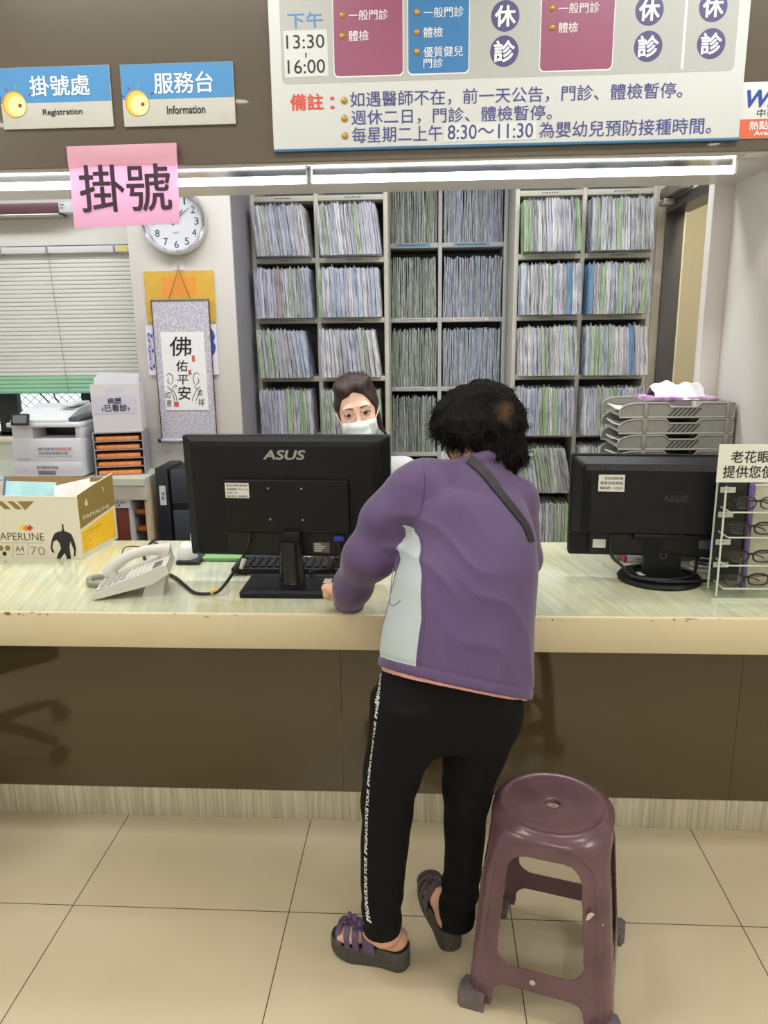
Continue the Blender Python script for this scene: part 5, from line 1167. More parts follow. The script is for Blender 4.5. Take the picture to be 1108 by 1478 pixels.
MB().box((ax0 + .02, ay1 - .005, CH + .03), (ax0 + .098, ay1 - .003, zt + .005)).build('dark_strip', mat('strip_dark', (44, 44, 48), .4), t)
b = MB(); b.box((ax0 - .004, ay0 - .0006, CH + .0005), (ax1, ay0 + .0012, CH + .0072)); b.build('base_edge', M_ACE, t)
sz = [A(1060, y, .17).z for y in (736, 772, 812, 845)]
rows_ = []
for k, z in enumerate(sz):
    MB().box((ax0 + .03, ay0 + .012, z - .003), (ax1, ay1 - .008, z)).build('shelf', M_ACR, t)
    b = MB(); b.box((ax0 + .03, ay0 + .0105, z - .0035), (ax1, ay0 + .0125, z + .0005)); b.box((ax0 + .0285, ay0 + .0105, z - .0035), (ax0 + .0305, ay1 - .008, z + .0005)); b.build('shelf_edge', M_ACE, t)
    b = MB(); zz = z + .046; b.box((ax0 + .024, ay1 - .0095, zz - .007), (ax0 + .066, ay1 - .0085, zz + .009)); lb = b.build('power_tag', M_LBLW, t)
    b = MB(); text_fit(b, ('100°', '150°', '200°', '250°')[k], ax0 + .033, ax0 + .052, zz - .001, zz + .0045, FRONT(ay1 - .0096)); b.build('lettering', M_TK, lb)
    names = ('topmost', 'second', 'third', 'lowest')
    g = thing('reading_glasses', f'black-rimmed reading glasses on the {names[k]} shelf of the acrylic stand', 'glasses', (ax0 + .1, ay0 + .03, z), group='reading glasses on the acrylic stand')
    gx = ax0 + (.045, .036, .04, .034)[k] + .028; gy = ay0 + .022; gz = z + .0225; M_RIM = mat('rim_black', (26, 24, 26), .3)
    for e_ in (0, 1):
        cx = gx + e_ * .066; n = 28
        lo = [((.027 * math.copysign(abs(math.cos(a)) ** .75, math.cos(a))), (.0165 * math.copysign(abs(math.sin(a)) ** .8, math.sin(a)))) for a in [2 * pi * q / n for q in range(n)]]
        b = MB(); b.tube([(cx + x, gy, gz + y) for x, y in lo + lo[:2]], .0026 if k != 0 else .0019, 7); fr = b.build('rim', M_RIM, g)
        b = MB(); b.prism(lo, -.0004, .0004, Matrix.Translation((cx, gy, gz)) @ Matrix(((1, 0, 0, 0), (0, 0, -1, 0), (0, 1, 0, 0), (0, 0, 0, 1)))); b.build('lens', glass_mat('lens', (253, 253, 253), .2, .02), g)
        sgn = 1 if e_ else -1; hx = cx + sgn * .027
        b = MB(); b.tube([(hx, gy, gz + .008), (hx + sgn * .003, gy + .008, gz + .007), (hx - sgn * .01, gy + .012 + .006 * e_, gz + .005), (hx - sgn * .08, gy + .018 + .006 * e_, gz - .001), (hx - sgn * .105, gy + .02 + .006 * e_, gz - .011)], .002, 6, res=5); b.build('temple_arm', M_RIM, g)
    b = MB(); b.tube([(gx + .027, gy, gz + .003), (gx + .033, gy - .001, gz + .007), (gx + .039, gy, gz + .003)], .0018, 6, res=4); b.build('bridge', M_RIM, g)
# notice on top of the stand
nx0, nz0, nz1 = A(1035, 670, .15).x, A(1070, 696, .15).z, A(1070, 641, .15).z; nw = .255
MB().box((nx0, .148, nz0), (nx0 + nw, .1492, nz1), 0).build('notice_card', mat('notice_white', (222, 226, 214), .4), t)
MB().box((nx0 - .004, .1495, nz0 - .004), (nx0 + nw + .004, .1503, nz1 + .003), 0).build('notice_sleeve', glass_mat('clear_plastic'), t)
b = MB(); sc_ = A(1108, 680, .1475).x - A(1055, 680, .1475).x
px_text(b, '老花眼鏡', (1055, 650.5, 1130, 668), .1478, bold=.012); px_text(b, '提供您使用', (1043, 672, 1134, 690), .1478, bold=.012); b.build('lettering', M_TK, t)
MB().cyl((ax0 + .06, .16, nz0 - .012), (ax0 + .06, .152, nz0 + .01), .003, n=8).build('notice_clip', M_BLACK, t)
pb = A(1094, 760, .236)
o = thing('paper_bag', 'beige paper bag with a purple edge standing behind the acrylic eyeglass stand', 'bag', (pb.x + .04, .238, CH)); MB().box((pb.x - .022, .228, CH + .001), (pb.x + .14, .247, zt - .012), .004).build('bag_body', mottled('bag_beige', (186, 174, 156), (212, 204, 190), nscale=16, rough=.6), o); MB().box((pb.x - .032, .229, CH + .001), (pb.x - .0225, .246, zt - .01), .002).build('purple_edge', mat('edge_purple', (128, 96, 168), .5), o)
# ------------------------------------------------------------------ plastic stool
SCX, SCY, SROT = .296, -.335, math.radians(-16)
t = thing('plastic_stool', 'maroon plastic stool with a round seat, worn legs and a centre hole', 'stool', (SCX, SCY, 0), SROT)
H = .457
F = Field((-.20, -.20, -.005), (.20, .20, .475), .0035)
def half(Z): return .140 + .034 * np.clip((H - .02 - Z) / (H - .02), 0, 1)
def stool(X, Y, Z):
    s_ = half(Z); e = 2.2 + 3.4 * np.clip((H - .01 - Z) / .13, 0, 1)
    rad = (np.abs(X) ** e + np.abs(Y) ** e + 1e-12) ** (1 / e)
    f = rad - s_
    r = np.sqrt(X * X + Y * Y); top = Z - (H - .004 * np.clip((r - .118) / .01, 0, 1) + .0035 * np.exp(-((r - .122) / .006) ** 2))
    rd = .018; q1, q2 = np.maximum(f + rd, 0), np.maximum(top + rd, 0)
    outer = np.minimum(np.maximum(f + rd, top + rd), 0) + np.sqrt(q1 * q1 + q2 * q2) - rd
    th = .0085
    inner = np.maximum(f + th + .016 * np.clip((Z - H + .05) / .035, 0, 1), Z - (H - .014))
    d = np.maximum(outer, -inner)
    # openings on the four sides
    w = s_ - .066
    def arch(u):
        a = np.abs(u) - w
        z0, z1 = .130, .402; zc, hz = (z0 + z1) / 2, (z1 - z0) / 2; rr = .04
        qx, qz = a + rr, np.abs(Z - zc) - hz + rr; up = np.minimum(np.maximum(qx, qz), 0) + np.sqrt(np.maximum(qx, 0) ** 2 + np.maximum(qz, 0) ** 2) - rr
        rr = .028; qx, qz = np.abs(u) - w + .004 + rr, Z - .075 + rr; lo = np.minimum(np.maximum(qx, qz), 0) + np.sqrt(np.maximum(qx, 0) ** 2 + np.maximum(qz, 0) ** 2) - rr
        return np.minimum(up, lo)
    d = np.maximum(d, -np.maximum(arch(X), -1.) * np.ones_like(d)); d = np.maximum(d, -arch(Y) * np.ones_like(d))
    # shallow recess of the arched side panels
    def recess(u, o):
        rr = .075; qx, qz = np.abs(u) - (w + .030) + rr, Z - .436 + rr
        sh = np.minimum(np.maximum(qx, qz), 0) + np.sqrt(np.maximum(qx, 0) ** 2 + np.maximum(qz, 0) ** 2) - rr
        return np.maximum(sh, -.0042 - f)
    d = np.maximum(d, -np.maximum(recess(X, Y), np.abs(X) - np.abs(Y))); d = np.maximum(d, -np.maximum(recess(Y, X), np.abs(Y) - np.abs(X)))
    d = np.maximum(d, -(r - .016) * np.ones_like(d))
    d = np.maximum(d, .012 - Z)
    return d
F.put(stool, (-.19, -.19, 0), (.19, .19, .47), .002)
bm_ = F.mb(); Mst = Matrix.Translation((SCX, SCY, 0)) @ Matrix.Rotation(SROT, 4, 'Z')
bm_.v = [Mst @ v for v in bm_.v]
M_ST = mottled('stool_maroon', (92, 66, 74), (110, 82, 91), nscale=9, rough=.23, spec=.6, detail=6)
bm_.build('moulded_body', M_ST, t)
M_SF = mottled('stool_foot', (96, 88, 92), (116, 106, 108), nscale=30, rough=.5)
for sx_ in (-1, 1):
    for sy_ in (-1, 1):
        b = MB(); c = Vector((sx_ * .150, sy_ * .150, 0))
        pts = [(-.036, -.036), (.026, -.036), (.036, -.014), (.036, .026), (.026, .036), (-.036, .036)]
        P = [(c.x + (x if sx_ > 0 else -x) * .86, c.y + (y if sy_ > 0 else -y) * .86) for x, y in pts]
        b.prism(P, .0, .034, Mst); b.build('foot_cap', M_SF, t)
b = MB(); M_CH = mat('chip_white', (206, 196, 190), .5)
yf = -(half(np.array(.1)) - .0027)
b.lathe([(.0065, 0), (.0065, .0008)], 16, 0, Mst @ Matrix.Translation((-.012, float(yf), .103)) @ Matrix.Rotation(pi / 2, 4, 'X')); b.build('round_sticker', M_CH, t, label='small round white sticker on the front stretcher')
b = MB(); yf = -(float(half(np.array(.30))) + .0004); b.prism([(.094, .288), (.101, .292), (.112, .309), (.104, .311), (.097, .305)], 0, .0008, Mst @ FRONT(yf)); b.prism([(.128, .283), (.132, .287), (.13, .29)], 0, .0008, Mst @ FRONT(yf)); b.build('scuff_mark', M_CH, t, label='white scuff on the leg')
# ------------------------------------------------------------------ people
def V(*a): return np.array(a, float)
def rot(yaw, pitch=0., roll=0.):
    """columns: right, forward, up of a figure that faces +y when all angles are 0 (yaw turns left, pitch nods down)"""
    M_ = Matrix.Rotation(yaw, 3, 'Z') @ Matrix.Rotation(-pitch, 3, 'X') @ Matrix.Rotation(roll, 3, 'Y')
    return np.array(M_)
class Frame:
    def __init__(s, o, R): s.o = np.array(o, float); s.R = R
    def __call__(s, x, y, z): return s.o + s.R @ V(x, y, z)
    def loc(s, X, Y, Z):
        x, y, z = X - s.o[0], Y - s.o[1], Z - s.o[2]; R = s.R
        return tuple(R[0][i] * x + R[1][i] * y + R[2][i] * z for i in range(3))
def head(F, H, k=.012, masked=True):
    e = lambda x, y, z, a, b, c, k=k, cut=False: F.ell(H(x, y, z), (a, b, c), k, H.R.T, cut)
    e(0, -.012, .03, .073, .092, .084, .03); e(0, .034, -.034, .059, .058, .078, .03); e(0, .062, -.098, .026, .024, .022, .03)
    for s in (-1, 1):
        e(s * .034, .056, -.030, .026, .024, .024, .025); e(s * .030, .078, .028, .022, .014, .010, .02)      # cheek, brow
        e(s * .031, .103, .008, .017, .016, .0095, .012, True)                                            # eye socket
        e(s * .031, .074, .008, .0165, .0165, .0125, .006)                                                # lids over the eyeball
        F.cap(H(s * .018, .092, .0165), H(s * .045, .080, .0145), .0032, .0026, .006)
        e(s * .076, -.006, -.014, .007, .017, .029, .008); e(s * .081, -.003, -.012, .006, .009, .017, .006, True)
    F.cap(H(0, .086, .012), H(0, .105, -.026), .006, .010, .012); e(0, .101, -.030, .015, .011, .008, .008)
    F.cap(H(-.014, .090, -.058), H(.014, .090, -.058), .0075, .0075, .01); F.cap(H(-.012, .088, -.068), H(.012, .088, -.068), .007, .007, .01)
    return F
def fingers(F, w, d, up, side, curl=.4, spread=.06, sc=1., k=.007, fist=False):
    """a hand: palm from the wrist w along d, back of the hand towards up, thumb towards side"""
    d = V(*d); d /= np.linalg.norm(d); up = V(*up); up -= d * (up @ d); up /= np.linalg.norm(up); s = np.cross(d, up)
    if s @ V(*side) < 0: s = -s
    P = V(*w); L = lambda a, b, c: P + sc * (d * a + s * b + up * c)
    for b in (-.024, -.008, .008, .022): F.cap(L(.01, b * .7, 0), L(.078, b, .002), .0145 * sc, .012 * sc, .016, (up, .85))
    F.cap(L(-.03, 0, 0), L(.015, 0, 0), .026 * sc, .024 * sc, .02, (up, .75))
    for q, (b, ln, r) in enumerate(((.024, .066, .0086), (.008, .074, .009), (-.008, .069, .0086), (-.023, .054, .0076))):
        p = L(.080, b, .002); a = 0.; bend = curl * (1 + .1 * q)
        dd = d * math.cos(spread * (1.2 - q)) + s * math.sin(spread * (1.2 - q))
        for i, f in enumerate((.45, .31, .24)):
            a += bend * (1.0, 1.25, .8)[i]; t = dd * math.cos(a) - up * math.sin(a); n = p + t * ln * f * sc
            F.cap(p, n, r * sc * (1 - .06 * i), r * sc * (.94 - .08 * i), k if i else .012); p = n
    p = L(.022, .024, -.004); t1 = d * .62 + s * .72 - up * .25; t1 /= np.linalg.norm(t1); n = p + t1 * .036 * sc; F.cap(p, n, .0125 * sc, .0105 * sc, .014)
    t2 = d * .93 + s * (.1 if fist else .36) - up * (.45 if fist else .2); t2 /= np.linalg.norm(t2); m_ = n + t2 * .03 * sc; F.cap(n, m_, .0102 * sc, .0092 * sc, .006)
    t3 = d * .95 - s * .05 - up * .3; t3 /= np.linalg.norm(t3); F.cap(m_, m_ + t3 * .022 * sc, .0092 * sc, .0075 * sc, .005)
def mask_field(H, F0, h=.003, up=-.016, dn=-.125):
    """a pleated face mask: the shell a few millimetres in front of the face"""
    c = H(0, .06, -.07); F = Field(c - .11, c + .11, h)
    base = Field(c - .11, c + .11, h); head(base, H); base.chain([H(0, .02, -.02), H(0, .105, -.035), H(0, .1, -.07), H(0, .075, -.115)], [.05, .012, .014, .02], .03)
    X, Y, Z = F.ax[0][:, None, None], F.ax[1][None, :, None], F.ax[2][None, None, :]
    x, y, z = H.loc(X, Y, Z)
    puff = .0085 - .0028 * np.abs(np.sin(np.clip((z + .035) / .012, -6, 6) * 1.0)) * (np.abs(x) < .055)
    d = np.maximum(base.D - puff, -(base.D - puff + .003))
    top = z - (up - .10 * np.abs(x) ** 1.15 + .005 * np.exp(-(x / .014) ** 2)); d = np.maximum(d, top); d = np.maximum(d, dn + .18 * np.abs(x) - z)
    d = np.maximum(d, np.abs(x) - .064 - .06 * (y - .05)); d = np.maximum(d, .018 - y)
    F.D = d.astype(np.float32); return F
def noise3(p, f, seed=0.):
    x, y, z = p; return (np.sin(f * x + 1.3 * np.sin(f * .7 * y + seed) + seed) + np.sin(f * 1.1 * y + 1.7 * np.sin(f * .6 * z + 2 * seed)) + np.sin(f * .9 * z + 1.5 * np.sin(f * .8 * x + 3 * seed))) / 3
def stations(L_):
    """(pixel centre x, y, half-width in pixels, depth Y, half-depth) of a photographed silhouette -> loft arrays, upwards"""
    rows = []
    for px, py, hw, Y, b in L_:
        p = A(px, py, Y); a = (A(px + hw, py, Y) - A(px - hw, py, Y)).length / 2; rows.append((p.z, p.x, p.y, a, b))
    rows.sort(); return [list(c) for c in zip(*rows)]
M_SKIN = mottled('skin', (214, 164, 136), (224, 176, 148), nscale=26, rough=.5, spec=.35); MATS['skin'].node_tree.nodes['Principled BSDF'].inputs['Subsurface Weight'].default_value = .12
M_SKIN.node_tree.nodes['Principled BSDF'].inputs['Subsurface Radius'].default_value = (.01, .004, .002)
M_SKIN2 = mottled('skin_pale', (222, 178, 156), (230, 188, 166), nscale=26, rough=.48, spec=.35)
M_PUR = mottled('jacket_purple', (82, 60, 104), (88, 66, 110), nscale=240, rough=.62, sheen=.25, bump=.12)
M_PURD = mat('jacket_piping', (70, 50, 92), .6); M_GRY = mottled('jacket_grey', (176, 188, 190), (184, 196, 198), nscale=240, rough=.62, bump=.12)
M_TRO = mottled('trouser_black', (13, 13, 15), (18, 18, 20), nscale=320, rough=.85, bump=.1, spec=.2)

# ---- the customer leaning on the counter
YA = math.radians(25); Fw = V(-math.sin(YA), math.cos(YA), 0); Lf = V(-math.cos(YA), -math.sin(YA), 0)
a_ = lambda px, py, Y: np.array(A(px, py, Y))
shL, elL, wrL = a_(613, 703, -.115), a_(529, 805, -.15), a_(505, 866, -.048)
shR, elR, wrR = a_(742, 724, -.015), a_(753, 806, .06), V(.14, .27, .85)
HC = Frame(a_(694, 622, .03) + V(0, .0, -.005), rot(math.radians(52), math.radians(20), math.radians(4)))
hL, tL = V(-.045, -.350, 0), V(-.232, -.298, 0); hR, tR = V(.068, -.300, 0), V(.004, -.085, 0)
person = thing('person', 'person in a purple jacket and black trousers leaning on the counter, seen from behind', 'person', (.05, -.28, 0))
F = Field((-.33, -.46, -.005), (.40, .38, 1.42), .0042)
head(F, HC)
F.cap(HC(0, -.02, -.06), a_(684, 690, -.05), .048, .056, .03)
tors = stations([(650, 1020, 64, -.285, .07), (652, 985, 70, -.28, .07), (663, 900, 76, -.25, .10), (676, 800, 72, -.18, .10), (683, 750, 66, -.13, .09), (682, 712, 50, -.09, .07), (684, 690, 30, -.06, .05)])
F.loft(*tors, yaw=YA, k=.03)
F.chain([shL, elL, wrL], [.04, .036, .026], .02); F.chain([shR, elR, wrR], [.04, .036, .026], .02)
fingers(F, wrL + V(-.012, .024, .008), (-.60, .80, -.04), (.0, .12, 1), (.8, .6, 0), curl=1.25, sc=.92, fist=True)
fingers(F, wrR, (-.75, .62, -.22), (0, .25, 1), (-.6, -.7, 0), curl=.22, sc=.92)
legL = stations([(590, 985, 40, -.33, .07), (583, 1068, 42, -.335, .07), (569, 1110, 34, -.34, .06), (559, 1160, 28, -.35, .055), (555, 1210, 27, -.36, .05), (552, 1260, 23, -.365, .043), (552, 1300, 20, -.368, .036), (553, 1330, 18, -.37, .03), (554, 1346, 18, -.37, .03)])
legR = stations([(690, 1000, 40, -.30, .07), (686, 1068, 40, -.29, .07), (678, 1110, 32, -.285, .06), (671, 1160, 25, -.285, .055), (669, 1210, 24, -.285, .05), (663, 1280, 20, -.28, .04), (660, 1305, 18, -.272, .032), (658, 1322, 18, -.27, .03)])
F.loft(*legL, k=.03); F.loft(*legR, k=.03)
for h_, t_, lf in ((hL, tL, legL), (hR, tR, legR)):
    u = (t_ - h_) / np.linalg.norm(t_ - h_); n = V(-u[1], u[0], 0); ank = V(lf[1][0], lf[2][0], lf[0][0])
    z0 = .052; heel = h_ + u * .035 + V(0, 0, z0 + .024)
    F.cap(ank, heel, .031, .028, .02); F.cap(ank + V(0, 0, .0), h_ + u * .10 + V(0, 0, z0 + .026), .03, .026, .02)
    F.cap(h_ + u * .03 + V(0, 0, z0 + .02), h_ + u * .14 + V(0, 0, z0 + .012), .027, .024, .02, ((0, 0, 1), .8))
    for q in range(5):
        b = (-.028 + .014 * q); r = (.0105, .0088, .0085, .008, .0078)[q if lf is legR else 4 - q]
        F.cap(h_ + u * .125 + n * b * .9 + V(0, 0, z0 + .010), h_ + u * (.178 - .05 * abs(b + (.012 if lf is legR else -.012)) / .03 * .4) + n * b + V(0, 0, z0 + .007), .011, r, .007)
body = F.mb().build('body', M_SKIN, person)

# jacket
F = Field((-.36, -.50, .60), (.42, .36, 1.30), .0042)
TS = stations([(652, 1040, 114, -.318, .148), (655, 985, 115, -.30, .146), (663, 900, 112, -.25, .138), (670, 850, 108, -.215, .134), (677, 800, 101, -.18, .128), (685, 750, 84, -.13, .112), (685, 715, 66, -.09, .088), (686, 690, 48, -.06, .062), (688, 672, 34, -.04, .05)])
F.loft(*TS, yaw=YA, k=.03, n=2.25)
F.cap(a_(688, 695, -.06), shL, .056, .060, .035); F.cap(a_(690, 697, -.045), shR, .056, .058, .035)
F.ell(a_(655, 770, -.185), (.10, .06, .10), .05)
miL = a_(557, 757, -.14); F.chain([shL, a_(587, 720, -.127), miL, elL, a_(509, 845, -.085), wrL], [.0595, .0575, .0560, .0520, .0415, .0385], .045); F.chain([shR, elR, wrR], [.060, .052, .040], .02)
F.cap(wrL + V(.004, -.006, .012), wrL + V(-.0015, .004, -.012), .0405, .041, .004)
for w_, e_ in ((wrL, elL), (wrR, elR)):       # the cuffs end flat
    dn = (w_ - e_) / np.linalg.norm(w_ - e_); q = w_ + dn * .010
    def cutfn(X, Y, Z, q=q, dn=dn): return -((X - q[0]) * dn[0] + (Y - q[1]) * dn[1] + (Z - q[2]) * dn[2]) + 0 * X * Y * Z
    F.put(cutfn, q - .001 + dn * .03 - .05, q + dn * .03 + .05, .003, True, pad=0)
ncen = a_(690, 678, -.035); Fn = Frame(ncen, rot(YA, math.radians(30)))
ring = [Fn(.060 * math.cos(a), .056 * math.sin(a), .012 + .006 * math.cos(a)) for a in [2 * pi * q / 20 for q in range(21)]]
for i in range(20): F.cap(ring[i], ring[i + 1], .0125, .0125, .014)
hemA, hemB, hemC_ = a_(541, 963, -.40), a_(766, 1006, -.22), a_(655, 990, -.43)
hn = np.cross(hemB - hemA, hemC_ - hemA); hn /= np.linalg.norm(hn); hn = hn if hn[2] > 0 else -hn
def tocam(X, Y, Z):
    return X, Y, Z
arm = [(shL, elL), (elL, wrL)]
def segd(X, Y, Z, a, b):
    ba = b - a; h = np.clip(((X - a[0]) * ba[0] + (Y - a[1]) * ba[1] + (Z - a[2]) * ba[2]) / (ba @ ba), 0, 1)
    return np.sqrt((X - a[0] - h * ba[0]) ** 2 + (Y - a[1] - h * ba[1]) ** 2 + (Z - a[2] - h * ba[2]) ** 2), h
def folds(X, Y, Z):
    u = (X - .1) * -Lf[0] + (Y + .2) * -Lf[1]          # across the back, towards its right
    def crease(ph): return (1 - np.abs(np.sin(ph))) ** 1.6 - .3
    m1 = np.sin(13 * u + 7 * Z) + .6 * np.sin(29 * u - 17 * Z + 1)
    w = -.0095 * crease(24 * Z + 9 * u + 1.1 * m1) * np.exp(-((Z - 1.04) / .075) ** 2) * np.exp(-((u + .085) / .085) ** 2)
    w = w - .0075 * crease(19 * Z + 13 * u + .8 * m1 + .7) * np.exp(-((Z - .93) / .10) ** 2) * np.exp(-((u + .02) / .12) ** 2)
    w = w - .0065 * crease(17 * u - 6 * Z + .7 * m1) * np.exp(-((Z - .79) / .08) ** 2)
    w = w - .007 * crease(21 * u + 16 * Z + m1) * np.exp(-((Z - 1.10) / .05) ** 2) * np.exp(-((u - .10) / .07) ** 2)
    d1, h1 = segd(X, Y, Z, shL, elL); d2, h2 = segd(X, Y, Z, elL, wrL)
    w = w + np.where((d1 < .09) & (h1 < 1), .0042 * np.sin(h1 * 13 + 26 * u - 20 * Z + 1.5 * np.sin(20 * u + 9 * Z)) * np.sin(pi * np.clip(h1, 0, 1)), 0) + np.where(d2 < .08, .0024 * noise3((X, Y, Z), 62, 2.2), 0)
    return w
F.warp(folds)
hd = lambda X, Y, Z: (X - hemA[0]) * hn[0] + (Y - hemA[1]) * hn[1] + (Z - hemA[2]) * hn[2]
F.warp(lambda X, Y, Z: .0022 * np.exp(-((hd(X, Y, Z) - .024) / .003) ** 2) - .0008 * np.clip(1 - np.abs(hd(X, Y, Z) - .010) / .014, 0, 1))
hemcut = lambda X, Y, Z: -hd(X, Y, Z)
far = segd(F.ax[0][:, None, None], F.ax[1][None, :, None], F.ax[2][None, None, :], elL, wrL)[0]
F.D = np.where(far < .085, F.D, np.maximum(F.D, hemcut(F.ax[0][:, None, None], F.ax[1][None, :, None], F.ax[2][None, None, :]).astype(np.float32)))
jk = F.mb()
tz, tx, ty = np.array(TS[0]), np.array(TS[1]), np.array(TS[2])
PAN = []
for v in jk.v:          # signed distance (degrees, about) inside the grey side panel
    p = np.array(v); d1 = min(segd(*p, shL, miL)[0] + .004, segd(*p, miL, elL)[0]); d2 = segd(*p, elL, wrL)[0]
    cx, cy = np.interp(p[2], tz, tx), np.interp(p[2], tz, ty); r = V(p[0] - cx, p[1] - cy, 0)
    phi = math.degrees(math.atan2(-(r @ Fw), r @ Lf)); h = hd(*p)
    pb = np.interp(p[2], [.70, .92, 1.0, 1.07, 1.10], [33, 30, 23, 10, -8])
    PAN.append(float(min(pb - phi, phi + 13, (1.10 - p[2]) * 6000, (h - .021) * 6000, (min(d1, d2) - .074) * 9000)))
jacket = jk.build('jacket', M_PUR, person, label='purple zip jacket with a grey side panel')
at = jacket.data.attributes.new('side_panel', 'FLOAT', 'POINT'); at.data.foreach_set('value', PAN)
N, L, B = nodes(M_PUR); an = N.new('ShaderNodeAttribute'); an.attribute_name = 'side_panel'
def gate(lo):
    g = N.new('ShaderNodeMath'); g.operation = 'GREATER_THAN'; L.new(an.outputs['Fac'], g.inputs[0]); g.inputs[1].default_value = lo; return g.outputs[0]
prev = B.inputs['Base Color'].links[0].from_socket
m1 = N.new('ShaderNodeMixRGB'); L.new(gate(-4.), m1.inputs[0]); L.new(prev, m1.inputs[1]); m1.inputs[2].default_value = lin((74, 54, 96))
m2 = N.new('ShaderNodeMixRGB'); L.new(gate(0.), m2.inputs[0]); L.new(m1.outputs[0], m2.inputs[1]); m2.inputs[2].default_value = lin((178, 190, 193)); L.new(m2.outputs[0], B.inputs['Base Color'])
Cw = CAM.copy()
def hit(bvh, px, py):
    d = RM.T @ np.array([(px - 554) / FPX, (py - 739) / FPX, 1.]); d = d / np.linalg.norm(d)
    return bvh.ray_cast(Vector(Cw), Vector(d))
jb = BVHTree.FromPolygons(jk.v, jk.f)
# pocket seam on the grey panel
b = MB(); pts = []
for x, y in ((574, 790), (567, 820), (561, 850), (563, 868), (570, 873), (578, 866)):
    h = hit(jb, x, y)
    if h[0] is not None: pts.append(h[0] + h[1] * .0005)
if len(pts) > 2: b.tube(pts, .0014, 6, res=5); b.build('pocket_seam', mat('seam_grey', (140, 150, 154), .6), jacket)
b = MB(); pts = []
for x, y in ((611, 672), (613, 690), (612, 710), (609, 728), (604, 745)):
    h = hit(jb, x, y)
    if h[0] is not None: pts.append(h[0] + h[1] * .0003)
b.tube(pts, .0011, 6, res=5); b.build('shoulder_seam', M_PURD, jacket)
# strap of a shoulder bag across the back
sp = []
for x, y in ((676, 664), (693, 676), (711, 698), (729, 722), (745, 742), (758, 760), (766, 782)):
    h = hit(jb, x, y)
    if h[0] is not None: sp.append((h[0] + h[1] * .002, h[1]))
b = MB(); P_ = spline([p for p, n in sp], 5); ws = .0125
L1, R1, L2, R2 = [], [], [], []
for i, p in enumerate(P_):
    q = jb.find_nearest(p); t_ = (P_[min(i + 1, len(P_) - 1)] - P_[max(i - 1, 0)]).normalized(); n = q[1]; s_ = t_.cross(n).normalized()
    for arr, w_ in ((L1, -ws), (R1, ws)):
        q2 = jb.find_nearest(p + s_ * w_); arr.append(q2[0] + q2[1] * .0045)
    L2.append(L1[-1] - n * .0035); R2.append(R1[-1] - n * .0035)
n = len(P_); vs = L1 + R1 + R2 + L2; fs = []
for i in range(n - 1):
    for a0, b0 in ((0, n), (n, 2 * n), (2 * n, 3 * n), (3 * n, 0)): fs.append((a0 + i, b0 + i, b0 + i + 1, a0 + i + 1))
fs += [(0, 3 * n, 2 * n, n), (n - 1, 2 * n - 1, 3 * n - 1, 4 * n - 1)]
b.add(vs, fs, 0, True); b.build('bag_strap', mat('strap_black', (30, 30, 32), .5), person)

# pink hem of a shirt below the jacket
F = Field((-.30, -.50, .60), (.34, 0, .92), .005)
S2 = [TS[0], TS[1], TS[2], [v - .010 for v in TS[3]], [v - .010 for v in TS[4]]]
F.loft(*S2, yaw=YA, k=.01, n=2.25); F.limit(lambda X, Y, Z: np.maximum(-hd(X, Y, Z) - .006 - .022 * np.clip(.06 - X, 0, .2), hd(X, Y, Z) - .012)); F.mb().build('undershirt', mat('shirt_pink', (232, 168, 166), .7), person, label='pink shirt hem')

# trousers
F = Field((-.26, -.50, .06), (.34, -.02, .90), .0042)
HP = stations([(640, 1062, 92, -.315, .088), (641, 1030, 99, -.315, .104), (647, 1000, 103, -.31, .112), (649, 975, 104, -.30, .110), (655, 940, 92, -.28, .10)])
F.loft(*HP, yaw=YA * .6, k=.02, n=2.2)
TL_ = stations([(590, 1000, 52, -.33, .10), (584, 1068, 53, -.335, .095), (568, 1110, 44, -.34, .08), (559, 1160, 38, -.35, .068), (556, 1210, 35.5, -.36, .06), (552, 1260, 32, -.365, .054), (551, 1300, 29.5, -.368, .05), (551, 1322, 28, -.37, .048), (551, 1341, 27.5, -.37, .047)])
TR_ = stations([(694, 1000, 50, -.30, .10), (688, 1068, 50, -.29, .095), (679, 1110, 42, -.285, .08), (672, 1160, 33, -.285, .066), (670, 1210, 29, -.285, .06), (664, 1280, 27, -.28, .054), (659, 1310, 26, -.272, .05), (658, 1333, 25.5, -.27, .047)])
F.loft(*TL_, k=.022, n=2.1); F.loft(*TR_, k=.022, n=2.1)
for px, Y in ((595, -.365), (700, -.345)): F.ell(a_(px, 1030, Y), (.075, .05, .075), .05)
F.warp(lambda X, Y, Z: .0022 * np.sin(60 * Z + 25 * X + 2 * np.sin(20 * X)) * np.exp(-((Z - .46) / .10) ** 2) + .0025 * np.sin(85 * Z + 30 * X) * np.exp(-((Z - .16) / .07) ** 2) + .002 * np.sin(40 * Z - 40 * X) * np.exp(-((Z - .66) / .08) ** 2))
F.warp(lambda X, Y, Z: .0015 * noise3((X, Y, Z), 40, 1.))
tr = F.mb(); trousers = tr.build('trousers', M_TRO, person)
tb = BVHTree.FromPolygons(tr.v, tr.f)
path = spline([Vector((x, y, 0)) for x, y in ((532, 1332), (528, 1312), (526.5, 1285), (526, 1250), (526.5, 1215), (527.5, 1180), (529, 1150), (531, 1115), (535, 1080), (539.5, 1045), (544, 1008), (547.5, 970))], 12)
cum = [0.]
for i in range(1, len(path)): cum.append(cum[-1] + (path[i] - path[i - 1]).length)
base = []
for p in path:
    for k in range(12):
        h = hit(tb, p.x + 3.5 + 2 * k, p.y)
        if h[0] is not None: break
    base.append(h[0])
b = MB(); words_ = 'IMAGINATION IS YOUR  IMAGINATION IS YOUR  IMAGINATION IS YOUR  IMAGINATION IS'
vs, fs = glyphs(words_, 0, .25, 2, .9)
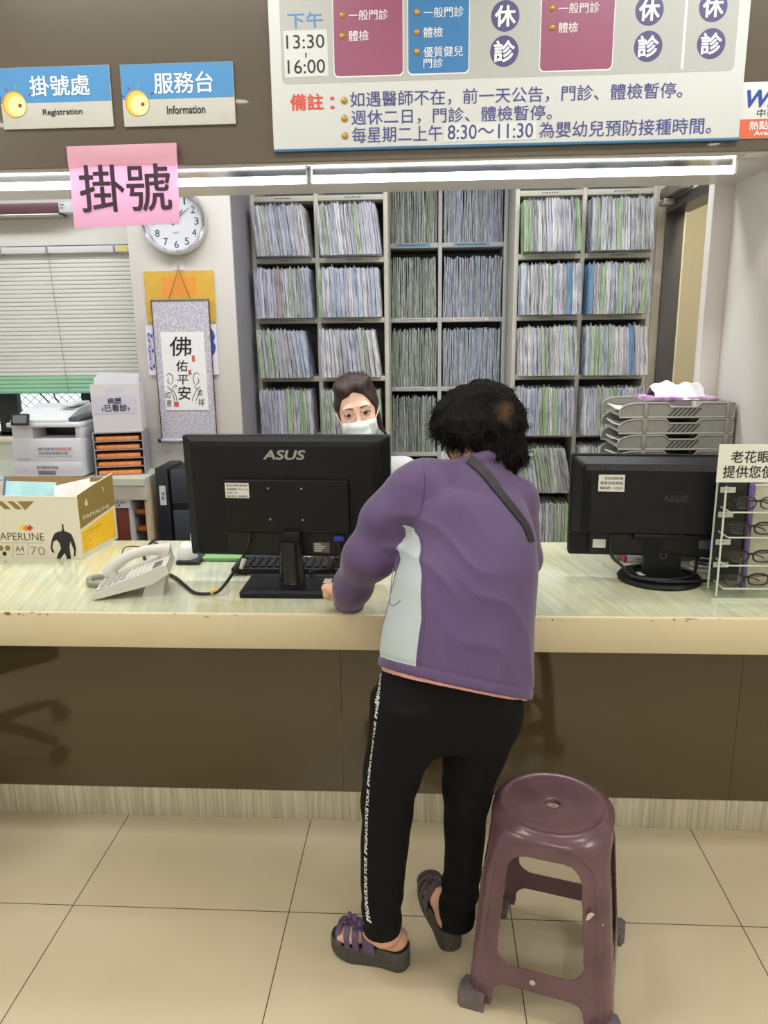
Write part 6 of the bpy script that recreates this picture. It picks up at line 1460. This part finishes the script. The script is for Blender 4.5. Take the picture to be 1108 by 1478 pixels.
ax = min(v.x for v in vs); bx_ = max(v.x for v in vs); ay = min(v.y for v in vs); by_ = max(v.y for v in vs)
leftv = Vector(-RM[0]); tot = cum[-1]; ok = []
for v in vs:
    s_ = (v.x - ax) / (bx_ - ax) * tot; i = min(range(len(cum)), key=lambda k: abs(cum[k] - s_)) ; j = min(max(i, 1), len(cum) - 2)
    i0 = j if cum[j] <= s_ else j - 1; f = (s_ - cum[i0]) / (cum[i0 + 1] - cum[i0])
    p = base[i0].lerp(base[i0 + 1], f); q = p + leftv * ((v.y - ay) / (by_ - ay) - .1) * .019
    r = tb.find_nearest(q); ok.append(r[0] + r[1] * .0012)
for dx in (0, .0007, -.0007):
    b.add([p + Vector((0, 0, dx)) for p in ok], fs)
b.build('leg_lettering', mat('print_silver', (226, 228, 228), .5), trousers, label='white lettering down the outer seam')

# sandals
M_SOLE = mottled('sandal_sole', (66, 64, 58), (78, 76, 70), nscale=90, rough=.8, bump=.3); M_BED = mat('sandal_footbed', (62, 50, 42), .7); M_STR = mottled('sandal_strap', (84, 66, 98), (92, 74, 106), nscale=120, rough=.5); M_STR2 = mottled('sandal_strap_brown', (74, 58, 66), (84, 68, 74), nscale=120, rough=.5)
def outline(L, s):          # along x the length; inner side on +y for s=1
    P = [(0, .0), (.008, .022), (.03, .031), (.07, .029), (.11, .034), (.15, .041), (.185, .037), (.208, .022), (.215, .0), (.21, -.020), (.188, -.036), (.15, -.040), (.11, -.036), (.07, -.031), (.03, -.031), (.008, -.022)]
    P = [(x * L / .215, y * (s if s < 0 else 1)) for x, y in P]
    c = spline([Vector((x, y, 0)) for x, y in P + P[:1]], 4)[:-1]; return [(p.x, p.y) for p in c]
for h_, t_, side, ms in ((hL, tL, 1, M_STR), (hR, tR, -1, M_STR2)):
    u = (t_ - h_); Ls = float(np.linalg.norm(u)) + .012; an = math.atan2(u[1], u[0])
    MS = Matrix.Translation(Vector(h_) - Vector(u).normalized() * .006) @ Matrix.Rotation(an, 4, 'Z')
    sd = bpy.data.objects.new('sandal', None); COL.objects.link(sd); sd.parent = person; sd.matrix_basis = Matrix.Identity(4)
    O_ = outline(Ls, side); n = len(O_)
    def zb(x): return .0 + .018 * max(0, (x / Ls - .66) / .34) ** 1.6 + .004 * max(0, (.1 - x / Ls) / .1)
    def ztp(x): return .052 - .008 * min(1, max(0, x / Ls - .3) / .5) + .004 * max(0, (x / Ls - .8) / .2)
    rings = [[(x * 1., y * .94, zb(x)) for x, y in O_], [(x, y, zb(x) + .012) for x, y in O_], [(x, y * 1.0, ztp(x)) for x, y in O_], [(Ls / 2 + (x - Ls / 2) * .97, y * .93, ztp(x) + .003) for x, y in O_], [(Ls / 2 + (x - Ls / 2) * .9, y * .80, ztp(x) - .002) for x, y in O_]]
    b = MB(); vs = [p for r in rings for p in r]; fs = [list(range(n))[::-1], [4 * n + i for i in range(n)]]
    for r in range(4): fs += [(r * n + i, r * n + (i + 1) % n, (r + 1) * n + (i + 1) % n, (r + 1) * n + i) for i in range(n)]
    b.add(vs, fs, 0, True, MS)
    for i, f in enumerate(b.f):
        if min(k // n for k in f) >= 3 or len(f) > 8 and f[0] >= 4 * n: b.mi[i] = 1
    b.build('sole', [M_SOLE, M_BED], sd)
    for q, (x0, w_, hh_) in enumerate(((.100, .030, .056), (.136, .017, .046), (.160, .015, .039), (.183, .013, .031))):
        x0 *= Ls / .215
        def st(uu, vv, x0=x0, w_=w_, hh_=hh_):
            a = pi * uu; wy = .041 if x0 < .19 else .036
            return MS @ Vector((x0 + w_ * (vv - .5) + .012 * math.sin(a) * (1 if q < 1 else .6) + .010 * (uu - .5) * side, math.cos(a) * wy, .046 + hh_ * math.sin(a) ** .8))
        b = MB(); b.sheet(st, 18, 4, 0, True, .0035); b.build('strap', ms, sd)
    # leather flowers on the straps
    for (x0, y0) in ((.135, .010), (.158, -.006), (.118, .024)):
        b = MB()
        for k in range(6):
            a = 2 * pi * k / 6; c = MS @ Vector((x0 + .011 * math.cos(a), y0 * side + .011 * math.sin(a), .102 - (x0 - .118) * .28 + .002 * (k % 2)))
            Mf_ = Matrix.Translation(c) @ Matrix.Rotation(an + a, 4, 'Z') @ Matrix.Rotation(-.35, 4, 'Y')
            b.lathe([(.0001, -.0012), (.006, -.001), (.0085, 0), (.006, .0012), (.0001, .0014)], 10, 0, Mf_, True, 1.15, .72)
        b.lathe([(.0035, 0), (.003, .003), (.0001, .004)], 10, 0, Matrix.Translation(MS @ Vector((x0, y0 * side, .102 - (x0 - .118) * .28))))
        b.build('flower', ms, sd)

# hair
F = Field(a_(690, 620, .02) - V(.2, .2, .18), a_(690, 620, .02) + V(.2, .2, .18), .004)
for px, py, Y, r in ((692, 612, .03, (.088, .10, .082)), (655, 606, .0, (.052, .07, .052)), (727, 640, .02, (.052, .075, .060)), (706, 646, -.02, (.05, .06, .045)), (724, 604, .035, (.055, .08, .060)), (672, 618, -.02, (.05, .06, .042)), (742, 655, .02, (.028, .05, .032)), (668, 590, .04, (.05, .08, .045)), (640, 612, .01, (.026, .05, .034))):
    F.ell(a_(px, py, Y), r, .03)
F.ell(HC(0, -.014, .034), (.086, .104, .098), .02, HC.R.T)
F.warp(lambda X, Y, Z: .0065 * noise3((X, Y, Z), 85, .4) + .0055 * noise3((X, Y, Z), 170, 1.7))
F.ell(HC(0, .112, -.06), (.055, .06, .075), .01, HC.R.T, True)
hm = F.mb(); hv = hm
M_HAIR = mottled('hair_black', (12, 11, 11), (24, 21, 20), scale=(1, 1, .4), nscale=90, rough=.75, bump=.5, bscale=160, spec=.15)
N, L, B = nodes(M_HAIR)      # thinner hair over the scalp at the crown
geo = N.new('ShaderNodeNewGeometry'); vd = N.new('ShaderNodeVectorMath'); vd.operation = 'DISTANCE'; L.new(geo.outputs['Position'], vd.inputs[0])
hb = BVHTree.FromPolygons(hm.v, hm.f); crown = hit(hb, 731, 594)[0]; crown = crown if crown is not None else Vector(a_(731, 594, -.03)); vd.inputs[1].default_value = tuple(crown)
rp = N.new('ShaderNodeMapRange'); rp.inputs[1].default_value = .006; rp.inputs[2].default_value = .034; rp.inputs[3].default_value = .42; rp.inputs[4].default_value = 0; L.new(vd.outputs['Value'], rp.inputs[0])
mx = N.new('ShaderNodeMixRGB'); L.new(rp.outputs[0], mx.inputs[0]); prev = B.inputs['Base Color'].links[0].from_socket; L.new(prev, mx.inputs[1]); mx.inputs[2].default_value = lin((128, 98, 78)); L.new(mx.outputs[0], B.inputs['Base Color'])
hair = hm.build('hair', M_HAIR, person)
rg = random.Random(11); b = MB(); ctr = Vector(a_(696, 622, .02)); M_STRAND = mat('hair_strand', (14, 13, 13), .7, spec=.2)
cand = [i for i in range(len(hm.f))]
for k in range(7000):
    f = hm.f[rg.choice(cand)]; p = sum((hm.v[i] for i in f), Vector()) / 4; q = hb.find_nearest(p); nrm_ = q[1] if q[1].dot(p - ctr) > 0 else -q[1]
    if (p - crown).length < .03 and rg.random() < .8: continue
    t0 = (nrm_.cross(Vector((rg.uniform(-1, 1), rg.uniform(-1, 1), rg.uniform(-1, 1))))).normalized(); t0 = (t0 + Vector((0, 0, -.5)) + nrm_ * rg.uniform(.1, .5)).normalized()
    ln = rg.uniform(.016, .042); c1_ = p - nrm_ * .003; pts = [c1_]; d = t0; sw = nrm_.cross(t0).normalized() * rg.choice((-1, 1)); cw = rg.uniform(.35, .8)
    for j in range(5):
        d = (d + sw * cw * math.cos(j * 1.2) + Vector((rg.uniform(-.3, .3), rg.uniform(-.3, .3), rg.uniform(-.45, .2)))).normalized(); c1_ = c1_ + d * ln / 5; pts.append(c1_)
    b.tube(pts, lambda t: .0009 * (1.1 - t), 3)
b.build('loose_hair', M_STRAND, hair)
mk = mask_field(HC, None); mk.mb().build('face_mask', mat('mask_white', (232, 238, 242), .6), person)
b = MB(); b.tube([HC(-.062, .055, -.03), HC(-.075, .02, -.01), HC(-.084, -.012, .008)], .0014, 6, res=4); b.tube([HC(-.060, .055, -.085), HC(-.075, .02, -.06), HC(-.083, -.012, -.034)], .0014, 6, res=4); b.tube([HC(.062, .055, -.03), HC(.075, .02, -.01), HC(.084, -.012, .008)], .0014, 6, res=4)
b.build('ear_loops', mat('loop_white', (226, 230, 232), .6), person)
e0 = HC(-.079, .002, -.045); b = MB(); b.tube([e0 + HC.R @ V(0, .009 * math.cos(a), .009 * math.sin(a) - .007) for a in [2 * pi * q / 14 for q in range(15)]], .0011, 6); b.build('earring', mat('gold_ring', (214, 176, 96), .25, metal=.9), person)

# ---- the receptionist behind the monitor
staff = thing('person', 'masked receptionist with dark pinned-up hair and pale grey top behind the large monitor', 'person', (-.26, 1.0, .42))
eye = (a_(502, 598, .83) + a_(529, 593.5, .83)) / 2
HS = Frame(eye, rot(math.radians(186), math.radians(3), math.radians(9))); HS.o = eye - HS.R @ V(0, .076, .010)
F = Field((-.66, .30, .02), (.16, 1.32, 1.42), .0048)
head(F, HS)
Fh = Field(HS.o - .13, HS.o + .13, .0024)
neck = HS.o + V(0, .06, -.20)
F.cap(HS(0, -.02, -.07), neck, .046, .052, .03)
F.chain([neck + V(0, .02, -.04), V(neck[0], 1.02, .78), V(neck[0], 1.03, .59)], [.10, .11, .13], .05)
for s, hx in ((-1, -.50), (1, -.30)):
    sh = neck + V(s * .15, .02, -.07); el = V(neck[0] + s * .22, .86, .86); wr = V(hx, .62, .865)
    F.cap(neck + V(0, .02, -.06), sh, .05, .045, .03); F.chain([sh, el, wr], [.042, .036, .026], .02)
    fingers(F, wr, (0.1 * -s, -1, -.12), (0, -.1, 1), (-s, 0, 0), curl=.25, sc=.92)
    hip = V(neck[0] + s * .09, 1.03, .53); kn = V(neck[0] + s * .10, .62, .53); an_ = V(neck[0] + s * .10, .70, .10)
    F.chain([hip, kn, an_], [.075, .055, .036], .03); F.cap(an_ + V(0, .02, -.03), an_ + V(0, -.13, -.055), .034, .026, .02)
F.mb().build('body', M_SKIN2, staff)
# finer face over the same head: eyes, brows
for s in (-1, 1):
    ec = HS(s * .031, .0765, .0075)
    b = MB(); Me = Matrix.Translation(Vector(ec)) @ Matrix(HS.R.tolist()).to_4x4()
    b.add([], [])
    bm2 = bmesh.new(); bmesh.ops.create_uvsphere(bm2, u_segments=20, v_segments=14, radius=1)
    for v in bm2.verts: v.co = Vector((v.co.x * .0150, v.co.y * .0158, v.co.z * .0054))
    b.bm(bm2, 0, True, Me); ob = b.build('eye', mat('sclera', (226, 218, 212), .25), staff)
    bm2 = bmesh.new(); bmesh.ops.create_uvsphere(bm2, u_segments=18, v_segments=12, radius=1)
    for v in bm2.verts: v.co = Vector((v.co.x * .0076 + .001, v.co.y * .004 + .0135, v.co.z * .0060))
    b = MB(); b.bm(bm2, 0, True, Me); b.build('iris', mat('iris_dark', (32, 22, 18), .12), ob)
    b = MB(); b.tube([HS(s * (.031 + x), .0885 - .0035 * abs(x / .014) ** 2 - (.003 if x * s > 0 else 0), .0075 + .0062 * math.cos(x / .0165 * 1.5)) for x in (-.0145, -.010, -.005, 0, .005, .010, .0145, .017)], lambda t: .0021, 6, res=3); b.build('eyelid_line', mat('lash_dark', (44, 32, 30), .6), ob)
    b = MB(); b.tube([HS(s * x, y, z) for x, y, z in ((.013, .0945, .0285), (.024, .0965, .0322), (.036, .0925, .0325), (.047, .0835, .0275))], lambda t: .0026 * (1.05 - .75 * t), 7, res=4); b.build('eyebrow', mat('brow_brown', (88, 62, 50), .8), staff)
mk = mask_field(HS, None); mm_ = mk.mb(); paint(mm_, lambda c: 0 if HS.loc(*c)[2] > -.062 else 1); mm_.build('face_mask', [mat('mask_white', (232, 238, 242), .6), mat('mask_blue', (206, 228, 236), .6)], staff)
b = MB()
for s in (-1, 1):
    b = MB(); b.tube([HS(s * .062, .055, -.028), HS(s * .076, .02, -.004), HS(s * .084, -.012, .008)], .0014, 6, res=4); b.build('ear_loop', mat('loop_white', (226, 230, 232), .6), staff)
F = Field(HS.o - V(.13, .16, .18), HS.o + V(.13, .16, .19), .0033)
e = lambda x, y, z, a, b_, c, k=.02, cut=False: F.ell(HS(x, y, z), (a, b_, c), k, HS.R.T, cut)
e(0, -.020, .034, .084, .098, .094); e(-.018, .016, .098, .040, .05, .028); e(.030, .018, .094, .036, .05, .028); e(0, -.05, .108, .05, .05, .036); e(0, -.075, -.01, .066, .05, .08)
e(0, .092, -.022, .082, .088, .106, .010, True)
e(-.040, -.01, .110, .028, .035, .024); e(.042, -.012, .106, .028, .035, .024); e(0, .0, .116, .026, .03, .02)
F.warp(lambda X, Y, Z: .0035 * noise3((X, Y, Z), 110, .9) * (Z > HS.o[2] + .07) + (.0028 * np.sin(95 * HS.loc(X, Y, Z)[0] + 30 * HS.loc(X, Y, Z)[1] + 2 * np.sin(40 * HS.loc(X, Y, Z)[2]))))
F.cap(HS(-.074, .0, -.02), HS(-.078, -.01, -.08), .010, .006, .01); F.cap(HS(-.074, -.01, -.06), HS(-.098, -.02, -.12), .008, .004, .01)
M_HB = mottled('hair_brown', (38, 28, 26), (66, 48, 42), scale=(60, 8, 8), nscale=3, rough=.55, bump=.35, spec=.3)
sh_ = F.mb().build('hair', M_HB, staff)
b = MB(); rg = random.Random(9)
for k in range(120):
    x = rg.uniform(-.07, .07); y0 = .055 - 6 * x * x; pts = [HS(x, y0 + .010, .090 - abs(x) * .5), HS(x * .95, y0 - .02, .118 - 4 * x * x), HS(x * .8, y0 - .06, .128 - 3 * x * x + rg.uniform(-.004, .008)), HS(x * .6 + rg.uniform(-.02, .02), -.05, .135 + rg.uniform(-.006, .010))]
    b.tube(pts, .0011, 4, res=3)
b.build('hair_strands', M_HB, sh_)
# grey knitted top, dark skirt
M_KNIT = mottled('knit_grey', (182, 183, 186), (198, 199, 202), nscale=160, rough=.8, bump=.35)
F = Field((-.74, .50, .44), (.24, 1.28, 1.18), .006)
F.chain([neck + V(0, .025, -.075), V(neck[0], 1.01, .80), V(neck[0], 1.03, .60)], [.115, .135, .145], .05)
for s, hx in ((-1, -.50), (1, -.30)):
    sh = neck + V(s * .168, .02, -.050); el = V(neck[0] + s * .225, .86, .86); wr = V(hx, .65, .867)
    F.cap(neck + V(0, .02, -.022), sh, .060, .062, .035); F.chain([sh, el, wr], [.062, .052, .04], .025)
F.ell(neck + V(0, -.03, .05), (.055, .06, .06), .01, None, True)
F.warp(lambda X, Y, Z: .003 * noise3((X, Y, Z), 38, 2.))
F.mb().build('knitted_top', M_KNIT, staff)
F = Field((-.56, .50, .08), (.06, 1.24, .66), .007)
for s in (-1, 1):
    F.chain([V(neck[0] + s * .09, 1.03, .53), V(neck[0] + s * .10, .62, .53), V(neck[0] + s * .10, .70, .12)], [.092, .072, .055], .04)
F.mb().build('trousers', mat('staff_trousers', (38, 38, 44), .7), staff)

# office chair under the receptionist and one in the waiting area (seen mirrored in the counter front)
def office_chair(label, x, y, rz):
    t = thing('office_chair', label, 'chair', (x, y, 0), rz); M_ = Matrix.Translation((x, y, 0)) @ Matrix.Rotation(rz, 4, 'Z'); Mc = mat('chair_black', (30, 30, 32), .5)
    b = MB(); b.box((-.23, -.22, .38), (.23, .22, .434), .025, 0, M_, 3); b.build('seat', mottled('chair_fabric', (40, 42, 48), (48, 50, 56), nscale=200, rough=.85), t)
    b = MB(); b.box((-.20, .25, .52), (.20, .295, .92), .02, 0, M_, 3); b.build('backrest', MATS['chair_fabric'], t)
    b = MB(); b.tube([M_ @ Vector(p) for p in ((0, .05, .365), (0, .24, .38), (0, .30, .50), (0, .30, .62))], .016, 8, res=5); b.build('back_bracket', Mc, t)
    b = MB(); b.cyl(M_ @ Vector((0, 0, .10)), M_ @ Vector((0, 0, .38)), .026, n=16); b.build('gas_column', Mc, t)
    for k in range(5):
        a = 2 * pi * k / 5 + .3; c = Vector((math.cos(a), math.sin(a), 0))
        b = MB(); b.tube([M_ @ (c * .02 + Vector((0, 0, .115))), M_ @ (c * .16 + Vector((0, 0, .105))), M_ @ (c * .29 + Vector((0, 0, .075)))], lambda q: .024 - .008 * q, 8, res=4); b.build('base_arm', Mc, t)
        b = MB(); w_ = c.cross(Vector((0, 0, 1))); b.cyl(M_ @ (c * .295 + w_ * .022 + Vector((0, 0, .0285))), M_ @ (c * .295 - w_ * .022 + Vector((0, 0, .0285))), .028, n=18); b.build('castor', Mc, t)
    return t
office_chair('black office chair under the seated receptionist', float(neck[0]), 1.11, 0.)
office_chair('black office chair in the waiting area mirrored in the brown counter front', -1.64, -.14, 2.4)
